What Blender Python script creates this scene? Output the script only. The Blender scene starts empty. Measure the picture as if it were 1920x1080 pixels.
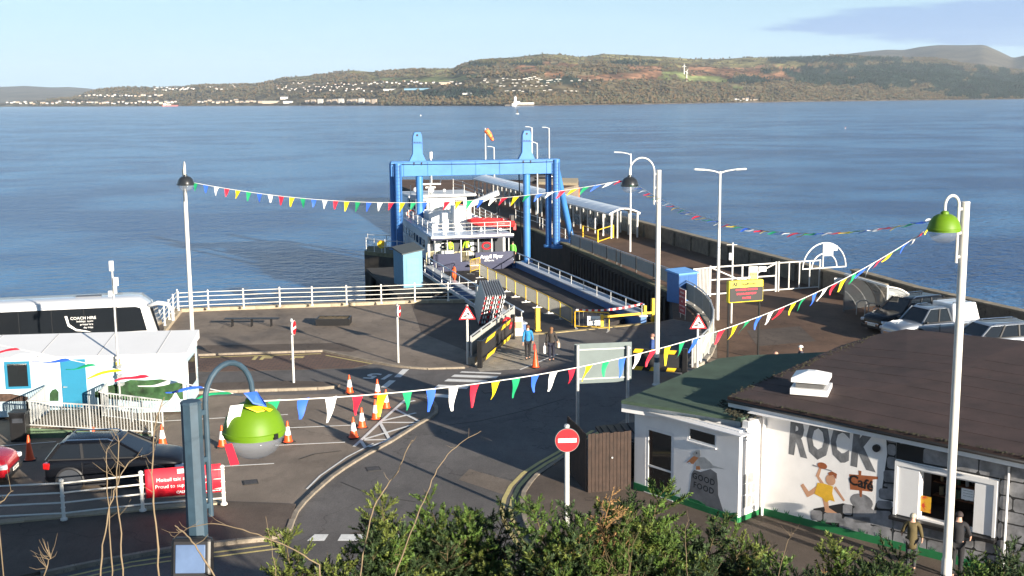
import bpy, bmesh, math, random
import numpy as np
from mathutils import Vector, Matrix, noise
random.seed(7)
C = bpy.context.scene.collection
SC = bpy.context.scene
R = math.radians
# ------------------------------------------------------------------ camera
CAMZ, PITCH, ROLL, FPX = 13.0, R(9.10), R(0.5), 2214.0
_fw = Vector((0, math.cos(PITCH), -math.sin(PITCH)))
_up0 = Vector((0, math.sin(PITCH), math.cos(PITCH)))
_rt0 = Vector((1, 0, 0))
_rt = _rt0*math.cos(ROLL) - _up0*math.sin(ROLL)
_up = _up0*math.cos(ROLL) + _rt0*math.sin(ROLL)
CAM = Vector((0, 0, CAMZ))
cd = bpy.data.cameras.new('camera'); cam = bpy.data.objects.new('camera', cd); C.objects.link(cam)
cd.sensor_width = 36; cd.lens = FPX/1920*36; cd.clip_start = 0.1; cd.clip_end = 60000
mm = Matrix.Identity(4)
for i in range(3):
    mm[i][0] = _rt[i]; mm[i][1] = _up[i]; mm[i][2] = -_fw[i]; mm[i][3] = CAM[i]
cam.matrix_world = mm
SC.camera = cam
# ------------------------------------------------------------------ light
SUN_AZ, SUN_EL = R(142), R(13.0)          # azimuth clockwise from +Y
wd = bpy.data.worlds.new('World'); SC.world = wd; wd.use_nodes = True
sl = bpy.data.lights.new('sun', 'SUN'); so = bpy.data.objects.new('sun', sl); C.objects.link(so)
sl.energy = 5.0; sl.angle = R(0.5); sl.color = (1.0, 0.89, 0.74)
sdir = Vector((math.sin(SUN_AZ)*math.cos(SUN_EL), math.cos(SUN_AZ)*math.cos(SUN_EL), math.sin(SUN_EL)))
so.rotation_euler = sdir.to_track_quat('Z', 'Y').to_euler(); so.location = sdir*60
SC.view_settings.view_transform = 'Standard'; SC.view_settings.look = 'None'
SC.view_settings.exposure = 1.4; SC.view_settings.gamma = 1.0; SC.view_settings.use_curve_mapping = False
SC.cycles.max_bounces = 6; SC.cycles.diffuse_bounces = 3; SC.cycles.glossy_bounces = 3
SC.cycles.transparent_max_bounces = 12; SC.cycles.volume_bounces = 0
def build_world():
    nt = wd.node_tree; N = nt.nodes; L = nt.links; N.clear()
    out = N.new('ShaderNodeOutputWorld'); bg = N.new('ShaderNodeBackground'); bg.inputs[1].default_value = 0.05
    sky = N.new('ShaderNodeTexSky'); sky.sky_type = 'NISHITA'; sky.sun_disc = False
    sky.sun_elevation = SUN_EL; sky.sun_rotation = SUN_AZ; sky.air_density = 1.0; sky.dust_density = 0.15; sky.ozone_density = 3.5
    tc = N.new('ShaderNodeTexCoord')
    # thin cloud, stretched along the horizon, with one thicker bank low in the sky ahead and to the right
    sep = N.new('ShaderNodeSeparateXYZ'); L.new(tc.outputs['Generated'], sep.inputs[0])
    mp = N.new('ShaderNodeMapping'); mp.inputs['Scale'].default_value = (1.6, 1.6, 11.0); L.new(tc.outputs['Generated'], mp.inputs[0])
    nz = N.new('ShaderNodeTexNoise'); nz.inputs['Scale'].default_value = 3.2; nz.inputs['Detail'].default_value = 9; nz.inputs['Roughness'].default_value = .6
    L.new(mp.outputs[0], nz.inputs[0])
    def vm(op, a, b=None):
        n = N.new('ShaderNodeMath'); n.operation = op
        for i, v in enumerate((a, b)):
            if v is None: continue
            if isinstance(v, (int, float)): n.inputs[i].default_value = v
            else: L.new(v, n.inputs[i])
        return n.outputs[0]
    # bank: ellipse in direction space
    bx = vm('DIVIDE', vm('SUBTRACT', sep.outputs[0], 0.41), 0.20)
    bz = vm('DIVIDE', vm('SUBTRACT', sep.outputs[2], 0.053), 0.018)
    d2 = vm('ADD', vm('MULTIPLY', bx, bx), vm('MULTIPLY', bz, bz))
    fy = vm('GREATER_THAN', sep.outputs[1], 0)
    edge = vm('ADD', vm('MULTIPLY', vm('SUBTRACT', nz.outputs[0], .5), 4.6), vm('SUBTRACT', 1.0, d2))
    mr = N.new('ShaderNodeMapRange'); mr.inputs[1].default_value = -0.05; mr.inputs[2].default_value = 0.55; mr.interpolation_type = 'SMOOTHSTEP'
    L.new(vm('MINIMUM', edge, vm('SUBTRACT', 3.2, d2)), mr.inputs[0])
    bank = vm('MULTIPLY', vm('MULTIPLY', mr.outputs[0], fy), .95)
    m1 = N.new('ShaderNodeMix'); m1.data_type = 'RGBA'; L.new(bank, m1.inputs['Factor']); L.new(sky.outputs[0], m1.inputs['A'])
    m1.inputs['B'].default_value = (2.7, 4.1, 6.6, 1)
    # wisps everywhere
    mr2 = N.new('ShaderNodeMapRange'); mr2.inputs[1].default_value = .48; mr2.inputs[2].default_value = .75; mr2.inputs[4].default_value = .35
    mp2 = N.new('ShaderNodeMapping'); mp2.inputs['Scale'].default_value = (1.0, 1.0, 9.0); mp2.inputs['Location'].default_value = (3, 1, .3); L.new(tc.outputs['Generated'], mp2.inputs[0])
    nz2 = N.new('ShaderNodeTexNoise'); nz2.inputs['Scale'].default_value = 4; nz2.inputs['Detail'].default_value = 6; L.new(mp2.outputs[0], nz2.inputs[0])
    L.new(nz2.outputs[0], mr2.inputs[0])
    m2 = N.new('ShaderNodeMix'); m2.data_type = 'RGBA'; L.new(mr2.outputs[0], m2.inputs['Factor']); L.new(m1.outputs['Result'], m2.inputs['A'])
    m2.inputs['B'].default_value = (5.4, 7.4, 9.3, 1)
    # pale blue air low over the whole horizon
    mr3 = N.new('ShaderNodeMapRange'); mr3.inputs[1].default_value = -.02; mr3.inputs[2].default_value = .22; mr3.inputs[3].default_value = .85; mr3.inputs[4].default_value = 0; mr3.interpolation_type = 'SMOOTHSTEP'
    L.new(sep.outputs[2], mr3.inputs[0])
    m3 = N.new('ShaderNodeMix'); m3.data_type = 'RGBA'; L.new(mr3.outputs[0], m3.inputs['Factor']); L.new(sky.outputs[0], m3.inputs['A']); m3.inputs['B'].default_value = (4.7, 7.0, 9.1, 1)
    L.new(m3.outputs['Result'], m1.inputs['A'])
    L.new(m2.outputs['Result'], bg.inputs[0]); L.new(bg.outputs[0], out.inputs[0])
build_world()

# ------------------------------------------------------------------ pixel -> place helpers
def ray(x, y):
    return (_fw + _rt*((x-960)/FPX) + _up*((540-y)/FPX))
def P(x, y, z=0.0):
    d = ray(x, y); t = (z-CAMZ)/d.z; return CAM + d*t
def V(x, y, Y):
    d = ray(x, y); return CAM + d*(Y/d.y)
def pix(p):
    d = Vector(p)-CAM; w = d.dot(_fw); return 960+FPX*d.dot(_rt)/w, 540-FPX*d.dot(_up)/w
PU = Vector((-math.sin(R(15.5)), math.cos(R(15.5)), 0)); PV = Vector((math.cos(R(15.5)), math.sin(R(15.5)), 0))
PROT = R(15.5)
def Q(u, v, z=0.0): return PU*u + PV*v + Vector((0, 0, z))
# ------------------------------------------------------------------ materials
MATS = {}
def M(name, col=(.5, .5, .5), rough=.6, metal=0.0, var=.12, scale=3.0, bump=0.0, bscale=40.0, col2=None, thr=.55, emit=None, estr=0, trans=0, spec=None, coat=0, alpha=1):
    if name in MATS: return MATS[name]
    m = bpy.data.materials.new(name); MATS[name] = m; m.use_nodes = True
    nt = m.node_tree; N = nt.nodes; L = nt.links
    b = N['Principled BSDF']
    b.inputs['Roughness'].default_value = rough; b.inputs['Metallic'].default_value = metal
    if spec is not None: b.inputs['Specular IOR Level'].default_value = spec
    if coat: b.inputs['Coat Weight'].default_value = coat; b.inputs['Coat Roughness'].default_value = .05
    if trans: b.inputs['Transmission Weight'].default_value = trans
    if alpha < 1: b.inputs['Alpha'].default_value = alpha
    c = tuple(col)+(1,)
    b.inputs['Base Color'].default_value = c
    if emit: b.inputs['Emission Color'].default_value = tuple(emit)+(1,); b.inputs['Emission Strength'].default_value = estr
    tc = None
    if var or bump or col2:
        tc = N.new('ShaderNodeTexCoord')
    if var or col2:
        nz = N.new('ShaderNodeTexNoise'); nz.inputs['Scale'].default_value = scale; nz.inputs['Detail'].default_value = 8; nz.inputs['Roughness'].default_value = .62
        L.new(tc.outputs['Object'], nz.inputs[0])
        cr = N.new('ShaderNodeValToRGB'); L.new(nz.outputs[0], cr.inputs[0])
        e = cr.color_ramp.elements
        e[0].position = .3; e[1].position = .7
        e[0].color = tuple(k*(1-var) for k in col)+(1,); e[1].color = tuple(min(1, k*(1+var)) for k in col)+(1,)
        outc = cr.outputs[0]
        if col2:
            n2 = N.new('ShaderNodeTexNoise'); n2.inputs['Scale'].default_value = scale*2.3; n2.inputs['Detail'].default_value = 10; n2.inputs['Roughness'].default_value = .7
            L.new(tc.outputs['Object'], n2.inputs[0])
            r2 = N.new('ShaderNodeMapRange'); r2.inputs[1].default_value = thr; r2.inputs[2].default_value = thr+.1; L.new(n2.outputs[0], r2.inputs[0])
            mx = N.new('ShaderNodeMix'); mx.data_type = 'RGBA'; L.new(r2.outputs[0], mx.inputs['Factor']); L.new(outc, mx.inputs['A']); mx.inputs['B'].default_value = tuple(col2)+(1,)
            outc = mx.outputs['Result']
        L.new(outc, b.inputs['Base Color'])
    if bump:
        n3 = N.new('ShaderNodeTexNoise'); n3.inputs['Scale'].default_value = bscale; n3.inputs['Detail'].default_value = 5
        L.new(tc.outputs['Object'], n3.inputs[0])
        bp = N.new('ShaderNodeBump'); bp.inputs['Strength'].default_value = bump; bp.inputs['Distance'].default_value = .02
        L.new(n3.outputs[0], bp.inputs['Height']); L.new(bp.outputs[0], b.inputs['Normal'])
    return m
# ------------------------------------------------------------------ mesh helpers
class MB:
    def __init__(s): s.v = []; s.f = []; s.sm = False
    def add(s, vs, fs):
        o = len(s.v); s.v += [tuple(v) for v in vs]; s.f += [tuple(i+o for i in f) for f in fs]; return s
    def box(s, c, d, rz=0, rx=0, ry=0):
        mt = Matrix.Translation(c) @ Matrix.Rotation(rz, 4, 'Z') @ Matrix.Rotation(ry, 4, 'Y') @ Matrix.Rotation(rx, 4, 'X')
        a, b, e = d[0]/2, d[1]/2, d[2]/2
        vs = [mt @ Vector(p) for p in ((-a,-b,-e),(a,-b,-e),(a,b,-e),(-a,b,-e),(-a,-b,e),(a,-b,e),(a,b,e),(-a,b,e))]
        return s.add(vs, [(0,3,2,1),(4,5,6,7),(0,1,5,4),(1,2,6,5),(2,3,7,6),(3,0,4,7)])
    def hexa(s, p):   # 8 points bottom 4 (ccw) top 4
        return s.add(p, [(0,3,2,1),(4,5,6,7),(0,1,5,4),(1,2,6,5),(2,3,7,6),(3,0,4,7)])
    def beam(s, a, b, w, h, up=(0,0,1)):
        a = Vector(a); b = Vector(b); d = (b-a).normalized(); u = Vector(up)
        if abs(d.dot(u)) > .98: u = Vector((1, 0, 0))
        sd = d.cross(u).normalized()*(w/2); uu = sd.cross(d).normalized()*(h/2)
        ps = [a-sd-uu, a+sd-uu, b+sd-uu, b-sd-uu, a-sd+uu, a+sd+uu, b+sd+uu, b-sd+uu]
        return s.hexa(ps)
    def cyl(s, a, b, r0, r1=None, n=10, cap=True):
        r1 = r0 if r1 is None else r1
        a = Vector(a); b = Vector(b); d = (b-a).normalized(); u = Vector((0,0,1)) if abs(d.z) < .95 else Vector((1,0,0))
        x = d.cross(u).normalized(); y = d.cross(x).normalized()
        vs = []
        for (c, r) in ((a, r0), (b, r1)):
            for i in range(n):
                t = 2*math.pi*i/n; vs.append(c + x*math.cos(t)*r + y*math.sin(t)*r)
        fs = [(i, (i+1) % n, n+(i+1) % n, n+i) for i in range(n)]
        if cap: fs += [tuple(reversed(range(n))), tuple(range(n, 2*n))]
        return s.add(vs, fs)
    def tube(s, pts, r, n=8, cap=True):
        pts = [Vector(p) for p in pts]; rs = r if isinstance(r, (list, tuple)) else [r]*len(pts)
        vs = []; prev = None
        for k, p in enumerate(pts):
            d = (pts[min(k+1, len(pts)-1)]-pts[max(k-1, 0)]).normalized()
            if prev is None:
                u = Vector((0,0,1)) if abs(d.z) < .9 else Vector((1,0,0)); x = d.cross(u).normalized()
            else:
                x = (prev - d*prev.dot(d)).normalized()
            prev = x; y = d.cross(x).normalized()
            for i in range(n):
                t = 2*math.pi*i/n; vs.append(p + (x*math.cos(t)+y*math.sin(t))*rs[k])
        m = len(pts); fs = []
        for k in range(m-1):
            for i in range(n):
                fs.append((k*n+i, k*n+(i+1) % n, (k+1)*n+(i+1) % n, (k+1)*n+i))
        if cap: fs += [tuple(reversed(range(n))), tuple(range((m-1)*n, m*n))]
        return s.add(vs, fs)
    def lathe(s, prof, c=(0,0,0), n=16, axis='Z'):
        c = Vector(c); vs = []
        for (r, z) in prof:
            for i in range(n):
                t = 2*math.pi*i/n
                p = (r*math.cos(t), r*math.sin(t), z)
                if axis == 'Y': p = (p[0], p[2], p[1])
                if axis == 'X': p = (p[2], p[0], p[1])
                vs.append(c+Vector(p))
        m = len(prof); fs = []
        for k in range(m-1):
            for i in range(n): fs.append((k*n+i, k*n+(i+1) % n, (k+1)*n+(i+1) % n, (k+1)*n+i))
        fs += [tuple(reversed(range(n))), tuple(range((m-1)*n, m*n))]
        return s.add(vs, fs)
    def prism(s, poly, z0, z1):
        n = len(poly)
        a = sum(poly[i][0]*poly[(i+1) % n][1]-poly[(i+1) % n][0]*poly[i][1] for i in range(n))
        if a < 0: poly = list(reversed(poly))
        vs = [(p[0], p[1], z0) for p in poly]+[(p[0], p[1], z1) for p in poly]
        fs = [tuple(reversed(range(n))), tuple(range(n, 2*n))]+[(i, (i+1) % n, n+(i+1) % n, n+i) for i in range(n)]
        return s.add(vs, fs)
    def poly(s, pts): return s.add(pts, [tuple(range(len(pts)))])
    def slab(s, poly3, off):   # planar polygon of 3-D points extruded by vector off
        n = len(poly3); off = Vector(off); a = [Vector(p) for p in poly3]; b = [p+off for p in a]
        return s.add(a+b, [tuple(reversed(range(n))), tuple(range(n, 2*n))]+[(i, (i+1) % n, n+(i+1) % n, n+i) for i in range(n)])
    def sph(s, c, r, sc=(1,1,1), n=10, m=7, z0=-1.0, z1=1.0):
        c = Vector(c); prof = []
        a0 = math.asin(z0); a1 = math.asin(z1)
        for k in range(m+1):
            a = a0+(a1-a0)*k/m; prof.append((max(1e-4, math.cos(a)*r), math.sin(a)*r))
        o = len(s.v); s.lathe(prof, (0,0,0), n)
        for i in range(o, len(s.v)):
            v = s.v[i]; s.v[i] = (v[0]*sc[0]+c[0], v[1]*sc[1]+c[1], v[2]*sc[2]+c[2])
        return s
    def xform(s, mt):
        s.v = [tuple(mt @ Vector(v)) for v in s.v]; return s
    def build(s, name, mat, parent=None, smooth=False, world=False, fixn=True, bevel=0):
        me = bpy.data.meshes.new(name); me.from_pydata(s.v, [], s.f); me.update()
        if fixn:
            bm = bmesh.new(); bm.from_mesh(me); bmesh.ops.recalc_face_normals(bm, faces=bm.faces); bm.to_mesh(me); bm.free()
        if smooth:
            me.polygons.foreach_set('use_smooth', [True]*len(me.polygons))
            if smooth == 'a':
                try: me.set_sharp_from_angle(angle=R(35))
                except Exception: pass
        me.materials.append(mat)
        o = bpy.data.objects.new(name, me); C.objects.link(o)
        if bevel:
            bv = o.modifiers.new('b', 'BEVEL'); bv.width = bevel; bv.segments = 2; bv.limit_method = 'ANGLE'
        if parent is not None:
            o.parent = parent
            if world: o.matrix_parent_inverse = wm(parent).inverted()
        return o
def wm(o):
    m = Matrix.Translation(o.location) @ o.rotation_euler.to_matrix().to_4x4() @ Matrix.Diagonal((*o.scale, 1))
    if o.parent: m = wm(o.parent) @ o.matrix_parent_inverse @ m
    return m
def tag(o, label=None, cat=None, group=None, kind=None):
    if label: o['label'] = label
    if cat: o['category'] = cat
    if group: o['group'] = group
    if kind: o['kind'] = kind
    return o
def thing(name, label, cat, loc=(0,0,0), rz=0, group=None, scale=1):
    o = bpy.data.objects.new(name, None); C.objects.link(o); o.empty_display_size = .3
    o.location = loc; o.rotation_euler = (0, 0, rz); o.scale = (scale,)*3
    return tag(o, label, cat, group)
KIDS = {}
def copy_tree(o, parent=None):
    c = o.copy(); C.objects.link(c)
    if parent is not None: c.parent = parent; c.matrix_parent_inverse = o.matrix_parent_inverse.copy()
    for ch in list(o.children): copy_tree(ch, c)
    return c
def place(o, loc, rz=None, label=None, group=None, scale=None):
    o.location = loc
    if rz is not None: o.rotation_euler = (0, 0, rz)
    if label: o['label'] = label
    if group: o['group'] = group
    if scale: o.scale = (scale,)*3
    return o
def struct(name, mb, mat, parent=None, **k):
    o = mb.build(name, mat, parent, **k)
    if parent is None: o['kind'] = 'structure'
    return o
def inst(src, name, parent, loc=(0,0,0), rot=(0,0,0), scale=(1,1,1)):
    o = bpy.data.objects.new(name, src.data if hasattr(src, 'data') else src); C.objects.link(o)
    o.parent = parent; o.location = loc; o.rotation_euler = rot; o.scale = scale
    return o
def text(body, size, mat, parent, name='lettering', loc=(0,0,0), rot=(0,0,0), ext=.004, bold=0, align='CENTER', world=False, sx=1.0, spacing=1.0):
    cu = bpy.data.curves.new(name, 'FONT'); cu.body = body; cu.size = size; cu.extrude = ext; cu.offset = bold
    cu.align_x = align; cu.align_y = 'CENTER'; cu.resolution_u = 2; cu.space_character = spacing
    cu.materials.append(mat)
    o = bpy.data.objects.new(name, cu); C.objects.link(o)
    o.parent = parent; o.location = loc; o.rotation_euler = rot; o.scale = (sx, 1, 1)
    if world and parent: o.matrix_parent_inverse = wm(parent).inverted()
    return o
def lerp(a, b, t): return a+(b-a)*t
def interp(tab, x):
    return float(np.interp(x, [p[0] for p in tab], [p[1] for p in tab]))
# ================================================================== SEA, FAR SHORE
SEA = -4.0
def sea_mat():
    m = bpy.data.materials.new('sea water'); m.use_nodes = True; nt = m.node_tree; N = nt.nodes; L = nt.links
    b = N['Principled BSDF']; b.inputs['Roughness'].default_value = .16; b.inputs['IOR'].default_value = 1.33
    tc = N.new('ShaderNodeTexCoord')
    def noi(sc, det, scl=(1,1,1), rot=0, rough=.55):
        mp = N.new('ShaderNodeMapping'); mp.inputs['Scale'].default_value = scl; mp.inputs['Rotation'].default_value = (0,0,rot); L.new(tc.outputs['Object'], mp.inputs[0])
        n = N.new('ShaderNodeTexNoise'); n.inputs['Scale'].default_value = sc; n.inputs['Detail'].default_value = det; n.inputs['Roughness'].default_value = rough
        L.new(mp.outputs[0], n.inputs[0]); return n.outputs[0]
    big = noi(.006, 4, (1, 1.5, 1), R(20)); mid = noi(.03, 6, (1, 1.1, 1), R(-12))
    w1 = noi(.55, 5, (.9, 1.05, 1), R(15), .62); w2 = noi(1.2, 3, (1, 1.1, 1), R(-20), .6); w3 = noi(.10, 4, (1, 1.3, 1), R(8))
    mx = N.new('ShaderNodeMix'); mx.data_type = 'RGBA'
    ad = N.new('ShaderNodeMath'); ad.operation = 'ADD'; L.new(big, ad.inputs[0]); L.new(mid, ad.inputs[1])
    mr = N.new('ShaderNodeMapRange'); mr.inputs[1].default_value = .88; mr.inputs[2].default_value = 1.12; L.new(ad.outputs[0], mr.inputs[0])
    L.new(mr.outputs[0], mx.inputs['Factor'])
    mx.inputs['A'].default_value = (.010, .062, .19, 1); mx.inputs['B'].default_value = (.045, .165, .35, 1)
    L.new(mx.outputs['Result'], b.inputs['Base Color'])
    # wave height: chop everywhere, gusts make it stronger
    s = N.new('ShaderNodeMath'); s.operation = 'MULTIPLY'; L.new(w1, s.inputs[0]); s.inputs[1].default_value = 1.0
    s2 = N.new('ShaderNodeMath'); s2.operation = 'MULTIPLY_ADD'; L.new(w2, s2.inputs[0]); s2.inputs[1].default_value = .55; L.new(s.outputs[0], s2.inputs[2])
    s3 = N.new('ShaderNodeMath'); s3.operation = 'MULTIPLY_ADD'; L.new(w3, s3.inputs[0]); s3.inputs[1].default_value = 1.0; L.new(s2.outputs[0], s3.inputs[2])
    bp = N.new('ShaderNodeBump'); bp.inputs['Distance'].default_value = .95
    st = N.new('ShaderNodeMapRange'); st.inputs[1].default_value = .75; st.inputs[2].default_value = 1.25; st.inputs[3].default_value = .95; st.inputs[4].default_value = .45
    L.new(ad.outputs[0], st.inputs[0]); L.new(st.outputs[0], bp.inputs['Strength'])
    L.new(s3.outputs[0], bp.inputs['Height']); L.new(bp.outputs[0], b.inputs['Normal'])
    return m
mb = MB()
mb.add([(-14000, 20, SEA), (14000, 20, SEA), (14000, 16000, SEA), (-14000, 16000, SEA)], [(0,1,2,3)])
sea = struct('sea', mb, sea_mat())

SHORE = [(-700, 7200), (0, 6600), (150, 5600), (400, 4700), (560, 4100), (700, 3600), (850, 3100), (970, 2850), (1200, 3100), (1440, 3700), (1700, 4300), (1920, 4700), (2600, 5400)]
RIDGE = [(-700, 192), (0, 193.5), (40, 191), (90, 187), (140, 182), (160, 175), (185, 167), (220, 163.5), (330, 164), (380, 159), (480, 158), (540, 146), (600, 140), (660, 132), (700, 135), (760, 130), (850, 128), (868, 119), (900, 111), (960, 108), (1020, 101), (1060, 103), (1085, 107), (1100, 106), (1130, 101), (1200, 105), (1250, 107), (1300, 111), (1345, 111), (1400, 108), (1500, 109), (1560, 104), (1620, 106), (1700, 108), (1750, 109), (1800, 118), (1860, 125), (1920, 132), (2600, 120)]
DEPTHW = [(-700, 500), (0, 500), (160, 900), (500, 1600), (900, 2000), (1300, 2300), (1700, 2600), (2600, 3000)]
def az_dir(x):
    d = ray(x, 190.0); d.z = 0; return d.normalized()
def hor_y(x):
    d = az_dir(x); return pix(CAM+d*1e6)[1]
_cache = {}
def col_info(x):
    k = round(x, 2)
    if k not in _cache:
        d = az_dir(x); ds = interp(SHORE, x); w = interp(DEPTHW, x)
        dr = ds+w
        dd = ray(x, interp(RIDGE, x)); dd = dd/math.hypot(dd.x, dd.y)
        zr = CAMZ + dd.z*dr
        _cache[k] = (d, ds, w, zr)
    return _cache[k]
def terr(x, t):
    d, ds, w, zr = col_info(x)
    D = ds + w*t; p = d*D
    if t <= 1:
        s = min(1, t/.035); base = 3.5*s
        h = 0.30*min(1, (t/.30))**1.0 + .70*max(0, (t-.12)/.88)**.95
        env = math.sin(math.pi*min(1, max(0, t)))
        nzv = noise.fractal(Vector((p.x*.0011, p.y*.0011, 3.1)), .9, 2.1, 5)
        n2 = noise.fractal(Vector((p.x*.0045, p.y*.0045, 9.1)), .9, 2.1, 4)
        z = SEA + base + (zr-SEA-base)*max(0, min(1.02, h + .20*nzv*env + .05*n2*env))
        z += abs(n2)*2*min(1, t*12)
    else:
        z = SEA + (zr-SEA)*(1-(t-1)*1.2)
    return Vector((p.x, p.y, z))
def in_ell(x, y, cx, cy, rx, ry, wob=.35):
    n = noise.noise(Vector((x*.04, y*.12, 1.3)))*wob
    return ((x-cx)/rx)**2+((y-cy)/ry)**2 < 1+n*2
def land_class(x, y):
    # field patches lie where they lie on the far hillside
    for (cx, cy, rx, ry) in ((735, 149, 45, 3.5), (830, 149, 55, 5), (880, 143, 40, 3), (1265, 138, 30, 3.5), (1310, 147, 48, 5.5), (1255, 146, 18, 3), (1380, 165, 14, 4), (1345, 150, 25, 4)):
        if in_ell(x, y, cx, cy, rx, ry): return 'field'
    for (cx, cy, rx, ry) in ((860, 175, 70, 9), (1660, 140, 190, 22), (1860, 160, 120, 26), (1400, 150, 60, 6), (1540, 150, 30, 6), (1180, 118, 45, 3), (1000, 120, 40, 4), (900, 122, 30, 4), (1570, 112, 130, 6), (1060, 150, 40, 8)):
        if in_ell(x, y, cx, cy, rx, ry, .6): return 'conifer'
    r = interp(RIDGE, x)
    n = noise.noise(Vector((x*.02, y*.07, 5.5)))
    if x > 860 and x < 1560 and y < r+13+n*9: return 'moor'
    if x > 1290 and y < r+40 and n > -.1 and x < 1600: return 'heather'
    if 960 < x < 1240 and y < 150 and n > .05: return 'heather'
    if 500 < x < 860 and y < 152 and n > .12: return 'moor'
    return 'wood'
LCOL = {'field': (.13, .15, .055), 'conifer': (.018, .030, .022), 'moor': (.17, .15, .06), 'heather': (.19, .10, .055), 'wood': (.105, .085, .048)}
def build_terrain():
    nx, nr = 760, 84
    xs = np.linspace(-420, 2340, nx); ts = [(k/(nr-8))**1.15 for k in range(nr-7)] + [1.06, 1.14, 1.25, 1.4, 1.6, 1.8, 2.0]
    nr = len(ts)
    vs = []; cols = []
    for x in xs:
        for t in ts:
            p = terr(float(x), t); vs.append(tuple(p))
            px, py = pix(p)
            if t < .012: c = (.16, .13, .10)
            else:
                a = LCOL[land_class(px, py)]
                if x < 470: a = tuple(lerp(k, q, .3) for k, q in zip(a, (.09, .085, .045)))
                n = noise.fractal(Vector((p.x*.012, p.y*.012, p.z*.03)), .8, 2.2, 3)
                f = 1+1.3*n; c = tuple(max(.004, k*f) for k in a)
            cols += [c[0], c[1], c[2], 1.0]
    fs = [(i*nr+j, (i+1)*nr+j, (i+1)*nr+j+1, i*nr+j+1) for i in range(nx-1) for j in range(nr-1)]
    me = bpy.data.meshes.new('far_hills'); me.from_pydata(vs, [], fs); me.update()
    me.polygons.foreach_set('use_smooth', [True]*len(me.polygons))
    ca = me.color_attributes.new('land', 'FLOAT_COLOR', 'POINT'); ca.data.foreach_set('color', cols)
    m = bpy.data.materials.new('far hillside'); m.use_nodes = True; N = m.node_tree.nodes; L = m.node_tree.links; b = N['Principled BSDF']
    b.inputs['Roughness'].default_value = .95; b.inputs['Specular IOR Level'].default_value = .1
    at = N.new('ShaderNodeAttribute'); at.attribute_name = 'land'
    tc = N.new('ShaderNodeTexCoord'); nz = N.new('ShaderNodeTexNoise'); nz.inputs['Scale'].default_value = .035; nz.inputs['Detail'].default_value = 5; L.new(tc.outputs['Object'], nz.inputs[0])
    mr = N.new('ShaderNodeMapRange'); mr.inputs[1].default_value = .3; mr.inputs[2].default_value = .7; mr.inputs[3].default_value = .45; mr.inputs[4].default_value = 1.6; L.new(nz.outputs[0], mr.inputs[0])
    mx = N.new('ShaderNodeVectorMath'); mx.operation = 'SCALE'; L.new(at.outputs['Color'], mx.inputs[0]); L.new(mr.outputs[0], mx.inputs['Scale'])
    L.new(mx.outputs[0], b.inputs['Base Color'])
    me.materials.append(m); o = bpy.data.objects.new('far_hills', me); C.objects.link(o); o['kind'] = 'structure'
    return o
build_terrain()
def find_t(x, y):
    lo = None
    for k in range(0, 101):
        t = k/100; py = pix(terr(x, t))[1]
        if py <= y: return t
    return .98
# more distant ranges: left, and the big hill behind the right-hand forest
def ridge_obj(tab, D, depth, col, name):
    xs = np.linspace(tab[0][0], tab[-1][0], 150); vs = []; nr = 14
    for x in xs:
        d = az_dir(float(x)); dd = ray(float(x), interp(tab, float(x))); dd = dd/math.hypot(dd.x, dd.y); zr = CAMZ+dd.z*D
        for k in range(nr):
            t = k/(nr-3); p = d*(D-depth+depth*t)
            n = noise.fractal(Vector((p.x*.0009, p.y*.0009, 1)), .9, 2, 5)
            z = SEA + (zr-SEA)*(min(1, t)**.8)*(1+.18*n*math.sin(math.pi*min(1, t)))
            if t > 1: z = SEA+(zr-SEA)*(1-(t-1)*2)
            vs.append((p.x, p.y, z))
    mb = MB(); mb.v = vs; mb.f = [(i*nr+j, (i+1)*nr+j, (i+1)*nr+j+1, i*nr+j+1) for i in range(len(xs)-1) for j in range(nr-1)]
    return struct(name, mb, M(name+' land', col, .95, var=.45, scale=.004, spec=.1), smooth=True)
ridge_obj([(-700, 165), (-200, 158), (0, 163), (50, 161), (100, 164), (130, 163), (170, 166), (215, 176), (260, 192), (300, 196)], 12500, 3000, (.10, .085, .06), 'distant_hills')
ridge_obj([(1400, 150), (1500, 118), (1565, 103.5), (1620, 97), (1660, 93), (1690, 94), (1720, 88), (1755, 84.5), (1800, 85), (1840, 84), (1870, 97), (1895, 109), (1920, 103), (1990, 90), (2300, 100), (2600, 130)], 9800, 2600, (.032, .036, .024), 'distant_hills')

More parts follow.
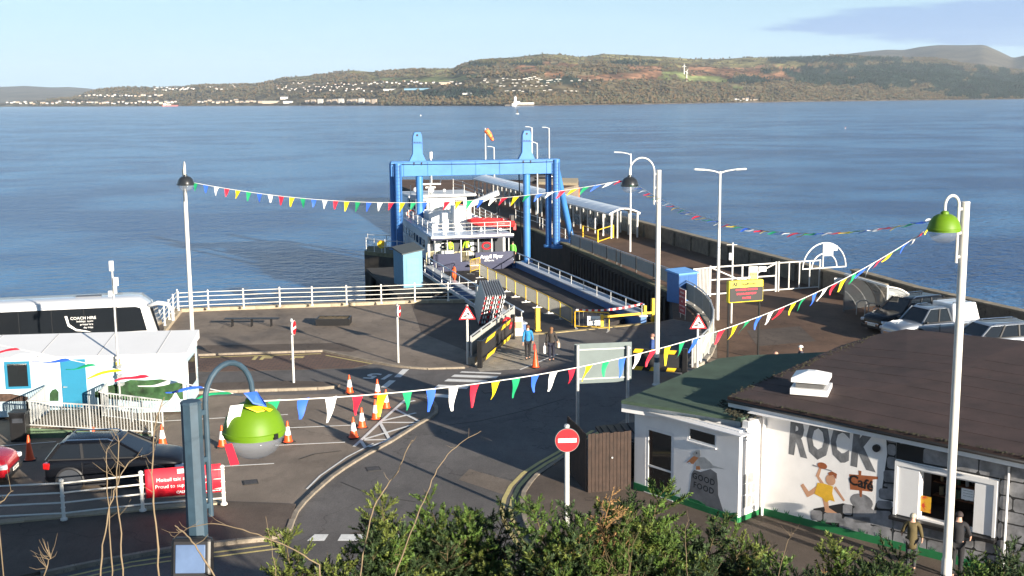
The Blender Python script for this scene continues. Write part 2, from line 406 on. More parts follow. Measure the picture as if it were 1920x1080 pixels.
# woodland: thousands of small rough crowns rooted on the far slopes
CLEAR = ((10, 335, 188, 198), (150, 305, 178, 184), (285, 370, 164, 172), (515, 705, 155, 176), (700, 870, 153, 161), (565, 710, 184, 198), (480, 560, 183, 198), (735, 845, 164, 173), (708, 750, 166, 173), (890, 1062, 146, 159), (890, 1115, 151, 155), (930, 1095, 160, 175), (1374, 1422, 185, 192), (370, 490, 188, 198))
def build_woods():
    rng = np.random.default_rng(5); V_ = []; F_ = []; A = []
    ico = [(0,0,1),(.94,0,.3),(.29,.9,.3),(-.76,.55,.3),(-.76,-.55,.3),(.29,-.9,.3),(0,0,-.4)]
    fi = [(0,1,2),(0,2,3),(0,3,4),(0,4,5),(0,5,1),(6,2,1),(6,3,2),(6,4,3),(6,5,4),(6,1,5)]
    n = 0; tries = 0
    while n < 22000 and tries < 90000:
        tries += 1
        x = float(rng.uniform(60, 1990)); t = float(rng.uniform(.012, 1)**1.25)
        p = terr(x, t); px, py = pix(p); cl = land_class(px, py)
        if cl == 'field': continue
        if cl in ('moor', 'heather') and rng.random() < .86: continue
        if x < 520 and rng.random() < .45: continue
        if any(x0-2 < px < x1+2 and y0 < py < y1 for (x0, x1, y0, y1) in CLEAR) and rng.random() < .93: continue
        s = float(rng.uniform(3, 6.2)); hh = s*float(rng.uniform(.8, 1.3))
        if cl == 'conifer': s *= .6; hh = s*2.4
        c = LCOL['wood'] if cl != 'conifer' else LCOL['conifer']
        k = float(rng.uniform(.85, 1.12)); tint = float(rng.uniform(-1, 1))
        c = (c[0]*k*(1+.25*tint), c[1]*k, c[2]*k*(1-.1*tint))
        o = len(V_); a = float(rng.uniform(0, 6.28)); ca, sa = math.cos(a), math.sin(a)
        for (vx, vy, vz) in ico:
            j = float(rng.uniform(.7, 1.2)); V_.append((p.x+(vx*ca-vy*sa)*s*j, p.y+(vx*sa+vy*ca)*s*j, p.z+hh*.35+vz*hh*j)); A += [c[0], c[1], c[2], 1]
        F_ += [tuple(i+o for i in f) for f in fi]; n += 1
    me = bpy.data.meshes.new('far_woodland'); me.from_pydata(V_, [], F_); me.update()
    ca = me.color_attributes.new('land', 'FLOAT_COLOR', 'POINT'); ca.data.foreach_set('color', A)
    m = bpy.data.materials.new('far tree crowns'); m.use_nodes = True; N = m.node_tree.nodes; L = m.node_tree.links; b = N['Principled BSDF']; b.inputs['Roughness'].default_value = .95; b.inputs['Specular IOR Level'].default_value = .1
    at = N.new('ShaderNodeAttribute'); at.attribute_name = 'land'; L.new(at.outputs['Color'], b.inputs['Base Color'])
    me.materials.append(m); o = bpy.data.objects.new('far_woodland', me); C.objects.link(o)
    tag(o, 'bare brown and dark green woodland covering the hills across the water', 'woodland', kind='stuff')
build_woods()
# houses across the firth
white_wall = M('far white render', (.60, .57, .52), .8, var=.05)
slate = M('far slate', (.10, .10, .11), .8, var=.1); redtile = M('far red tile', (.25, .12, .08), .8, var=.1); sand_wall = M('far sandstone', (.45, .36, .27), .8, var=.1)
def house_proto(w, d, h, rh, wm_, rm, name='far_house'):
    t = thing(name, 'x', 'house')
    MB().box((0, 0, h/2), (w, d, h)).build('wall', wm_, t)
    mb = MB(); mb.add([(-w/2-.3, -d/2-.3, h), (w/2+.3, -d/2-.3, h), (w/2+.3, d/2+.3, h), (-w/2-.3, d/2+.3, h), (-w/2-.3, 0, h+rh), (w/2+.3, 0, h+rh)], [(0,1,5,4), (2,3,4,5), (1,2,5), (3,0,4), (3,2,1,0)])
    mb.build('roof', rm, t); return t
HP = [house_proto(10, 8, 5, 2.4, white_wall, slate), house_proto(9, 8, 5, 2.6, white_wall, redtile), house_proto(12, 9, 6, 2.8, sand_wall, slate), house_proto(16, 7, 3.2, 1.2, white_wall, white_wall)]
_used = set()
def far_house(k, x, y, label, group, sc=1.0, rz=None, cat='house'):
    t = find_t(x, y); p = terr(x, t)
    o = HP[k] if k not in _used else copy_tree(HP[k])
    _used.add(k)
    d = az_dir(x); ang = math.atan2(-d.x, d.y)
    o.location = (p.x, p.y, p.z-.2); o.rotation_euler = (0, 0, ang+(random.uniform(-.4, .4) if rz is None else rz)); o.scale = (sc*.85,)*3
    tag(o, label, cat, group)
rr = random.Random(3)
def strip(n, x0, x1, y0, y1, ks, label, group, s0=.9, s1=1.25, rz=None):
    for i in range(n):
        f = (i+rr.random())/n; lb = label+(', toward the left end' if f < .25 else ', left of its middle' if f < .5 else ', right of its middle' if f < .75 else ', toward the right end')
        far_house(rr.choice(ks), lerp(x0, x1, f), rr.uniform(y0, y1) if not callable(y0) else y0(f), lb, group, rr.uniform(s0, s1), rz)
strip(52, 12, 330, 191.5, 195.5, [0, 0, 1, 2], 'pale house in the town on the far left shore', 'houses along the far left waterfront', .9, 1.6)
strip(26, 150, 305, 179, 182, [0, 0, 2], 'white house in the row above the far left town', 'row of houses above the far town', .8, 1.3)
strip(20, 290, 365, 164.5, 170, [0, 0, 1], 'white house on the far left hilltop', 'hilltop houses over the left town', .8, 1.3)
strip(14, 375, 450, 160, 169, [0, 1], 'white house dotted among trees on the far hill', 'scattered hill houses', .7, 1.1)
strip(18, 370, 490, 190, 194.5, [0, 2, 2], 'pale villa by the water left of the apartment blocks', 'villas by the water', .9, 1.5)
strip(62, 520, 700, 156, 173, [1, 1, 0], 'red roofed house in the estate on the middle slope', 'houses of the hillside estate', .55, .85)
strip(26, 700, 865, 154, 159, [0, 0, 1], 'white house on the road below the green fields', 'houses below the green fields', .6, .95)
rown = iter(('topmost short row', 'second row down', 'third row down', 'fourth row down', 'fifth row down', 'lowest row'))
for (y, n, x0, x1) in ((147.5, 9, 985, 1012), (150.5, 14, 900, 1060), (153, 16, 895, 1112), (157, 12, 900, 1052), (163, 10, 935, 1030), (172, 16, 940, 1088)):
    strip(n, x0, x1, y-.6, y+.6, [3], 'white terrace above the lighthouse in the '+next(rown), 'terraces above the lighthouse', .38, .62, .05)
strip(9, 1376, 1420, 187.5, 190, [0, 0, 2], 'cottage in the small cluster on the far right shore', 'cottages on the far right shore', .5, .9)
strip(4, 1100, 1300, 190, 192, [0], 'lone cottage on the shore right of the lighthouse', 'lone shore cottages', .5, .7)
# blocks of flats on the shore
def flats(x, s, label):
    p = terr(x, find_t(x, 194.5)); t = thing('apartment_block', label, 'flats', (p.x, p.y, p.z-.5), math.atan2(-az_dir(x).x, az_dir(x).y)-.35, 'apartment blocks by the far water', s)
    MB().box((0, 0, 7.5), (15, 14, 15)).build('wall', sand_wall if s < .95 else white_wall, t)
    MB().add([(-8, -7.5, 15), (8, -7.5, 15), (8, 7.5, 15), (-8, 7.5, 15), (-3, 0, 18), (3, 0, 18)], [(0,1,5,4), (1,2,5), (2,3,4,5), (3,0,4), (3,2,1,0)]).build('roof', slate, t)
    gl = M('far glass', (.05, .07, .09), .3)
    for i in range(4):
        for j in range(4): MB().box((-5.4+3.6*i, -7.02, 2.2+3.4*j), (1.8, .1, 1.9)).build('window', gl, t)
for i, x in enumerate((576, 588, 601, 617, 628, 640, 655, 665, 678, 690, 702)):
    flats(x, .8+.2*((i*7) % 3)/2, 'pale block of flats, number %s from the left on the far shore' % ['one','two','three','four','five','six','seven','eight','nine','ten','eleven'][i])
def shed(x, y, w, h, wall, roof, label, name='shed_building', d=20):
    p = terr(x, find_t(x, y)); t = thing(name, label, 'building', (p.x, p.y, p.z-1), math.atan2(-az_dir(x).x, az_dir(x).y))
    MB().box((0, 0, h/2), (w, d, h)).build('wall', wall, t)
    MB().add([(-w/2-.4, -d/2-.4, h), (w/2+.4, -d/2-.4, h), (w/2+.4, d/2+.4, h), (-w/2-.4, d/2+.4, h), (-w/2, 0, h*1.3), (w/2, 0, h*1.3)], [(0,1,5,4), (2,3,4,5), (1,2,5), (3,0,4), (3,2,1,0)]).build('roof', roof, t)
blue_roof = M('far blue roof', (.14, .28, .38), .5, var=.05)
shed(790, 169, 105, 5, blue_roof, blue_roof, 'long low factory with pale blue roof below the houses')
shed(731, 170, 40, 5, white_wall, white_wall, 'long white shed left of the blue roofed factory')
shed(533, 187, 28, 9, white_wall, slate, 'white building above the shore left of the flats')
shed(508, 194, 60, 8, sand_wall, white_wall, 'long sandy building on the shore left of the flats')
shed(540, 194.5, 34, 8, white_wall, slate, 'white gabled hall by the water beside the long sandy building')
shed(836, 159, 30, 8, sand_wall, slate, 'big grey school block at the right end of the upper road')
shed(876, 178, 26, 4, white_wall, white_wall, 'low white building among dark trees left of the lighthouse')
# lighthouse
p = terr(966, 0.004); lt = thing('lighthouse', 'white lighthouse with short tower on the far point', 'lighthouse', (p.x, p.y, 0), math.atan2(-az_dir(966).x, az_dir(966).y))
lw = M('lighthouse white', (.85, .83, .78), .6, var=.04)
MB().lathe([(4.0, 0), (3.4, 9), (3.0, 17), (3.6, 17.2), (3.6, 18)], n=14).build('tower', lw, lt, smooth='a')
MB().lathe([(1.8, 18), (1.8, 20.4)], n=10).build('lantern', M('lantern glass', (.12, .14, .15), .15), lt)
MB().lathe([(2.2, 20.4), (1.4, 21.6), (.1, 22.4)], n=10).build('cap', M('lighthouse cap', (.08, .08, .08), .5), lt)
MB().box((4, 1, 3.5), (15, 8, 7)).build('keepers_house', lw, lt)
MB().box((-2, -8, -1), (12, 6, 6)).build('base_wall', lw, lt)
MB().box((28, -3, 1.8), (34, 4, 4.0)).build('boundary_wall', lw, lt)
MB().box((10, 0, -2.2), (70, 14, 4.4)).build('rocky_base', M('shore rock', (.13, .11, .09), .9, var=.4, scale=.3), lt)
# wind turbines and masts
def turbine(x, yb, yt, rot, label):
    p = terr(x, find_t(x, yb)); D = math.hypot(p.x, p.y); H = (yb-yt)/FPX*D
    t = thing('wind_turbine', label, 'wind turbine', p, math.atan2(-az_dir(x).x, az_dir(x).y), 'pair of wind turbines')
    MB().cyl((0, 0, -2), (0, 0, H), 1.5, .9, 8).build('tower', lw, t)
    MB().box((0, -1.5, H), (2.4, 6, 2.4)).build('nacelle', lw, t)
    for k in range(3):
        a = rot+k*2*math.pi/3; r = H*.36
        MB().add([(math.cos(a+.9)*1.2, -5, H+math.sin(a+.9)*1.2), (math.cos(a-.9)*1.2, -5, H+math.sin(a-.9)*1.2), (math.cos(a)*r, -5, H+math.sin(a)*r), (math.cos(a)*r*.3, -4.2, H+math.sin(a)*r*.3)], [(0,1,2), (0,2,3), (1,3,2), (0,3,1)]).build('blade', lw, t)
turbine(1282, 140, 125, R(90), 'wind turbine higher on the far hill with an upright blade')
turbine(1287, 154, 137, R(60), 'wind turbine lower on the green field of the far hill')
for x, l in ((1338, 'left one of the two thin masts on the far skyline'), (1344, 'right one of the two thin masts on the far skyline')):
    p = terr(x, .99); mb = MB(); mb.cyl(p-Vector((0, 0, 3)), p+Vector((0, 0, 26)), .7, .35, 5)
    t = thing('radio_mast', l, 'mast', p, 0, 'skyline radio masts'); mb.build('mast_pole', M('far grey steel', (.3, .3, .32), .6, var=0), t, world=True)
    mb = MB()
    for k in range(3): mb.beam(p+Vector((-2.2, 0, 12+5*k)), p+Vector((2.2, 0, 12+5*k)), .4, .4)
    mb.build('crossarm', MATS['far grey steel'], t, world=True)
# buoys
def buoy(x, y, s, c, label):
    p = P(x, y, SEA); t = thing('buoy', label, 'buoy', p, 0, None, s)
    MB().lathe([(.6, -.6), (1.5, -.2), (1.5, .5), (.9, .9)], n=12).build('float', M('buoy hull', (.7, .7, .66), .5), t)
    MB().lathe([(.75, .9), (.4, 3.2)], n=8).build('tower', c, t)
    MB().lathe([(.55, 3.2), (.55, 4.0), (.1, 4.8)], n=8).build('topmark', M('buoy black', (.02, .02, .02), .5), t)
buoy(970, 214, 1.2, MATS['buoy black'] if 'buoy black' in MATS else M('buoy black', (.02, .02, .02), .5), 'black and white navigation buoy near the lighthouse point')
buoy(789, 217.5, .5, M('buoy pale', (.75, .73, .7), .5), 'tiny pale buoy floating left of the navigation buoy')
buoy(1585, 241, .2, M('buoy orange', (.7, .14, .03), .5), 'orange marker float far out on the open water at right')
# coaster moored off the town
p = P(318, 199.3, SEA); sh = thing('moored_ship', 'red hulled ship lying off the far left town', 'ship', p, math.atan2(-az_dir(318).x, az_dir(318).y))
MB().prism([(-28, -3), (24, -3), (32, 0), (24, 3), (-28, 3)], -1, 4.5).build('hull', M('ship red', (.4, .06, .05), .5), sh)
MB().box((-18, 0, 8), (12, 5, 7)).build('superstructure', lw, sh)
MB().box((-2, 0, 5.5), (16, 4.6, 2)).build('hatch', lw, sh)
# haze: one closed box of thin air round everything
def build_haze():
    m = bpy.data.materials.new('thin sea air'); m.use_nodes = True; nt = m.node_tree; nt.nodes.clear()
    o_ = nt.nodes.new('ShaderNodeOutputMaterial'); v = nt.nodes.new('ShaderNodeVolumePrincipled')
    v.inputs['Color'].default_value = (.70, .84, 1.0, 1); v.inputs['Density'].default_value = 4.4e-5; v.inputs['Anisotropy'].default_value = .0
    nt.links.new(v.outputs[0], o_.inputs['Volume'])
    b = MB().box((0, 8000, 260), (30000, 17200, 532)).build('haze', m)
    tag(b, 'thin blue sea haze that softens the far shore', 'haze', kind='stuff')
build_haze()
# ================================================================== GROUND
def tarmac(name, col, stain=.35, crack=True, rough=.85):
    m = bpy.data.materials.new(name); MATS[name] = m; m.use_nodes = True; nt = m.node_tree; N = nt.nodes; L = nt.links; b = N['Principled BSDF']
    b.inputs['Roughness'].default_value = rough; b.inputs['Specular IOR Level'].default_value = .3
    tc = N.new('ShaderNodeTexCoord')
    def noi(sc, det, rough=.6, scl=(1,1,1), rot=0):
        mp = N.new('ShaderNodeMapping'); mp.inputs['Scale'].default_value = scl; mp.inputs['Rotation'].default_value = (0,0,rot); L.new(tc.outputs['Object'], mp.inputs[0])
        n = N.new('ShaderNodeTexNoise'); n.inputs['Scale'].default_value = sc; n.inputs['Detail'].default_value = det; n.inputs['Roughness'].default_value = rough; L.new(mp.outputs[0], n.inputs[0]); return n.outputs[0]
    def mr(x, a, b_, c, d):
        n = N.new('ShaderNodeMapRange'); n.inputs[1].default_value = a; n.inputs[2].default_value = b_; n.inputs[3].default_value = c; n.inputs[4].default_value = d; L.new(x, n.inputs[0]); return n.outputs[0]
    def mul(a, b_):
        n = N.new('ShaderNodeMath'); n.operation = 'MULTIPLY'
        for i, q in enumerate((a, b_)):
            if isinstance(q, float): n.inputs[i].default_value = q
            else: L.new(q, n.inputs[i])
        return n.outputs[0]
    f = mul(mr(noi(.22, 6), .3, .7, 1-stain, 1+stain), mr(noi(28, 3, .8), .3, .7, .72, 1.28))
    f = mul(f, mr(noi(1.6, 7, .7, (1, .45, 1), R(40)), .35, .7, 1.1, .86))
    f = mul(f, mr(noi(9, 6, .8), .60, .70, 1.0, .75)); f = mul(f, mr(noi(3.5, 8, .8, (1, .12, 1), R(-35)), .55, .75, 1.0, .82)); f = mul(f, mr(noi(.9, 3, .5), .60, .63, 1.0, .88))
    if crack:
        vo = N.new('ShaderNodeTexVoronoi'); vo.feature = 'DISTANCE_TO_EDGE'; vo.inputs['Scale'].default_value = .10
        ad = N.new('ShaderNodeVectorMath'); ad.operation = 'ADD'; nn = N.new('ShaderNodeTexNoise'); nn.inputs['Scale'].default_value = .5; nn.inputs['Detail'].default_value = 6
        L.new(tc.outputs['Object'], nn.inputs[0]); sc_ = N.new('ShaderNodeVectorMath'); sc_.operation = 'SCALE'; sc_.inputs['Scale'].default_value = 5; L.new(nn.outputs['Color'], sc_.inputs[0])
        L.new(tc.outputs['Object'], ad.inputs[0]); L.new(sc_.outputs[0], ad.inputs[1]); L.new(ad.outputs[0], vo.inputs[0])
        f = mul(f, mr(vo.outputs['Distance'], 0, .006, .62, 1.0))
    v = N.new('ShaderNodeVectorMath'); v.operation = 'SCALE'; v.inputs[0].default_value = col; L.new(f, v.inputs['Scale']); L.new(v.outputs[0], b.inputs['Base Color'])
    bp = N.new('ShaderNodeBump'); bp.inputs['Strength'].default_value = .5; bp.inputs['Distance'].default_value = .01; L.new(noi(45, 3, .8), bp.inputs['Height']); L.new(bp.outputs[0], b.inputs['Normal'])
    return m
T_PLAZA = tarmac('promenade tarmac', (.20, .163, .130), .25)
T_ROAD = tarmac('road asphalt', (.120, .111, .106), .22)
T_PIER = tarmac('pier tarmac', (.120, .072, .046), .3)
T_PATH = tarmac('pavement tarmac', (.105, .082, .066), .3)
CONC = M('concrete', (.30, .27, .22), .9, var=.25, scale=2.5, bump=.4, col2=(.14, .12, .09))
STONE = M('coping stone', (.36, .30, .21), .9, var=.25, scale=3, bump=.4, col2=(.18, .15, .10), thr=.6)
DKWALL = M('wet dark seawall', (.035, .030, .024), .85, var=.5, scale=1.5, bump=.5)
WPAINT = M('white rail paint', (.68, .66, .60), .45, var=.05, scale=8, col2=(.45, .34, .22), thr=.72)
ROADWHITE = M('road white paint', (.66, .66, .64), .8, var=.12, scale=6, col2=(.22, .21, .20), thr=.60)
ROADYEL = M('road yellow paint', (.50, .42, .17), .8, var=.12, scale=6, col2=(.18, .16, .11), thr=.62)
GALV = M('galvanised steel', (.46, .47, .47), .45, .5, var=.15, scale=6)
BLACK = M('black paint', (.012, .012, .013), .4, var=.2)
shore_r = [Q(150, 57), Q(150, 42.3), Q(66, 42.3)]
land = [P(895, 569), P(948, 573), P(972, 618), P(1000, 627), P(1234, 604), P(1262, 598), P(1258, 552), P(1070, 463), P(1003, 432), P(880, 400), P(743, 345), P(746, 336.5), P(1085, 337.5), P(1085, 347), Q(150, 42.6)] + [Q(76, 42.6), P(1590, 530), P(1720, 572), P(1925, 622), P(2300, 700), Vector((60, 30, 0)), Vector((60, -5, 0)), Vector((-70, -5, 0)), Vector((-70, 64, 0)), P(292, 640), P(301, 627), P(335, 583.5), P(391, 581), P(457, 578.5), P(525, 576), P(650, 572), P(778, 567)]
land = [(p.x, p.y) for p in land]
mb = MB(); mb.prism(land, -5, 0)
ground = struct('ground', mb, T_PLAZA)
def sheet(name, pts, z, mat, parent=None, thick=.003):
    mb = MB(); mb.prism([(p.x, p.y) for p in pts], z-thick, z); return struct(name, mb, mat, parent)
# vertical faces of the quay are dark: skins set just proud of the ground block
def skin(name, a, b, z0, z1, mat, th=.12, parent=None, off=.0):
    a = Vector(a); b = Vector(b); d = (b-a).normalized(); n = Vector((d.y, -d.x, 0))*off
    mb = MB(); mb.beam(Vector((a.x, a.y, (z0+z1)/2))+n, Vector((b.x, b.y, (z0+z1)/2))+n, th, z1-z0); return struct(name, mb, mat, parent)
# brown tarmac of the pier and its yard
pier_pts = [P(1262, 598), P(1258, 552), P(1070, 463), P(1003, 432), P(880, 400), P(743.5, 345), P(747, 337), P(1084, 338), P(1084, 347), Q(150, 42.0), Q(76, 42.0), P(1590, 533), P(1720, 575), P(1925, 626), P(2300, 705), Vector((40, 38, 0)), P(1500, 700), P(1345, 690), P(1345, 640), P(1325, 610)]
sheet('pier_deck', pier_pts, .008, T_PIER)
# road
road = [P(0, 1100), P(77, 1085), P(183, 1062), P(313, 1038), P(528, 1015), P(545, 985), P(559, 955), P(631, 889), P(729, 832), P(789, 794), P(820, 776), P(814, 757), P(790, 748), P(640, 739), P(372, 744), P(250, 744), P(250, 708), P(372, 698), P(480, 696), P(660, 691), P(700, 683), P(755, 691), P(880, 690), P(885, 683), P(965, 625), P(1000, 628), P(1234, 605), P(1262, 600), P(1300, 605), P(1330, 640), P(1305, 690), P(1240, 740), P(1150, 800), P(1100, 828), P(1063, 850), P(990, 900), P(960, 940), P(960, 985), P(985, 1030), P(1100, 1120), P(1500, 1250), P(1000, 1500), P(0, 1500)]
sheet('road', road, .012, T_ROAD)
sheet('pavement', [P(-200, 1012), P(0, 986), P(270, 962), P(430, 946), P(555, 950), P(543, 985), P(527, 1008), P(313, 1031), P(183, 1054), P(77, 1077), P(-200, 1140)], .10, T_PATH, thick=.1)
sheet('pavement', [P(1003, 902), P(983, 935), P(984, 975), P(1003, 1020), P(1110, 1105), P(1500, 1200), P(2100, 1350), P(2200, 1000), P(1430, 960), P(1190, 925), P(1110, 890), P(1110, 820), P(1063, 860)], .10, T_PATH, thick=.1)
# sunlit patch of newer tarmac on the promenade and crossing pads
sheet('tarmac_patch', [P(770, 566.8), P(893, 566), P(905, 600), P(880, 660), P(770, 616), P(790, 623)], .006, T_PATH)
sheet('tarmac_patch', [P(372, 648), P(640, 643), P(675, 655), P(660, 660), P(605, 656), P(372, 664)], .006, T_PATH)
sheet('concrete_apron', [P(890, 686), P(968, 628), P(1010, 626), P(1010, 690), P(900, 697)], .016, CONC)
# brick bay
BRK = bpy.data.materials.new('red brick setts'); BRK.use_nodes = True
def brick_nodes():
    N = BRK.node_tree.nodes; L = BRK.node_tree.links; b = N['Principled BSDF']; b.inputs['Roughness'].default_value = .9
    tc = N.new('ShaderNodeTexCoord'); br = N.new('ShaderNodeTexBrick'); br.inputs['Scale'].default_value = 1; br.inputs['Brick Width'].default_value = .4; br.inputs['Row Height'].default_value = .2; br.inputs['Mortar Size'].default_value = .02
    br.inputs['Color1'].default_value = (.15, .085, .06, 1); br.inputs['Color2'].default_value = (.11, .065, .05, 1); br.inputs['Mortar'].default_value = (.05, .045, .04, 1)
    L.new(tc.outputs['Object'], br.inputs[0]); L.new(br.outputs[0], b.inputs['Base Color'])
brick_nodes()
sheet('brick_bay', [P(372, 668.5), P(480, 665), P(606, 661), P(698, 682), P(660, 690.5), P(480, 695), P(372, 697)], .016, BRK)
# kerbs: single stones laid along the line
KS = {}
def stones(path, w, h, mat, name, base=0, step=.92, holder='kerb', gap=.012):
    hd = thing(holder, None, None); hd['kind'] = 'structure'
    pts = [Vector(p) for p in path]; L_ = 0
    for a, b in zip(pts, pts[1:]): L_ += (b-a).length
    n = max(1, round(L_/step)); st = L_/n
    def at(s):
        for a, b in zip(pts, pts[1:]):
            l = (b-a).length
            if s <= l+1e-6: return a+(b-a)*(s/l)
            s -= l
        return pts[-1]
    key = (name, round(w, 2), round(h, 2), mat.name)
    if key not in KS:
        mb = MB(); mb.box((0, 0, h/2), (1, w, h)); me = mb.build('tmp', mat); KS[key] = me.data; bpy.data.objects.remove(me)
    for i in range(n):
        a = at(i*st); b = at((i+1)*st); d = b-a
        o = bpy.data.objects.new(name, KS[key]); C.objects.link(o); o.parent = hd
        o.location = ((a.x+b.x)/2, (a.y+b.y)/2, base+random.uniform(-.004, .004)); o.rotation_euler = (0, 0, math.atan2(d.y, d.x)+random.uniform(-.006, .006)); o.scale = (d.length-gap, 1, 1)
    return hd
KERB = M('kerb stone', (.26, .22, .17), .9, var=.25, scale=4, bump=.3, col2=(.13, .11, .09))
stones([P(*p) for p in ((77, 1081), (183, 1058), (313, 1034), (450, 1018), (528, 1011), (541, 1000), (548, 980))], .16, .125, KERB, 'kerb_stone')
stones([P(*p) for p in ((548, 980), (559, 955), (590, 924), (631, 889), (680, 858), (729, 832), (789, 794), (812, 782), (820, 773), (817, 760), (808, 752), (790, 748))], .15, .09, KERB, 'kerb_stone')
stones([P(*p) for p in ((1063, 856), (1003, 898), (983, 925), (978, 950), (984, 978), (1003, 1022), (1060, 1070), (1150, 1130))], .15, .125, KERB, 'kerb_stone')
stones([P(*p) for p in ((372, 667), (480, 663), (607, 659.5), (700, 680), (755, 690), (800, 693), (872, 691))], .16, .10, KERB, 'kerb_stone')
stones([P(*p) for p in ((372, 739), (480, 735), (600, 731), (632, 728))], .15, .14, KERB, 'kerb_stone')
sheet('traffic_island', [P(372, 723), P(550, 718.5), P(625, 721), P(638, 725), P(632, 728), P(480, 734), P(372, 738)], .12, T_PATH, thick=.12)
stones([P(-200, 1010), P(0, 986), P(140, 973), P(270, 961), P(425, 947)], .34, .16, STONE, 'coping_stone', step=1.3, holder='rail_plinth')
# seawall coping
stones([P(292, 640), P(301, 628), P(318, 606), P(335, 584.5)], .5, .22, STONE, 'coping_stone', step=1.4, holder='seawall_coping')
stones([P(335, 584.5), P(391, 582), P(525, 577), P(650, 573), P(778, 567.5), P(895, 567)], .5, .20, STONE, 'coping_stone', step=1.6, holder='seawall_coping')
stones([P(978, 627), P(1000, 628), P(1234, 605)], .35, .05, M('yellow worn kerb', (.30, .24, .12), .85, var=.3, scale=4), 'threshold_stone', step=1.5, holder='ramp_threshold')
# painted lines
def line(mb, a, b, w, z=.022):
    a = Vector(a); b = Vector(b); d = (b-a); d.z = 0; d.normalize(); n = Vector((-d.y, d.x, 0))*w/2
    q = [a-n, b-n, b+n, a+n]; mb.prism([(p.x, p.y) for p in q], z-.003, z)
def lines(name, segs, w, mat, z=.022, label=None):
    mb = MB()
    for i, s in enumerate(segs):
        for a, b in zip(s, s[1:]): line(mb, P(*a), P(*b), w, z+i*.0008)
    o = mb.build(name, mat, fixn=True); o['kind'] = 'structure'; return o
lines('hatch_marking', [[(760, 750), (712, 793), (676, 827), (664, 838)], [(787, 793), (731, 825), (692, 839)], [(714, 793), (788, 793)], [(742, 768), (786, 791)], [(713, 794), (730, 824)], [(716, 790), (780, 775)], [(683, 826), (729, 825)], [(683, 824.5), (778, 796)], [(677, 828), (685, 840)], [(752, 757), (778, 752)]], .13, ROADWHITE)
lines('lane_dash', [[(761, 693), (745, 708)]], .32, ROADWHITE); lines('lane_dash', [[(736, 714), (720, 727)]], .32, ROADWHITE)
for q in (((866, 697), (940, 700), (938, 702), (862, 699)), ((852, 703), (935, 706), (930, 710), (846, 707)), ((840, 711), (915, 714), (910, 718), (833, 715.5)), ((822, 722), (880, 725), (875, 730), (815, 727)), ((806, 738), (850, 742), (845, 747), (800, 744))):
    sheet('crossing_stripe', [P(*p) for p in q], .022, ROADWHITE)
for q in (((590, 1003), (616, 1003), (608, 1015), (576, 1015)), ((640, 1003), (686, 1003), (684, 1015), (633, 1015)), ((712, 1003), (757, 1003), (757, 1015), (708, 1015)), ((1020, 1016), (1060, 1016), (1062, 1027), (1022, 1027))):
    sheet('give_way_dash', [P(*p) for p in q], .022, ROADWHITE)
lines('parking_line', [[(0, 837), (105, 829)], [(295, 791), (422, 784)], [(422, 875), (514, 870)], [(541, 803), (658, 798)], [(516, 836), (647, 830)], [(520, 779), (540, 778)]], .08, ROADWHITE)
lines('kerb_line', [[(575, 918), (600, 893), (650, 858), (700, 832)]], .07, ROADWHITE)
yl = [(1112, 808), (1056, 843), (1010, 869), (981, 888), (958, 912), (946, 935), (941, 957), (946, 980), (968, 1017), (1010, 1062)]
lines('double_yellow_line', [yl, [(x+14+max(0, (y-880)*.03), y+1) for x, y in yl]], .15, ROADYEL)
yl = [(120, 1084), (246, 1055), (316, 1045), (408, 1036), (531, 1020)]
lines('double_yellow_line', [yl, [(x+2, y+8) for x, y in yl]], .09, ROADYEL)
lines('bay_line', [[(375, 671), (602, 664)], [(611, 667), (697, 683)]], .12, ROADYEL, .03)
lines('lane_line', [[(975, 694), (1045, 665)]], .09, ROADWHITE, .03)
TAR = M('dark tar joint', (.035, .032, .030), .8)
lines('tar_joint', [[(820, 800), (900, 790), (985, 770), (1060, 748)], [(560, 862), (590, 852), (640, 846)], [(640, 905), (700, 930), (780, 942)]], .05, TAR, .018)
sheet('tarmac_patch', [P(655, 1000), P(760, 985), P(800, 1010), P(690, 1035)], .016, T_PATH); sheet('tarmac_patch', [P(880, 880), P(965, 905), P(950, 930), P(860, 900)], .015, T_PLAZA); sheet('tarmac_patch', [P(430, 770), P(520, 766), P(530, 790), P(436, 796)], .014, T_PATH); sheet('tarmac_patch', [P(1400, 620), P(1500, 612), P(1530, 640), P(1420, 650)], .014, T_PATH)
IRON = M('iron cover', (.085, .075, .068), .6, .4, var=.3, scale=10)
for q, l in (((700, 880), 'square iron cover in the sunny road left of the leaning stem'), ((915, 735), 'square iron cover in the shaded road by the crossing stripes'), ((470, 905), 'square iron cover near the end of the near white railing'), ((1240, 985), 'square iron cover on the path before the cafe')):
    t = thing('access_cover', l, 'manhole cover', P(*q)+Vector((0, 0, .10 if q[0] == 1240 else .012)), .3); MB().box((0, 0, .008), (.42, .42, .012)).build('cover', IRON, t); MB().box((0, 0, .006), (.50, .50, .010)).build('frame', TAR, t)
t = thing('road_lettering', 'worn white road lettering on the shaded asphalt beside the two lane dashes', 'road marking', P(712, 706))
text('15', 1.5, ROADWHITE, t, loc=(0, 0, .022), rot=(0, 0, R(165)), ext=.002, bold=.03)
t = thing('bay_lettering', 'faded yellow lettering on the red brick parking bay', 'road marking', P(520, 672))
text('IF  F', 1.1, ROADYEL, t, loc=(0, 0, .022), rot=(0, 0, R(0)), ext=.002, bold=.015, sx=1.4)

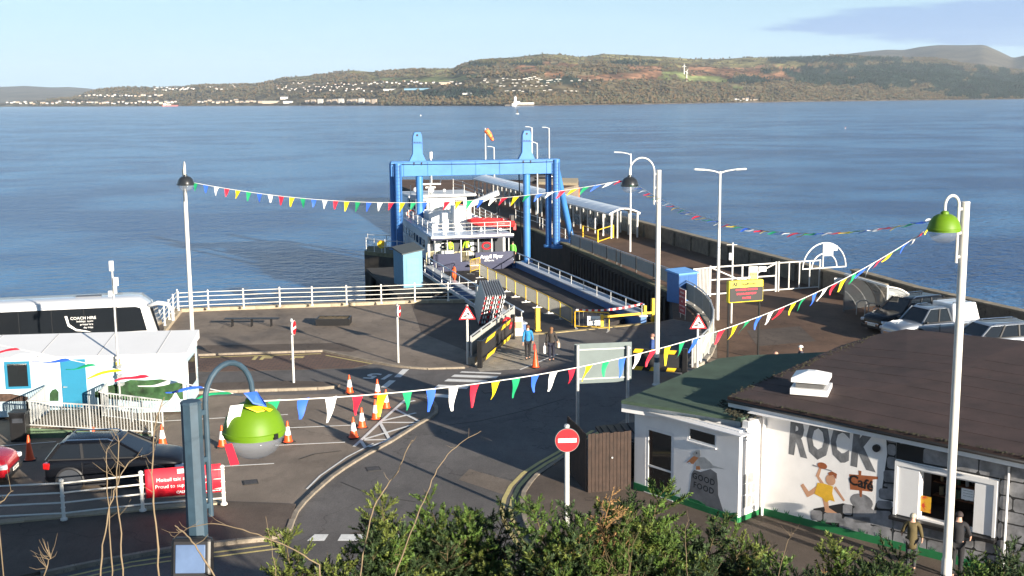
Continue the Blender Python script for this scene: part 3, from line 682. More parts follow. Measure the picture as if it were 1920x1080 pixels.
# bank below the camera
def bank_z(x, y):
    top = 11.4 if x > -3.5 else lerp(11.4, 7.0, min(1, (-3.5-x)/2.5))
    if x > 7.5: top = lerp(11.4, 2.0, min(1, (x-7.5)/4))
    if y < .5: top = min(top, 10.5)
    run = 24 if x > -3.5 else lerp(24, 17, min(1, (-3.5-x)/2.5))
    k = max(0, 1-y/run); return top*k**.92 + .12*noise.noise(Vector((x*.8, y*.8, 0)))*(1 if k > 0 else 0)
mb = MB(); nx, ny = 70, 36
for i in range(nx):
    for j in range(ny):
        x = -18+34*i/(nx-1); y = -3+29*j/(ny-1); mb.v.append((x, y, bank_z(x, max(y, 0))-(.05 if y > 0 else -y*1.5) if y < 25 else -.3))
mb.f = [(i*ny+j, (i+1)*ny+j, (i+1)*ny+j+1, i*ny+j+1) for i in range(nx-1) for j in range(ny-1)]
struct('grass_bank', mb, M('rough grass bank', (.05, .055, .02), .95, var=.4, scale=2, bump=.6, bscale=12), smooth=True)

# ================================================================== RAILINGS
def post_profile(h, r=.045):
    return [(r*1.9, 0), (r*1.9, .05), (r*1.2, .08), (r, .12), (r, h*.3), (r*1.35, h*.31), (r, h*.34), (r, h*.58), (r*1.35, h*.6), (r, h*.63), (r, h*.9), (r*1.4, h*.92), (r*.8, h*.95), (r*1.35, h*.985), (r*1.2, h*1.02), (.01, h*1.045)]
def railing(name, pts, h, zs, label, cat='railing', mat=None, rr_=.022, base=0, group=None, pr=.045):
    mat = mat or WPAINT; pts = [Vector(p) for p in pts]
    t = thing(name, label, cat, pts[0], 0, group); me = None
    for p in pts:
        if me is None:
            mb = MB(); mb.lathe(post_profile(h, pr), n=8); o = mb.build('post', mat, t, smooth='a'); me = o
            o.location = (0, 0, base)
        else: inst(me, 'post', t, p-pts[0]+Vector((0, 0, base)))
    for z in zs:
        mb = MB(); mb.tube([p+Vector((0, 0, base+z)) for p in pts], rr_, 6); mb.build('rail', mat, t, world=True, smooth='a')
    return t
railing('railing', [P(x, y, .2) - Vector((0, 0, .2)) for x, y in ((335, 583), (391, 580), (457, 577.5), (525, 574.5), (585.5, 573), (650, 571), (715, 569), (778, 566), (840.5, 564.5), (893, 561))], 1.2, (.3, .58, .86, 1.12), 'long white seafront railing behind the bench and the planter', base=.2)
railing('railing', [P(x, y) for x, y in ((334, 585), (326, 595), (318, 606), (309.5, 617), (301, 628), (292, 640))], 1.2, (.3, .58, .86, 1.12), 'short white railing running toward the camera behind the coach front', base=.2)
NR = railing('railing', [P(x, y, .16)-Vector((0, 0, .16)) for x, y in ((-60, 984), (120, 975), (268, 958), (420, 946))], 1.28, (.22, .56, .88, 1.19), 'near white railing with ball topped posts by the black car', base=.16, rr_=.028, pr=.06)
# banner
a = P(275, 958, .16); b = P(418, 945, .16); ban = thing('banner', 'red cloth banner with white lettering tied to the near white railing', 'banner', (a+b)/2 + Vector((.02, -.07, 0)), math.atan2(b.y-a.y, b.x-a.x))
L_ = (b-a).length; mb = MB(); nxx = 24
for k in range(nxx+1):
    for zz in (.28, .7, 1.22): mb.v.append(((k/nxx-.5)*L_*.99, .004*math.sin(k*1.1+zz*3), zz+.16))
mb.f = [(k*3+j, (k+1)*3+j, (k+1)*3+j+1, k*3+j+1) for k in range(nxx) for j in (0, 1)]
o = mb.build('cloth', M('banner red', (.62, .012, .03), .6, var=.08), ban, smooth=True); sm = o.modifiers.new('s', 'SOLIDIFY'); sm.thickness = .006
WPR = M('white print', (.85, .85, .85), .6, var=0)
text('Moiteil taic a chridh ad', .17, WPR, ban, loc=(-.05, -.03, 1.0), rot=(R(90), 0, 0))
text('Proud to support CalMac', .17, WPR, ban, loc=(0, -.03, .78), rot=(R(90), 0, 0))
text('CALMAC', .12, WPR, ban, loc=(0, -.03, .56), rot=(R(90), 0, 0), bold=.003)
text('www.calmac.co.uk', .075, WPR, ban, loc=(L_*.36, -.03, .52), rot=(R(90), 0, 0), bold=.001)
MB().box((-.05, -.03, 1.25), (.26, .006, .14)).build('emblem', WPR, ban)

# bench and planter
bl = P(436, 612); br_ = P(509, 611.5); d = (br_-bl); be = thing('bench', 'long black slatted bench on the sunny promenade', 'bench', (bl+br_)/2, math.atan2(d.y, d.x))
Lb = d.length+.9
for k in range(5): MB().box((0, -.2+.1*k, .46), (Lb, .07, .035)).build('slat', BLACK, be)
for xx in (-d.length/2, 0, d.length/2):
    mb = MB(); mb.box((xx, -.15, .22), (.06, .06, .44)); mb.box((xx, .15, .22), (.06, .06, .44)); mb.box((xx, 0, .42), (.05, .44, .04)); mb.build('leg', BLACK, be)
p0 = P(592, 611); p1 = P(655, 610.5); d = p1-p0; pl = thing('planter', 'black rectangular planter of bare earth near the seafront railing', 'planter', (p0+p1)/2, math.atan2(d.y, d.x)); w = d.length
for (c, s) in (((0, 0, .2), (w, .07, .4)), ((0, 1.1, .2), (w, .07, .4)), ((-w/2+.035, .55, .2), (.07, 1.03, .398)), ((w/2-.035, .55, .2), (.07, 1.03, .398))): MB().box(c, s).build('side_panel', BLACK, pl)
mb = MB()
for i in range(15):
    for j in range(9): mb.v.append((-w/2+.05+(w-.1)*i/14, .05+1.0*j/8, .33+.05*random.random()))
mb.f = [(i*9+j, (i+1)*9+j, (i+1)*9+j+1, i*9+j+1) for i in range(14) for j in range(8)]
mb.build('soil', M('bare soil', (.10, .075, .04), .95, var=.5, scale=12), pl)

# ================================================================== CONES
ORANGE = M('cone orange', (.85, .085, .012), .45, var=.08); REFL = M('reflective white', (.8, .8, .8), .4, var=.05); RUB = M('black rubber', (.015, .015, .015), .7, var=.2)
def cone(h=.84, sleeve=True, full='orange plastic traffic cone'):
    t = thing('traffic_cone', full, 'traffic cone')
    MB().prism([(-.22, -.22), (.22, -.22), (.22, .22), (-.22, .22)], 0, .04).build('base', RUB, t, bevel=.012)
    s = h/.84
    MB().lathe([(.20, .04), (.17, .06), (.155*1, .1), (.028*1, h), (.0005, h+.002)], n=16).build('cone_body', ORANGE, t, smooth='a')
    if sleeve:
        r = lambda z: .155+(z-.1)/(h-.1)*(.028-.155)+.004
        MB().lathe([(r(.3*s), .3*s), (r(.62*s), .62*s)], n=16).build('sleeve', REFL, t, smooth='a')
    return t
c0 = cone(); cl = [((655.5, 737.5), 'cone with white sleeve standing farthest left in the shaded road'), ((708, 746), 'cone at the far end of the line by the hatch marking'), ((724, 766.5), 'cone nearest the point of the white hatch marking'), ((704, 787), 'fourth cone of the line, between the hatch point and two nearer cones'), ((678.6, 802.5), 'cone right behind the brightest sunlit cone'), ((663, 821.5), 'sunlit cone at the near end of the line by the hatch marking'), ((540, 829.5), 'sunlit cone standing alone right of the green lamp'), ((417, 838), 'cone half hidden behind the clear bowl of the green lamp'), ((305, 836), 'cone standing behind the bonnet of the black car')]
for i, (p, l) in enumerate(cl):
    o = c0 if i == 0 else copy_tree(c0); place(o, P(*p)+Vector((0, 0, .012)), random.uniform(0, 1.5), l, 'orange cones with white sleeves')
c1 = cone(.95, False, 'x'); place(c1, P(56, 862.5), .3, 'plain dull red cone left of the black car', 'plain cones without sleeves')
c2 = copy_tree(c1); place(c2, P(1004, 690)+Vector((0, 0, .02)), .8, 'plain orange cone at the feet of the walking women')
c3 = copy_tree(c1); place(c3, P(178, 846), .2, 'plain cone whose tip shows above the roof of the black car')

# ================================================================== SIGNS
SRED = M('sign red', (.60, .012, .02), .45, var=.04); SWH = M('sign white', (.82, .82, .80), .45, var=.04); SGREY = M('sign grey back', (.13, .165, .165), .6, var=.08)
RUSTW = M('white post with rust', (.62, .62, .58), .55, var=.08, scale=5, col2=(.30, .12, .04), thr=.64)
def no_entry(name, loc, rz, h, r, label, pr=.05, both=False):
    t = thing(name, label, 'road sign', loc, rz, 'no entry signs')
    MB().cyl((0, 0, 0), (0, 0, h), pr, n=12).build('pole', RUSTW, t, smooth='a')
    zc = h-r-.03
    MB().lathe([(r, -.03), (r, .03)], (0, -.09, zc), 32, 'Y').build('sign_back', SWH if both else SGREY, t)
    for k in ((-1,) if not both else (-1, 1)):
        MB().lathe([(r*.95, 0), (r*.95, .006)], (0, -.09+k*.036, zc), 32, 'Y').build('disc', SRED, t)
        MB().box((0, -.09+k*.046, zc), (r*1.5, .006, r*.34)).build('white_bar', SWH, t)
    MB().cyl((0, 0, h), (0, 0, h+.06), pr*1.3, pr*.9, n=12).build('cap', GALV, t)
    return t
no_entry('no_entry_sign', P(1063, 998), R(4), 3.32, .37, 'big red no entry sign in front of the brown timber fence', .075)
no_entry('no_entry_sign', P(551, 722)+Vector((0, 0, .12)), R(86), 2.95, .34, 'no entry sign seen edge on above the traffic island', .055, True)
no_entry('no_entry_sign', P(747, 680), R(84), 2.95, .30, 'no entry sign on a rusty post right of the planter', .05, True)
def warn_sign(loc, rz, h, label):
    t = thing('warning_sign', label, 'road sign', loc, rz, 'quayside warning signs')
    MB().cyl((0, 0, 0), (0, 0, h), .06, n=12).build('pole', RUSTW, t, smooth='a')
    w = .42; z0 = h-.72
    def tri(k): return [(-w*k, z0+(1-k)*.24), (w*k, z0+(1-k)*.24), (0, z0+.72-(1-k)*.48)]
    def sl(k, y, th, nm, m):
        p = tri(k); mb = MB(); mb.slab([(q[0], y, q[1]) for q in p], (0, -th, 0)); mb.build(nm, m, t)
    sl(1.0, -.07, .03, 'red_triangle', SRED); sl(.72, -.101, .006, 'white_field', SWH)
    mb = MB(); mb.slab([(-.20, -.109, z0+.14), (-.02, -.109, z0+.14), (-.02, -.109, z0+.24), (-.20, -.109, z0+.20)], (0, -.005, 0)); mb.slab([(.0, -.109, z0+.27), (.10, -.109, z0+.20), (.14, -.109, z0+.24), (.05, -.109, z0+.36), (-.03, -.109, z0+.33)], (0, -.005, 0)); mb.slab([(.0, -.109, z0+.13), (.22, -.109, z0+.13), (.22, -.109, z0+.16), (.0, -.109, z0+.16)], (0, -.005, 0))
    mb.build('car_symbol', BLACK, t)
warn_sign(P(877, 683), R(8), 3.0, 'red triangle quayside warning sign on the left of the ramp entrance')
warn_sign(P(1307, 693), R(5), 2.75, 'red triangle quayside warning sign on the right by the curved panels')
# large sign seen from behind
a = P(1083, 850); b = P(1176, 845); t = thing('large_sign', 'large grey traffic sign seen from its back behind the bunting', 'sign', a, math.atan2(b.y-a.y, b.x-a.x)); w = (b-a).length
for x in (0, w): MB().cyl((x, 0, 0), (x, 0, 4.1 if x == 0 else 4.0), .065, n=12).build('post', GALV, t, smooth='a')
MB().slab([(-.1, .09, 2.62), (w+.17, .09, 2.62), (w+.17, .09, 4.12), (-.1, .09, 4.12)], (0, .03, 0)).build('sign_panel', SGREY, t, bevel=.01)
for z in (2.8, 3.9): MB().box((w/2+.03, .077, z), (w+.2, .02, .05)).build('stiffener', GALV, t)
# ================================================================== CAFE
RENDER = M('white rough render', (.84, .82, .80), .85, var=.06, scale=1.5, bump=.10, bscale=14, col2=(.62, .60, .56), thr=.68)
UPVC = M('white window frame', (.76, .76, .76), .35, var=.03)
DGLASS = M('dark window glass', (.015, .018, .02), .06, var=0, spec=.8)
BIRDP = M('pale bird paint', (.42, .42, .41), .8, var=.25, scale=5)
GREENP = M('green plinth paint', (.012, .16, .05), .7, var=.15, scale=4)
STONEP = M('grey stone paint', (.235, .235, .245), .8, var=.5, scale=2.2)
STONEL = M('light stone paint', (.22, .225, .23), .8, var=.3, scale=4.0)
JOINTP = M('black joint paint', (.015, .015, .016), .8, var=.1)
FELTB = M('brown mineral felt', (.048, .028, .025), .9, var=.35, scale=1.1, bump=.5, bscale=60, col2=(.028, .020, .018), thr=.58)
FELTG = M('green mineral felt', (.050, .085, .055), .9, var=.22, scale=1.3, bump=.5, bscale=60, col2=(.035, .050, .033), thr=.6)
FASC = M('white fascia board', (.76, .76, .77), .5, var=.08, scale=2, col2=(.42, .36, .28), thr=.70)
MOSSM = M('roof moss', (.032, .030, .016), .95, var=.6, scale=9)
cafe = thing('cafe_building', 'white cafe with brown and green felt roofs, stone mural and serving hatch', 'cafe', P(1424, 969))
Wd = Vector((.743, -.669, 0)).normalized(); Nd = Vector((-Wd.y, Wd.x, 0)); C0 = P(1424, 969)
def LW(x, y, z): return C0 + Wd*x + Nd*y + Vector((0, 0, z))
class Plane:
    def __init__(s, o, d):
        s.o = Vector(o); s.d = Vector(d).normalized(); s.n = Vector((s.d.y, -s.d.x, 0))   # n faces the camera side
    def hit(s, x, y):
        r = ray(x, y); t = (s.o-CAM).dot(s.n)/r.dot(s.n); return CAM+r*t
    def loc(s, x, y):
        p = s.hit(x, y); return (p-s.o).dot(s.d), p.z
    def pt(s, u, z, off=0): return s.o + s.d*u + s.n*off + Vector((0, 0, z))
    def paint(s, pxs, off, name, mat, parent, th=.004, uz=False):
        off *= .3; th *= .3; q = [s.pt(*(p if uz else s.loc(*p)), off) for p in pxs]
        mb = MB(); mb.slab(q, s.n*th); return mb.build(name, mat, parent, world=True)
    def rz(s): return math.atan2(s.d.y, s.d.x)
RK = Plane(C0, Wd)
A_ = P(1189, 920); B_ = P(1383, 986); AB = Plane(A_, B_-A_); BC = Plane(B_, C0-B_)
z2 = lambda cx, cy: (1440+cx/2.454, 640+cy/2.454)
z3 = lambda cx, cy: (1080+cx/3, 640+cy/3)
# --- rock wall, with the hatch opening left free
hx0, hz1 = RK.loc(1726, 884); hx1, _ = RK.loc(1830, 900); _, hz0 = RK.loc(1728, 972)
WL = 10.2
def wall_piece(u0, u1, z0, z1, name='wall', mat=None):
    mb = MB(); mb.hexa([RK.pt(u0, z0, 0), RK.pt(u1, z0, 0), RK.pt(u1, z0, -.25), RK.pt(u0, z0, -.25), RK.pt(u0, z1, 0), RK.pt(u1, z1, 0), RK.pt(u1, z1, -.25), RK.pt(u0, z1, -.25)])
    return mb.build(name, mat or RENDER, cafe, world=True)
wall_piece(0, hx0, 0, 3.45); wall_piece(hx1, WL, 0, 3.45); wall_piece(hx0, hx1, 0, hz0); wall_piece(hx0, hx1, hz1, 3.45)
mb = MB(); ba = LW(WL, 0, 0); bk = LW(WL, 10, 0); bl_ = P(1600, 680, 0); mb.beam(ba+Vector((0, 0, 1.75)), bk+Vector((0, 0, 1.75)), .25, 3.4); mb.build('wall', RENDER, cafe, world=True)
mb = MB(); mb.beam(LW(WL, 9.9, 1.85), LW(.5, 9.9, 1.85), .25, 3.6); mb.build('wall', RENDER, cafe, world=True)
# interior
INT = M('dark brown interior', (.05, .025, .015), .8, var=.3)
mb = MB(); mb.hexa([RK.pt(hx0-.6, .05, -.26), RK.pt(hx1+.6, .05, -.26), RK.pt(hx1+.6, .05, -2.4), RK.pt(hx0-.6, .05, -2.4), RK.pt(hx0-.6, .9, -.26), RK.pt(hx1+.6, .9, -.26), RK.pt(hx1+.6, .9, -2.4), RK.pt(hx0-.6, .9, -2.4)]); mb.build('counter', INT, cafe, world=True)
mb = MB(); mb.hexa([RK.pt(hx0-.6, .9, -2.3), RK.pt(hx1+.6, .9, -2.3), RK.pt(hx1+.6, .9, -2.4), RK.pt(hx0-.6, .9, -2.4), RK.pt(hx0-.6, 3.2, -2.3), RK.pt(hx1+.6, 3.2, -2.3), RK.pt(hx1+.6, 3.2, -2.4), RK.pt(hx0-.6, 3.2, -2.4)]); mb.build('back_wall', INT, cafe, world=True)
for k in range(3):
    mb = MB(); z = 1.25+.42*k; mb.beam(RK.pt(hx0-.4, z, -2.1), RK.pt(hx1+.4, z, -2.1), .3, .03); mb.build('shelf', M('warm shelf wood', (.22, .09, .04), .6), cafe, world=True)
    for j in range(9):
        mb = MB(); c = RK.pt(hx0-.2+.25*j, z+.015, -2.1); hgt = random.uniform(.12, .26); mb.cyl(c, c+Vector((0, 0, hgt)), random.uniform(.03, .07), n=8)
        mb.build('jar', M('jar %d' % (j % 4), [(.6, .5, .3), (.5, .08, .04), (.1, .2, .12), (.6, .6, .6)][j % 4], .4), cafe, world=True)
# hatch frame, shutters, sill, notice
fx0, fz1 = RK.loc(1681, 862); fx1, _ = RK.loc(1873, 900); fz0 = hz0-.04
for (u0, u1, z0, z1, nm) in ((fx0, fx1, fz1-.13, fz1, 'hatch_frame'), (fx0, fx0+.08, fz0, fz1-.132, 'hatch_frame'), (fx1-.08, fx1, fz0, fz1-.132, 'hatch_frame')):
    mb = MB(); mb.hexa([RK.pt(u0, z0, .10), RK.pt(u1, z0, .10), RK.pt(u1, z0, .002), RK.pt(u0, z0, .002), RK.pt(u0, z1, .10), RK.pt(u1, z1, .10), RK.pt(u1, z1, .002), RK.pt(u0, z1, .002)]); mb.build(nm, UPVC, cafe, world=True)
for (u0, u1) in ((fx0+.085, hx0-.005), (hx1+.005, fx1-.085)):
    mb = MB(); mb.hexa([RK.pt(u0, fz0+.02, .06), RK.pt(u1, fz0+.02, .06), RK.pt(u1, fz0+.02, .02), RK.pt(u0, fz0+.02, .02), RK.pt(u0, fz1-.14, .06), RK.pt(u1, fz1-.14, .06), RK.pt(u1, fz1-.14, .02), RK.pt(u0, fz1-.14, .02)]); mb.build('shutter', UPVC, cafe, world=True)
mb = MB(); mb.beam(RK.pt(fx0-.05, fz0-.06, .14), RK.pt(fx1+.05, fz0-.06, .14), .26, .10); mb.build('serving_sill', BLACK, cafe, world=True)
c = RK.pt(*RK.loc(1813, 925), -.02); mb = MB(); mb.slab([RK.pt(RK.loc(1802, 915)[0], RK.loc(1802, 915)[1], -.04), RK.pt(RK.loc(1826, 915)[0], RK.loc(1802, 915)[1], -.04), RK.pt(RK.loc(1826, 915)[0], RK.loc(1802, 936)[1], -.04), RK.pt(RK.loc(1802, 915)[0], RK.loc(1802, 936)[1], -.04)], RK.n*.004); mb.build('paper_notice', M('paper', (.8, .8, .78), .7), cafe, world=True)
for i in range(3):
    u, z = RK.loc(1814, 921+5*i); text('~~~~~', .09, BLACK, cafe, 'notice_writing', RK.pt(u, z, -.03), (R(90), 0, RK.rz()), .001, world=True)
mb = MB(); u, z = RK.loc(1735, 945); mb.slab([RK.pt(u-.15, z-.25, -.03), RK.pt(u+.15, z-.25, -.03), RK.pt(u+.15, z+.22, -.03), RK.pt(u-.15, z+.22, -.03)], RK.n*.004); mb.build('price_card', M('yellow and red card', (.75, .42, .03), .6, var=0, col2=(.6, .05, .02), thr=.5, scale=3), cafe, world=True)
# painted stonework
bound = [z2(545, 440), z2(548, 520), z2(560, 560), z2(530, 640), z2(505, 680), z2(520, 725), z2(490, 740), z2(480, 775), z2(400, 752), z2(345, 745), z2(300, 790), z2(210, 770), z2(190, 800), z2(215, 835)]
bl2 = [RK.loc(*p) for p in bound]
GZ = .32
poly_r = [(bl2[0][0], 3.28)] + bl2[1:] + [(bl2[-1][0]+.1, GZ+.02)] + [(WL, GZ-.2), (WL, 3.28)]
def inside(pt, poly):
    x, y = pt; r = False; n = len(poly)
    for i in range(n):
        x1, y1 = poly[i]; x2, y2 = poly[(i+1) % n]
        if (y1 > y) != (y2 > y) and x < (x2-x1)*(y-y1)/(y2-y1)+x1: r = not r
    return r
rs = random.Random(11)
gx0, gx1, gz0_, gz1_ = fx0-.02, fx1+.02, fz0-.12, fz1+.02
zrow = GZ-.1
while zrow < 3.2:
    hrow = rs.uniform(.34, .50); u = bl2[-2][0]-rs.uniform(0, .5)
    while u < WL:
        wst = rs.uniform(.55, 1.3); cu, cz = u+wst/2, zrow+hrow/2
        ok = inside((cu, cz), poly_r) and inside((u+.06, cz), poly_r)
        cells = [(u, u+wst, zrow, zrow+hrow)]
        if ok:
            # trim against the hatch
            new = []
            for (a0, a1, b0, b1) in cells:
                if a1 > gx0 and a0 < gx1 and b1 > gz0_ and b0 < gz1_:
                    if a0 < gx0-.15: new.append((a0, gx0, b0, b1))
                    if a1 > gx1+.15: new.append((gx1, a1, b0, b1))
                    if b1 > gz1_+.1: new.append((max(a0, gx0), min(a1, gx1), gz1_, b1))
                    if b0 < gz0_-.1: new.append((max(a0, gx0), min(a1, gx1), b0, gz0_))
                else: new.append((a0, a1, b0, b1))
            for (a0, a1, b0, b1) in new:
                j = lambda s=.03: rs.uniform(-s, s); g = .014; b1 = min(b1, 3.26)
                if b1-b0 < .08 or a1-a0 < .08: continue
                a0 += g; a1 -= g; b0 += g; b1 -= g; c = min(.06, (b1-b0)*.2)
                RK.paint([(a0+c+j(), b0), (a1-c+j(), b0+abs(j(.02))), (a1, b0+c+abs(j())), (a1-abs(j(.02)), b1-c), (a1-c, b1), (a0+c, b1-abs(j(.02))), (a0+abs(j(.02)), b1-c), (a0, b0+c)], .008, 'painted_stone', STONEP, cafe, uz=True)
        u += wst
    zrow += hrow
for (x0, y0, x1, y1) in ((548, 440, 600, 468), (602, 446, 730, 476), (734, 452, 858, 490), (862, 462, 960, 500), (550, 472, 588, 526), (548, 530, 588, 588), (532, 592, 588, 650), (530, 654, 586, 672), (510, 676, 584, 728), (500, 732, 572, 772), (345, 748, 388, 800), (392, 762, 482, 838), (486, 778, 566, 842), (348, 806, 472, 876), (480, 850, 562, 888), (196, 776, 250, 826), (256, 788, 340, 836)):
    c = 8; RK.paint([z2(x0+c, y0), z2(x1-c, y0+3), z2(x1, y0+c+3), z2(x1, y1-c), z2(x1-c, y1), z2(x0+c, y1-4), z2(x0, y1-c-4), z2(x0, y0+c)], .014, 'painted_stone', STONEP, cafe)
# black joints behind the stones (four fields round the hatch)
def field(poly):
    RK.paint(poly, .003, 'joint_paint', JOINTP, cafe, uz=True)
field([(bl2[0][0], 3.27), (bl2[1][0], bl2[1][1]), (bl2[3][0], bl2[3][1]), (bl2[5][0], bl2[5][1]), (gx0-.005, bl2[5][1]), (gx0-.005, 3.27)])
field([(bl2[6][0]+.05, bl2[6][1]-.01), (bl2[7][0]+.05, bl2[7][1]), (bl2[9][0], bl2[9][1]), (bl2[11][0], bl2[11][1]), (bl2[12][0]+.05, bl2[12][1]), (bl2[13][0]+.1, GZ+.0), (gx0-.005, GZ-.15), (gx0-.005, bl2[6][1]-.01)])
field([(gx0, gz0_), (gx0, GZ-.2), (WL, GZ-.2), (WL, gz0_)]); field([(gx1, gz0_+.005), (WL, gz0_+.005), (WL, 3.27), (gx1, 3.27)]); field([(gx0, gz1_+.005), (gx1-.005, gz1_+.005), (gx1-.005, 3.27), (gx0, 3.27)])
# big letters
def big_letter(ch, x0, x1, y0, y1, lean=0):
    u0, _ = RK.loc(x0, (y0+y1)/2); u1, _ = RK.loc(x1, (y0+y1)/2); _, za = RK.loc((x0+x1)/2, y0); _, zb = RK.loc((x0+x1)/2, y1)
    sz = (za-zb)/.80; o = text(ch, sz, M('letter stone paint', (.15, .155, .165), .8, var=.55, scale=2.5), cafe, 'mural_letter', RK.pt((u0+u1)/2, (za+zb)/2, .0022), (R(90), R(lean), RK.rz()), .0006, bold=.05*sz, world=True)
    o.scale = ((u1-u0)/(sz*.72), 1, 1)
big_letter('R', 1476, 1514, 784, 860, 2); big_letter('O', 1515, 1553, 788, 866); big_letter('C', 1557, 1593, 796, 871); big_letter('K', 1594, 1640, 803, 884, 3)
# generic running waiter, board and stone
SKIN = M('mural skin paint', (.55, .30, .18), .8, var=.08); YELP = M('mural yellow paint', (.72, .42, .03), .8, var=.12, scale=6); BRNP = M('mural brown paint', (.30, .09, .03), .8, var=.25, scale=5)
def stroke(pts, w, off, nm, mat):
    off *= .3
    q = [RK.loc(*z2(*p)) for p in pts]; mb = MB()
    for (a, b) in zip(q, q[1:]):
        dx, dz = b[0]-a[0], b[1]-a[1]; l = math.hypot(dx, dz); nx_, nz_ = -dz/l*w/2, dx/l*w/2; ex, ez = dx/l*w*.3, dz/l*w*.3
        mb.slab([RK.pt(a[0]+nx_-ex, a[1]+nz_-ez, off), RK.pt(a[0]-nx_-ex, a[1]-nz_-ez, off), RK.pt(b[0]-nx_*.7+ex, b[1]-nz_*.7+ez, off), RK.pt(b[0]+nx_*.7+ex, b[1]+nz_*.7+ez, off)], RK.n*.0009); off += .0002
    return mb.build(nm, mat, cafe, world=True)
def disc(c, rx, rz_, off, nm, mat, n=16):
    u, z = RK.loc(*z2(*c)); RK.paint([(u+rx*math.cos(2*math.pi*i/n), z+rz_*math.sin(2*math.pi*i/n)) for i in range(n)], off, nm, mat, cafe, uz=True)
stroke([(225, 680), (185, 705), (160, 665)], .17, .006, 'mural_leg', SKIN); stroke([(262, 720), (272, 775), (308, 795)], .19, .006, 'mural_leg', SKIN)
stroke([(310, 675), (348, 730)], .10, .006, 'mural_arm', SKIN); stroke([(250, 655), (228, 620), (240, 585)], .11, .006, 'mural_arm', SKIN)
RK.paint([z2(*p) for p in ((228, 650), (262, 655), (300, 668), (296, 700), (308, 738), (284, 730), (268, 742), (252, 722), (214, 702))], .013, 'mural_tunic', YELP, cafe)
disc((288, 638), .16, .17, .010, 'mural_face', SKIN); RK.paint([z2(*p) for p in ((276, 605), (295, 598), (318, 610), (314, 634), (300, 615), (282, 618))], .016, 'mural_hair', BRNP, cafe)
stroke([(208, 570), (292, 596)], .045, .016, 'mural_tray', STONEP); disc((250, 572), .16, .10, .017, 'mural_bun', BRNP)
RK.paint([z2(*p) for p in ((374, 611), (505, 622), (506, 634), (482, 636), (480, 692), (378, 682))], .006, 'mural_board', BRNP, cafe); stroke([(423, 600), (423, 612)], .1, .006, 'mural_board', BRNP); stroke([(427, 690), (427, 712)], .09, .006, 'mural_board', BRNP)
u, z = RK.loc(*z2(428, 652)); text('Café', .42, BLACK, cafe, 'mural_letter', RK.pt(u, z, .0050), (R(90), R(6), RK.rz()), .0006, bold=.012, world=True)
disc((430, 738), .36, .24, .004, 'painted_stone', STONEP)
mb = MB(); u, z = RK.loc(*z2(502, 490)); mb.cyl(RK.pt(u, z, .0), RK.pt(u, z, .09), .11, n=14); mb.build('alarm_bell', BLACK, cafe, world=True)  # round black alarm bell on the mural wall, gives no light
# green plinth with painted grass blades
def plinth(pl, u0, u1, h, name='plinth'):
    mb = MB(); mb.hexa([pl.pt(u0, 0, .03), pl.pt(u1, 0, .03), pl.pt(u1, 0, .001), pl.pt(u0, 0, .001), pl.pt(u0, h, .03), pl.pt(u1, h, .03), pl.pt(u1, h, .001), pl.pt(u0, h, .001)]); mb.build(name, GREENP, cafe, world=True)
    mb = MB(); u = u0+.2
    while u < u1-.2:
        if rs.random() < .5:
            for q in (-.05, 0, .06):
                mb.slab([pl.pt(u+q*.6-.02, h, .012), pl.pt(u+q*.6+.02, h, .012), pl.pt(u+q*1.8, h+rs.uniform(.08, .16), .012)], pl.n*.003)
        u += rs.uniform(.15, .5)
    if mb.v: mb.build('painted_grass', GREENP, cafe, world=True)
plinth(RK, .02, WL, GZ)
# --- front block
ABL = (B_-A_).length; BCL = (C0-B_).length; BK1 = P(1347, 676, 0); 
FH = 3.0
def wallseg(pl, u0, u1, z0, z1, t=.22, name='wall'):
    mb = MB(); mb.hexa([pl.pt(u0, z0, 0), pl.pt(u1, z0, 0), pl.pt(u1, z0, -t), pl.pt(u0, z0, -t), pl.pt(u0, z1, 0), pl.pt(u1, z1, 0), pl.pt(u1, z1, -t), pl.pt(u0, z1, -t)]); mb.build(name, RENDER, cafe, world=True)
dx0, dz1 = AB.loc(1211, 798); dx1, dz0 = AB.loc(1262, 942); dz0 = .12
wx0, wz1 = AB.loc(1290, 799); wx1, _q = AB.loc(1343, 828); _q, wz0 = AB.loc(1290, 825)
wallseg(AB, 0, dx0, 0, FH); wallseg(AB, dx0, dx1, 0, dz0); wallseg(AB, dx0, dx1, dz1, FH); wallseg(AB, dx1, wx0, 0, FH); wallseg(AB, wx0, wx1, 0, wz0); wallseg(AB, wx0, wx1, wz1, FH); wallseg(AB, wx1, ABL, 0, FH)
rx0, rzz1 = BC.loc(*z3(947, 500)); rx1, rzz0 = BC.loc(*z3(968, 548))
wallseg(BC, .222, rx0, 0, FH); wallseg(BC, rx0, rx1, 0, rzz0); wallseg(BC, rx0, rx1, rzz1, FH); wallseg(BC, rx1, BCL, 0, FH+.2)
mb = MB(); _b = P(1358, 683, 3.1); mb.beam(A_+Vector((.12, -.05, 1.5)), Vector((_b.x, _b.y, 1.5)), .2, 3.0); mb.build('wall', RENDER, cafe, world=True)
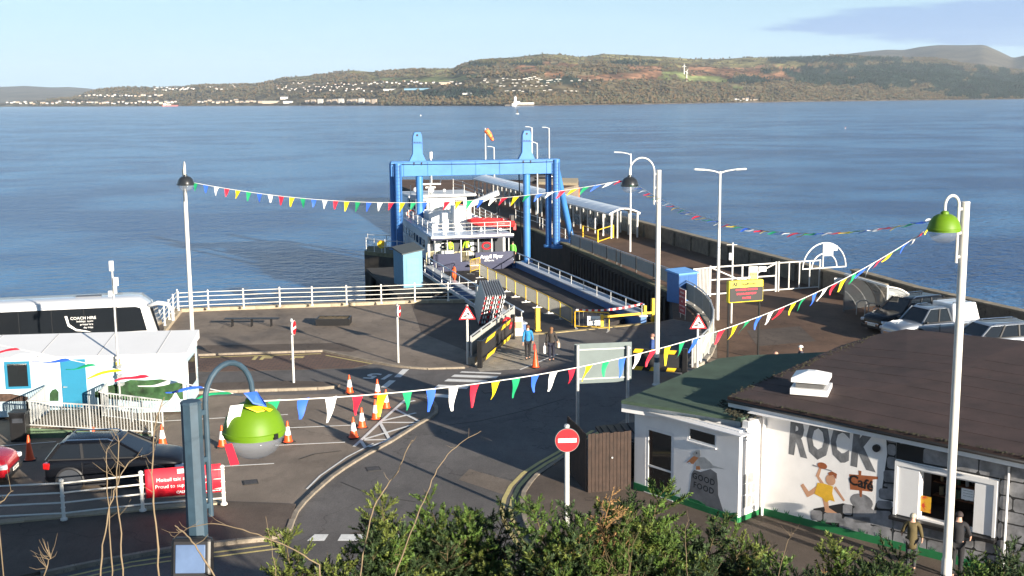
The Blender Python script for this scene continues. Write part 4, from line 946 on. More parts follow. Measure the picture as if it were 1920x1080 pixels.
def window(pl, u0, u1, z0, z1, panes, fr=.115, nm='window'):
    f = MB(); o = -.10
    def bx(a0, a1, b0, b1, y0, y1, mat, name, par):
        mb = MB(); mb.hexa([pl.pt(a0, b0, y1), pl.pt(a1, b0, y1), pl.pt(a1, b0, y0), pl.pt(a0, b0, y0), pl.pt(a0, b1, y1), pl.pt(a1, b1, y1), pl.pt(a1, b1, y0), pl.pt(a0, b1, y0)]); return mb.build(name, mat, par, world=True)
    o = -.035
    w = bx(u0, u1, z1-fr, z1, o-.03, o+.03, UPVC, nm, cafe)
    def sub(*a):
        q = bx(*a[:-1], cafe); q.name = a[-2]; q.parent = w; q.matrix_parent_inverse = wm(w).inverted(); return q
    def bs(a0, a1, b0, b1, y0, y1, mat, name):
        mb = MB(); mb.hexa([pl.pt(a0, b0, y1), pl.pt(a1, b0, y1), pl.pt(a1, b0, y0), pl.pt(a0, b0, y0), pl.pt(a0, b1, y1), pl.pt(a1, b1, y1), pl.pt(a1, b1, y0), pl.pt(a0, b1, y0)]); return mb.build(name, mat, w, world=True)
    bs(u0, u0+fr, z0, z1-fr, o-.03, o+.03, UPVC, 'frame'); bs(u1-fr, u1, z0, z1-fr, o-.03, o+.03, UPVC, 'frame'); bs(u0+fr, u1-fr, z0, z0+fr, o-.03, o+.03, UPVC, 'frame')
    zs = [z0+fr]+panes+[z1-fr]
    for k in range(len(zs)-1):
        bs(u0+fr, u1-fr, zs[k]+(.03 if k else 0), zs[k+1]-(.03 if k < len(zs)-2 else 0), o-.01, o, DGLASS, 'pane')
        if k: bs(u0+fr, u1-fr, zs[k]-.03, zs[k]+.03, o-.025, o+.025, UPVC, 'transom')
    bs(u0-.02, u1+.02, z0-.04, z0-.001, -.12, .05, UPVC, 'sill')
window(AB, dx0, dx1, dz0, dz1, [AB.loc(1240, 880)[1]]); window(AB, wx0, wx1, wz0, wz1, [], .06); window(BC, rx0, rx1, rzz0, rzz1, [], .04)
ROOMD = M('dim room', (.10, .09, .08), .9)
mb = MB(); mb.beam(AB.pt(.3, 1.5, -1.6), AB.pt(ABL-.3, 1.5, -1.6), .1, 2.9); mb.build('inner_wall', ROOMD, cafe, world=True)
# mural stone with words, bird
AB.paint([z3(*p) for p in ((622, 895), (640, 830), (650, 745), (664, 722), (700, 735), (758, 718), (792, 742), (798, 800), (800, 865), (832, 965), (745, 1010), (640, 985))], .004, 'painted_stone', M('mid grey stone paint', (.17, .17, .175), .8, var=.3, scale=2.5), cafe)
for wd_, (cx, cy), s in (('GOOD', (718, 776), .28), ('FOOD', (718, 826), .28)):
    u, z = AB.loc(*z3(cx, cy)); text(wd_, s, JOINTP, cafe, 'mural_letter', AB.pt(u, z, .0030), (R(90), R(2), AB.rz()), .0006, bold=.004, world=True, spacing=1.12)
AB.paint([z3(*p) for p in ((672, 702), (668, 668), (690, 652), (722, 652), (752, 676), (772, 698), (842, 720), (780, 713), (720, 718), (690, 716))], .006, 'mural_bird', BIRDP, cafe)
AB.paint([z3(*p) for p in ((655, 632), (672, 615), (698, 610), (702, 640), (688, 660), (664, 652))], .009, 'mural_bird', BIRDP, cafe)
AB.paint([z3(*p) for p in ((618, 686), (650, 655), (664, 645), (690, 655), (660, 690), (648, 688), (640, 676))], .013, 'mural_beak', M('mural orange', (.50, .20, .08), .8), cafe)
AB.paint([z3(*p) for p in ((676, 624), (682, 624), (682, 632), (676, 632))], .014, 'mural_eye', JOINTP, cafe); AB.paint([z3(*p) for p in ((676, 702), (696, 702), (700, 722), (674, 722))], .011, 'mural_feet', MATS['mural orange'], cafe)
# painted arch of blocks on the return wall
for (x0, y0, x1, y1) in ((935, 750, 963, 800), (966, 738, 998, 795), (925, 805, 960, 865), (963, 800, 985, 860), (988, 795, 1008, 850), (918, 872, 958, 940), (961, 866, 985, 930), (988, 858, 1008, 915)):
    u0, za = BC.loc(*z3(x0, (y0+y1)/2)); u1, _ = BC.loc(*z3(x1, (y0+y1)/2)); za = BC.loc(*z3((x0+x1)/2, y0))[1]; zb = BC.loc(*z3((x0+x1)/2, y1))[1]
    BC.paint([(u0, zb), (u1, zb), (u1, za-.05), (u1-.05, za), (u0+.06, za), (u0, za-.07)], .006, 'painted_stone', STONEL, cafe, uz=True)
plinth(AB, .0, ABL, .30); plinth(BC, .0, BCL-.05, .26)
AB.paint([z3(*p) for p in ((548, 925), (560, 905), (640, 880), (690, 895), (740, 930), (790, 960), (840, 968), (900, 962), (900, 1000), (548, 960))], .033, 'painted_grass', GREENP, cafe)
# --- roofs
def roof(name, pxs, zs, th, mat, fasc=None):
    q = [P(x, y, z) for (x, y), z in zip(pxs, zs)]; mb = MB(); mb.slab(q, (0, 0, -th)); return mb.build(name, mat, cafe, world=True)
GR = [(1165, 751), (1347, 672), (1402, 666), (1575, 659), (1500, 690), (1366, 748), (1430, 764), (1419, 768), (1389, 785)]
roof('green_roof', GR, [3.28]*len(GR), .10, FELTG)
gq = [P(x, y, 3.18) for x, y in GR]
for a, b in ((gq[0], gq[-1]), (gq[-1], gq[-2])):
    dd = (b-a).normalized(); nn = Vector((dd.y, -dd.x, 0)); nn = nn if nn.dot(CAM-a) > 0 else -nn
    mb = MB(); mb.beam(a-nn*.04+Vector((0, 0, -.19)), b-nn*.04+Vector((0, 0, -.19)), .05, .38); mb.build('fascia', FASC, cafe, world=True)
mb = MB(); q = [p.copy() for p in gq]; c = sum((Vector((p.x, p.y, 0)) for p in q), Vector())/len(q)
mb.slab([AB.pt(-.25, 2.96, .3), AB.pt(ABL+.3, 2.96, .3), AB.pt(ABL+.3, 2.96, -.2), AB.pt(-.25, 2.96, -.2)], (0, 0, -.03)); mb.build('soffit', FASC, cafe, world=True)
BR = [(1364, 743), (2010, 875), (2110, 652), (1930, 640), (1700, 616.5), (1640, 628), (1575, 648)]
zr_ = [3.72, 3.72, 4.55, 4.5, 4.3, 4.15, 4.0]
brq = [P(x, y, z) for (x, y), z in zip(BR, zr_)]
mb = MB(); n = len(brq); cen = P(1700, 720, 4.02)
mb.v = [tuple(p) for p in brq]+[tuple(cen)]+[tuple(p-Vector((0, 0, .12))) for p in brq]
mb.f = [(i, (i+1) % n, n) for i in range(n)]+[(i, (i+1) % n, n+1+(i+1) % n, n+1+i) for i in range(n)]+[tuple(reversed(range(n+1, 2*n+1)))]
mb.build('brown_roof', FELTB, cafe, world=True)
def roofz(p):  # height of the brown roof plane near p (front part)
    a = brq[0]; u = (p-a).dot(Nd); return a.z + max(0, u)*.062
mb = MB()
for k in range(1, 9):
    a = brq[0]+Nd*(k*1.0); b = brq[1]+Nd*(k*1.0)
    # seams lie on the real surface: sampled by ray against the triangle fan
    for t in range(12):
        pa = a.lerp(b, t/12); pb = a.lerp(b, (t+1)/12); pts = []
        for p in (pa, pb):
            hit = None
            for i in range(n):
                tri = (brq[i], brq[(i+1) % n], cen); d = (tri[1]-tri[0]).cross(tri[2]-tri[0])
                if abs(d.z) < 1e-6: continue
                z = tri[0].z-((p.x-tri[0].x)*d.x+(p.y-tri[0].y)*d.y)/d.z
                e = [((tri[(j+1) % 3]-tri[j]).cross(Vector((p.x, p.y, 0))-Vector((tri[j].x, tri[j].y, 0)))).z for j in range(3)]
                if all(v >= -1e-6 for v in e) or all(v <= 1e-6 for v in e): hit = Vector((p.x, p.y, z)); break
            pts.append(hit)
        if all(pts): mb.beam(pts[0]+Vector((0, 0, .002)), pts[1]+Vector((0, 0, .002)), .04, .010)
mb.build('felt_seam', FELTB, cafe, world=True)
a, b = brq[0]-Vector((0, 0, .12)), brq[1]-Vector((0, 0, .12))
mb = MB(); mb.beam(a+Nd*.08+Vector((0, 0, -.11)), b+Nd*.08+Vector((0, 0, -.11)), .05, .22); mb.build('fascia', FASC, cafe, world=True)
mb = MB(); mb.tube([a+Vector((0, 0, -.02))-Nd*.02, b+Vector((0, 0, -.02))-Nd*.02], .055, 8); mb.build('gutter', BLACK, cafe, world=True, smooth=True)
mb = MB(); mb.slab([RK.pt(-.3, 3.40, .35), RK.pt(WL, 3.40, .35), RK.pt(WL, 3.40, -.1), RK.pt(-.3, 3.40, -.1)], (0, 0, -.03)); mb.build('soffit', FASC, cafe, world=True)
u, _ = RK.loc(1892, 900); mb = MB(); mb.cyl(RK.pt(u, 0, .06), RK.pt(u, 3.2, .06), .035, n=8); mb.build('downpipe', UPVC, cafe, world=True)
mb = MB(); mb.cyl(RK.pt(.12, 0, .06), RK.pt(.12, 3.2, .06), .04, n=8); mb.build('downpipe', UPVC, cafe, world=True)
mb = MB()
for i in range(900):
    t = rs.random(); p = brq[0].lerp(brq[1], t)+Nd*abs(rs.gauss(0, .10))+Vector((0, 0, .0)); s = rs.uniform(.008, .034)
    if rs.random() < .25: p = brq[0].lerp(brq[5], rs.random())+Vector((rs.gauss(0, .1), rs.gauss(0, .1), .0))
    mb.sph(p, s, (1.3, 1.3, .7), 5, 3)
o = mb.build('moss', MOSSM, cafe, world=True); o['kind'] = 'stuff'
mb = MB()
for i in range(160):
    t = rs.random(); a = P(1389, 785, 3.29); b = P(1366, 752, 3.29); p = a.lerp(b, t)+Vector((rs.gauss(0, .16), rs.gauss(0, .16), 0)); mb.sph(p, rs.uniform(.02, .05), (1.3, 1.3, .6), 5, 3)
o = mb.build('moss', MOSSM, cafe, world=True); o['kind'] = 'stuff'
# roof vent
vt = thing('roof_vent', 'white louvred roof vent on the brown felt roof', 'roof vent', P(1521, 733, 3.86), RK.rz()+.35)
MB().box((0, 0, .08), (1.15, 1.15, .20)).build('base', UPVC, vt, bevel=.01); MB().box((0, 0, .30), (.85, .85, .22)).build('neck', M('vent shadow grey', (.10, .10, .10), .6), vt)
mb = MB(); mb.add([(-.55, -.55, .37), (.55, -.55, .37), (.55, .55, .37), (-.55, .55, .37), (-.55, -.55, .50), (.55, -.55, .50), (.55, .55, .50), (-.55, .55, .50), (-.12, -.12, .66), (.12, -.12, .66), (.12, .12, .66), (-.12, .12, .66)], [(3,2,1,0), (0,1,5,4), (1,2,6,5), (2,3,7,6), (3,0,4,7), (4,5,9,8), (5,6,10,9), (6,7,11,10), (7,4,8,11), (8,9,10,11)]); mb.build('cowl', UPVC, vt)
# --- timber fence with bin store
TIMB = M('dark brown timber', (.034, .019, .013), .8, var=.4, scale=5, bump=.4, bscale=20)
f0 = P(1102, 929); f1 = A_+Vector((-.12, -.12, 0)); d = f1-f0; tf = thing('timber_fence', 'dark brown vertical board fence at the left end of the cafe', 'fence', f0, math.atan2(d.y, d.x)); n = 12
for i in range(n):
    w = d.length/n; MB().box((w*(i+.5), random.uniform(-.006, .006), 1.05+random.uniform(-.015, .015)), (w-.014, .024, 2.1)).build('plank', TIMB, tf)
for i in range(14): MB().box((-.03, .16+.17*i, 1.04+random.uniform(-.02, .02)), (.024, .155, 2.08)).build('plank', TIMB, tf)
for z in (.4, 1.6): MB().box((d.length/2, .045, z), (d.length, .05, .09)).build('rail', TIMB, tf)
MB().cyl((1.1*d.length/2, -.02, 1.25), (1.1*d.length/2, -.06, 1.25), .03).build('latch', GALV, tf)
bn = thing('waste_bin', 'large black lidded waste bin behind the timber fence', 'bin', f0+Vector((1.35, 1.9, 0)), math.atan2(d.y, d.x)+.1)
MB().prism([(-.75, -.55), (.75, -.55), (.75, .55), (-.75, .55)], .15, 1.35).build('body', BLACK, bn, bevel=.04)
mb = MB(); mb.add([(-.8, -.6, 1.36), (.8, -.6, 1.36), (.8, .6, 1.66), (-.8, .6, 1.66), (-.8, -.6, 1.42), (.8, -.6, 1.42), (.8, .6, 1.74), (-.8, .6, 1.74)], [(0,3,2,1), (4,5,6,7), (0,1,5,4), (1,2,6,5), (2,3,7,6), (3,0,4,7)]); mb.build('lid', M('black plastic lid', (.02, .021, .023), .35), bn)
for k in range(6): MB().box((-.65+.26*k, 0, 1.60), (.03, 1.1, .03), rx=math.atan2(.31, 1.2)).build('lid_rib', MATS['black plastic lid'], bn)
# ================================================================== PIER
PILE = M('dark sheet piling', (.040, .028, .018), .85, var=.5, scale=1.2, bump=.4, col2=(.075, .05, .028), thr=.6)
CAPB = M('mossy quay edge', (.17, .15, .08), .9, var=.35, scale=2, bump=.4)
GPANEL = M('grey ribbed panel', (.36, .36, .33), .6, var=.12, scale=3)
BLUE = M('gantry blue paint', (.045, .185, .47), .5, var=.14, scale=.9, col2=(.05, .12, .25), thr=.62)
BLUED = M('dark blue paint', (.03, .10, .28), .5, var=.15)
CONCW = M('parapet concrete', (.17, .145, .11), .9, var=.3, scale=1.4, bump=.4, col2=(.08, .07, .05), thr=.56)
WSTEEL = M('white painted steel', (.68, .67, .64), .45, var=.05)
YEL = M('yellow paint', (.80, .50, .02), .5, var=.1, scale=6)
def pu(x, y, z=0):   # u of the ground point under a pixel
    return P(x, y, z).dot(PU)
# quay faces
def seg_skin(pxs, z0, z1, mat, name='quay_face'):
    pts = [P(*p) for p in pxs]
    for a, b in zip(pts, pts[1:]):
        d = (b-a).normalized(); n = Vector((-d.y, d.x, 0)); n = n if n.dot(a-CAM) < 0 else n
        mb = MB(); mb.beam(Vector((a.x, a.y, (z0+z1)/2)), Vector((b.x, b.y, (z0+z1)/2)), .16, z1-z0); struct(name, mb, mat)
seg_skin([(1262, 598), (1258, 552), (1070, 463), (1003, 432), (880, 400), (743, 345)], -4.9, -.02, PILE)
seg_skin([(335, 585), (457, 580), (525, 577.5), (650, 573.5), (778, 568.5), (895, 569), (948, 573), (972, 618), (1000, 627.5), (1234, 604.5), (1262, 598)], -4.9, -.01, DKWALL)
a = P(1258, 552); b = P(1070, 463); d = (b-a).normalized(); nn = Vector((-d.y, d.x, 0)); L_ = (b-a).length
hold = thing('sheet_piling', None, None, a); hold['kind'] = 'structure'
for i in range(int(L_/.9)):
    c = a+d*(i*.9+.4)+nn*.2; mb = MB(); mb.box((c.x, c.y, -2.6), (.42, .26, 4.6), math.atan2(d.y, d.x)); mb.build('pile', PILE, hold, world=True)
for (pa, pb) in (((1262, 550), (1070, 462)), ((1070, 462), (1003, 431.5)), ((1003, 431.5), (880, 399.7))):
    mb = MB(); mb.beam(P(*pa)+Vector((0, 0, .03)), P(*pb)+Vector((0, 0, .03)), .55, .14); struct('quay_edge', mb, CAPB)
# panel fence along the inner edge
fz = thing('panel_fence', 'row of pale grey panels with black posts along the inner edge of the pier', 'fence', P(1258, 536))
tp = [(1259, 534), (1226, 521), (1193, 507), (1164, 496), (1156, 492.5), (1138, 485.5), (1112, 475), (1088, 466), (1071, 459)]
fp = [P(x, y+4) for x, y in tp]
for i, p in enumerate(fp):
    mb = MB(); mb.box((p.x, p.y, .62), (.10, .10, 1.24), PROT); mb.build('post', BLACK, fz, world=True)
    if i:
        q = fp[i-1]; d = (p-q).normalized(); mb = MB(); mb.beam(q+d*.1+Vector((0, 0, .68)), p-d*.1+Vector((0, 0, .68)), .03, .92)
        l = (p-q).length; k = 0.25
        while k < l-.2: c = q+d*k; mb.box((c.x, c.y, .68), (.05, .06, .9), math.atan2(d.y, d.x)); k += .2
        mb.build('panel', GPANEL, fz, world=True)
mb = MB(); mb.tube([p+Vector((0, 0, 1.22)) for p in fp], .035, 6); mb.build('top_rail', GALV, fz, world=True)
# outer parapet
par = thing('parapet_wall', 'long weathered concrete parapet along the outer side of the pier', 'wall', Q(72, 41.9))
us = [64]+[64+k*3.6 for k in range(1, 25)]
for k in range(len(us)-1):
    mb = MB(); mb.beam(Q(us[k]+.015, 41.9, .62), Q(us[k+1]-.015, 41.9, .62), .42, 1.22); mb.build('wall_block', CONCW, par, world=True)
    mb = MB(); mb.beam(Q(us[k]+.01, 41.9, 1.30), Q(us[k+1]-.01, 41.9, 1.30), .62, .14); mb.build('coping_block', M('parapet coping', (.23, .195, .14), .9, var=.3, scale=1.5), par, world=True)
    mb = MB(); mb.box(Q(us[k], 41.62, .6), (.16, .34, 1.18), PROT); mb.build('buttress', CONCW, par, world=True)
rp = [Q(64, 41.9), P(1592, 536), P(1720, 577), P(1925, 628), P(2100, 675)]
rp = [Q(76, 41.9), P(1600, 540), P(1720, 577), P(1925, 628), P(2100, 675)]
par2 = thing('seawall_parapet', 'low concrete seawall parapet curving behind the cycle shelter and parked cars', 'wall', rp[1])
for a, b in zip(rp[1:], rp[2:]):
    n = max(1, round((b-a).length/3)); 
    for k in range(n):
        p = a.lerp(b, (k+.005)/n); q = a.lerp(b, (k+.995)/n); mb = MB(); mb.beam(p+Vector((0, 0, .6)), q+Vector((0, 0, .6)), .4, 1.2); mb.build('wall_block', CONCW, par2, world=True)
        mb = MB(); mb.beam(p+Vector((0, 0, 1.26)), q+Vector((0, 0, 1.26)), .6, .11); mb.build('coping_block', MATS['parapet coping'], par2, world=True)
# pier head building on orange fenders
hb = thing('pier_head_store', 'low flat roofed concrete structure on rust orange piles at the pier end', 'building', P(1062, 345))
RUSTO = M('rust orange pile', (.34, .10, .03), .8, var=.3, scale=1)
mb = MB(); q = [P(1010, 341, .4), P(1083, 343, .4), P(1084, 334, .4), P(1010, 333, .4)]; mb.slab(q, (0, 0, -1.0)); mb.build('slab', M('pale concrete slab', (.40, .33, .22), .9, var=.15), hb, world=True)
for x in (1042, 1048, 1054, 1060, 1066, 1072, 1078, 1083):
    p = P(x, 346 if x > 1036 else 350, -.2); mb = MB(); mb.cyl((p.x, p.y, -5), (p.x, p.y, -.62), .36, n=8); mb.build('pile', RUSTO, hb, world=True)
mb = MB(); a = P(1040, 345, -1); b = P(1084, 346, -1); mb.beam(Vector((a.x, a.y+.5, -2.6)), Vector((b.x, b.y+.5, -2.6)), .3, 3.8); mb.build('timber_wall', M('dark rust boards', (.16, .06, .03), .9, var=.3), hb, world=True)
# covered walkway
sh = thing('covered_walkway', 'long white framed passenger shelter with curved translucent roof on the pier', 'shelter', Q(103, 39.6))
ROOFW = M('translucent white roof', (.74, .77, .80), .25, var=.06, scale=1); GLS = M('shelter glazing', (.35, .42, .45), .08, var=0, trans=.0, alpha=.35)
u0_, u1_, nb = 103.5, 157.0, 24
vA, vB = 38.4, 41.0
PST = MB().box((0, 0, 1.15), (.13, .13, 2.3)).build('post', WSTEEL, sh, world=False).data
bpy.data.objects.remove([o for o in sh.children][0])
for k in range(nb+1):
    u = lerp(u0_, u1_, k/nb)
    for v in (vA, vB):
        o = inst(PST, 'post', sh); o.matrix_parent_inverse = wm(sh).inverted(); o.location = Q(u, v); o.rotation_euler = (0, 0, PROT)
    if k < nb:
        ub = lerp(u0_, u1_, (k+1)/nb); mb = MB(); arc = [(vA-.25+(vB-vA+.5)*i/8, 2.28+.48*math.sin(math.pi*i/8)) for i in range(9)]
        for i in range(8):
            (a0, z0), (a1, z1) = arc[i], arc[i+1]; mb.hexa([Q(u+.02, a0, z0-.03), Q(u+.02, a1, z1-.03), Q(ub-.02, a1, z1-.03), Q(ub-.02, a0, z0-.03), Q(u+.02, a0, z0), Q(u+.02, a1, z1), Q(ub-.02, a1, z1), Q(ub-.02, a0, z0)])
        mb.build('roof_panel', ROOFW, sh, world=True, smooth='a')
        mb = MB(); mb.beam(Q(u+.08, vB, 1.15), Q(ub-.08, vB, 1.15), .03, 1.7); mb.build('glass_panel', GLS, sh, world=True)
        if k % 2 == 0: 
            mb = MB(); mb.beam(Q(u+.08, vA, .85), Q(ub-.08, vA, .85), .03, 1.1); mb.build('glass_panel', GLS, sh, world=True)
for v in (vA-.2, vB+.2):
    mb = MB(); mb.beam(Q(u0_-.1, v, 2.26), Q(u1_, v, 2.26), .1, .14); mb.build('gutter_beam', WSTEEL, sh, world=True)
for u in (u0_,):
    mb = MB()
    for i in range(8):
        (a0, z0), (a1, z1) = arc[i], arc[i+1]; mb.beam(Q(u-.06, a0, z0+.02), Q(u-.06, a1, z1+.02), .1, .12)
    mb.build('end_arch', WSTEEL, sh, world=True)
    mb = MB()
    for v in (vA+.6, vB-.7): mb.cyl(Q(u, v, 0), Q(u, v, 2.5), .07, n=8)
    mb.build('end_post', WSTEEL, sh, world=True)
# gates and small rails on the pier
def tube_frame(name, label, cat, mat, segs, r=.035, pn='rail', posts=(), group=None, extra=None):
    o = Vector(posts[0]) if posts else Vector(segs[0][0]); o = Vector((o.x, o.y, 0)); t = thing(name, label, cat, o, 0, group)
    for s in segs:
        mb = MB(); mb.tube(s, r, 6); mb.build(pn, mat, t, world=True, smooth='a')
    for p in posts:
        p = Vector(p); mb = MB(); mb.cyl((p.x, p.y, 0), p, r*1.3, n=8); mb.build('post', mat, t, world=True, smooth='a')
    return t
a = P(1093, 446); b = P(1121, 456); c = P(1150, 446)
tube_frame('gate', 'small yellow and white gate at the near end of the covered walkway', 'gate', YEL, [[a+Vector((0, 0, 1.15)), b+Vector((0, 0, 1.15))], [a+Vector((0, 0, .3)), b+Vector((0, 0, .3))], [b+Vector((0, 0, 1.2)), c+Vector((0, 0, 1.2))], [b+Vector((0, 0, .15)), c+Vector((0, 0, .15))]], .045, posts=[p+Vector((0, 0, 1.2)) for p in (a, b, c)])
pts = [P(x, y) for x, y in ((1012, 428), (1035, 440), (1060, 452), (1072, 458))]
railing('railing', pts, 1.1, (.55, 1.08), 'short white railing by the right gantry legs', mat=WSTEEL, pr=.03)
pts = [Q(u, 34.6) for u in (108, 113, 118, 123)]
railing('railing', pts, 1.1, (.55, 1.08), 'white railing on the pier beside the moored ferry', mat=WSTEEL, pr=.03)
pts = [P(x, y) for x, y in ((850, 357), (868, 362), (890, 372), (905, 380))]
railing('railing', pts, 1.6, (.5, 1.0, 1.55), 'tall white railing at the far end of the pier behind the wheelhouse', mat=WSTEEL, pr=.04, rr_=.03)
# across-pier gates
GZt = 1.95
def gp(x, y=546): return P(x, y)
g0, g1, g2, g3 = gp(1331, 556), gp(1454, 547), gp(1459, 546.5), gp(1536, 541)
def v3(p, z): return Vector((p.x, p.y, z))
tube_frame('pier_gate', 'wide white tubular gate with crossed braces closing the pier', 'gate', WSTEEL, [[v3(g0, GZt), v3(g1, GZt)], [v3(g0, .15), v3(g1, .15)], [v3(g0, 1.1), v3(g1, 1.1)], [v3(g0, GZt), v3(g0.lerp(g1, .48), .9), v3(g1, GZt)]], .05, posts=[v3(g0, 2.05), v3(g0.lerp(g1, .48), GZt), v3(g1, 2.05)])
tube_frame('pier_fence_panel', 'white barred fence panel between the pier gate and the parapet', 'fence', WSTEEL, [[v3(g2, GZt), v3(g3, GZt)], [v3(g2, .12), v3(g3, .12)]]+[[v3(g2.lerp(g3, k/4), .12), v3(g2.lerp(g3, k/4), GZt)] for k in (1, 2, 3)], .045, posts=[v3(g2, 2.05), v3(g3, 2.0)])
a_ = gp(1300, 560); tube_frame('pier_side_gate', 'narrow white barred gate between the blue kiosk and the pier gate', 'gate', WSTEEL, [[v3(a_, GZt), v3(g0, GZt)], [v3(a_, .15), v3(g0, .15)]]+[[v3(a_.lerp(g0, k/12), .15), v3(a_.lerp(g0, k/12), GZt)] for k in range(1, 12)], .028, posts=[v3(a_, 2.0)])
nt_ = thing('notice_board', 'white and orange notice fixed to the middle of the pier gate', 'notice', v3(gp(1411, 550), 0)+Vector((0, -.12, 0)), .05)
MB().box((0, 0, 1.35), (.62, .02, .95)).build('board', SWH, nt_); MB().box((0, -.014, 1.2), (.54, .006, .5)).build('orange_panel', M('pale orange', (.75, .33, .16), .6), nt_); MB().box((.62, 0, 1.65), (.5, .02, .34)).build('small_board', SWH, nt_)
for i in range(4): text('KEEP CLEAR' if i == 0 else 'pier gate in use', .09, SRED, nt_, loc=(0, -.019, 1.65-.12*i), rot=(R(90), 0, 0), ext=.001)
# arch over the parapet
cc = Q(P(1538, 541).dot(PU), 41.9); d = (g3-g2).normalized(); t = thing('gate_arch', 'white semicircular steel arch standing over the end of the parapet', 'arch', cc)
for r_, n in ((1.72, 22), (1.0, 16)):
    mb = MB(); mb.tube([cc+d*(r_*math.cos(math.pi*i/n))+Vector((0, 0, 1.42+r_*math.sin(math.pi*i/n))) for i in range(n+1)], .045, 6); mb.build('arch_tube', WSTEEL, t, world=True, smooth='a')
mb = MB(); mb.tube([cc-d*1.75+Vector((0, 0, 1.42)), cc+d*1.75+Vector((0, 0, 1.42))], .045, 6); mb.tube([cc-d*.12+Vector((0, 0, 1.42)), cc-d*.12+Vector((0, 0, 3.15))], .045, 6); mb.build('arch_bar', WSTEEL, t, world=True)
mb = MB(); mb.box(cc+d*.25+Vector((0, -.08, 2.65)), (.7, .04, .8), .2); mb.build('sign_plate', SWH, t, world=True); mb = MB(); mb.box(cc+d*.78+Vector((0, -.08, 2.75)), (.34, .04, .34), .2); mb.build('sign_plate', SWH, t, world=True)
# small white notice on the wall
p = P(1571, 553); t = thing('wall_notice', 'small white notice on the seawall left of the cycle shelter', 'notice', (p.x, p.y-.1, 0)); MB().box((0, 0, .95), (.6, .03, .42)).build('board', SWH, t); text('NO FISHING', .09, BLACK, t, loc=(0, -.02, .98), rot=(R(90), 0, 0), ext=.001)
# cycle shelter
o = P(1582, 585); ax = (P(1663, 600)-o); ax = Vector((.21, -.98, 0)).normalized(); bx = Vector((.98, .21, 0)); H_, R_, Lc = 2.3, 2.2, 5.0
cs = thing('cycle_shelter', 'curved clear cycle shelter with a red poster against the seawall', 'shelter', o)
PC = M('smoky clear sheet', (.30, .32, .33), .12, var=.05, alpha=.62); DKF = M('dark shelter frame', (.12, .12, .12), .5, var=.1)
arc = [(R_*math.sin(a), H_*math.cos(a)*1.0) for a in [R(82)*i/10 for i in range(11)]]
for k, e in enumerate((0, Lc)):
    mb = MB(); mb.tube([o+ax*e+Vector((0, 0, 0)), o+ax*e+Vector((0, 0, H_))], .05, 6); mb.tube([o+ax*e+bx*x+Vector((0, 0, z)) for x, z in arc], .045, 6); mb.tube([o+ax*e+Vector((0, 0, .1)), o+ax*e+bx*1.6+Vector((0, 0, 1.6))], .035, 6); mb.tube([o+ax*e+bx*x*.55+Vector((0, 0, z*.55)) for x, z in arc], .03, 6)
    mb.build('end_frame', DKF if k == 0 else WSTEEL, cs, world=True)
    mb = MB(); mb.slab([o+ax*(e+.03)+Vector((0, 0, .12))]+[o+ax*(e+.03)+bx*x*.97+Vector((0, 0, z*.97)) for x, z in arc], ax*.012); mb.build('end_sheet', PC, cs, world=True)
for k in range(4):
    mb = MB()
    for i in range(10):
        (x0, z0), (x1, z1) = arc[i], arc[i+1]; s0, s1 = k*Lc/4+.03, (k+1)*Lc/4-.03
        mb.hexa([o+ax*s0+bx*x0+Vector((0, 0, z0)), o+ax*s1+bx*x0+Vector((0, 0, z0)), o+ax*s1+bx*x1+Vector((0, 0, z1)), o+ax*s0+bx*x1+Vector((0, 0, z1)), o+ax*s0+bx*x0+Vector((0, 0, z0+.02)), o+ax*s1+bx*x0+Vector((0, 0, z0+.02)), o+ax*s1+bx*x1+Vector((0, 0, z1+.02)), o+ax*s0+bx*x1+Vector((0, 0, z1+.02))])
    mb.build('roof_sheet', PC, cs, world=True, smooth='a')
mb = MB(); mb.beam(o+Vector((0, 0, H_+.04)), o+ax*Lc+Vector((0, 0, H_+.04)), .12, .1); mb.build('front_beam', WSTEEL, cs, world=True)
mb = MB(); mb.slab([o-ax*.02+bx*.35+Vector((0, 0, 1.0)), o-ax*.02+bx*1.15+Vector((0, 0, 1.15)), o-ax*.02+bx*1.2+Vector((0, 0, 1.85)), o-ax*.02+bx*.45+Vector((0, 0, 1.95))], -ax*.004); mb.build('poster', M('red poster', (.55, .03, .05), .5, col2=(.6, .5, .5), thr=.6, scale=2), cs, world=True)
for e in (1.0, 2.0, 3.0, 4.0):
    h0 = o+ax*e+bx*.3; h1 = o+ax*e+bx*1.1; mb = MB(); mb.tube([h0, h0+Vector((0, 0, .7)), h0.lerp(h1, .3)+Vector((0, 0, .85)), h0.lerp(h1, .7)+Vector((0, 0, .85)), h1+Vector((0, 0, .7)), h1], .03, 6); mb.build('cycle_hoop', GALV, cs, world=True)
# blue kiosk
o = P(1302, 566); t = thing('blue_kiosk', 'blue metal cabinet with sloped lid beside the pier entrance', 'cabinet', o, R(32))
BLUK = M('kiosk blue', (.06, .17, .42), .5, var=.08); 
MB().box((-.55, .6, .95), (1.5, 1.2, 1.9)).build('body', BLUK, t, bevel=.02)
mb = MB(); mb.add([(-1.38, -.08, 1.86), (.28, -.08, 1.86), (.28, 1.3, 1.98), (-1.38, 1.3, 1.98), (-1.38, -.08, 1.94), (.28, -.08, 1.94), (.28, 1.3, 2.1), (-1.38, 1.3, 2.1)], [(0,3,2,1), (4,5,6,7), (0,1,5,4), (1,2,6,5), (2,3,7,6), (3,0,4,7)]); mb.build('lid', M('kiosk lid blue', (.13, .32, .66), .4), t)
for x in (-.93, -.2): MB().box((x, -.012, .98), (.68, .02, 1.6)).build('door', BLUED, t)
MB().box((-.55, -.03, 1.0), (.05, .03, .2)).build('handle', GALV, t)
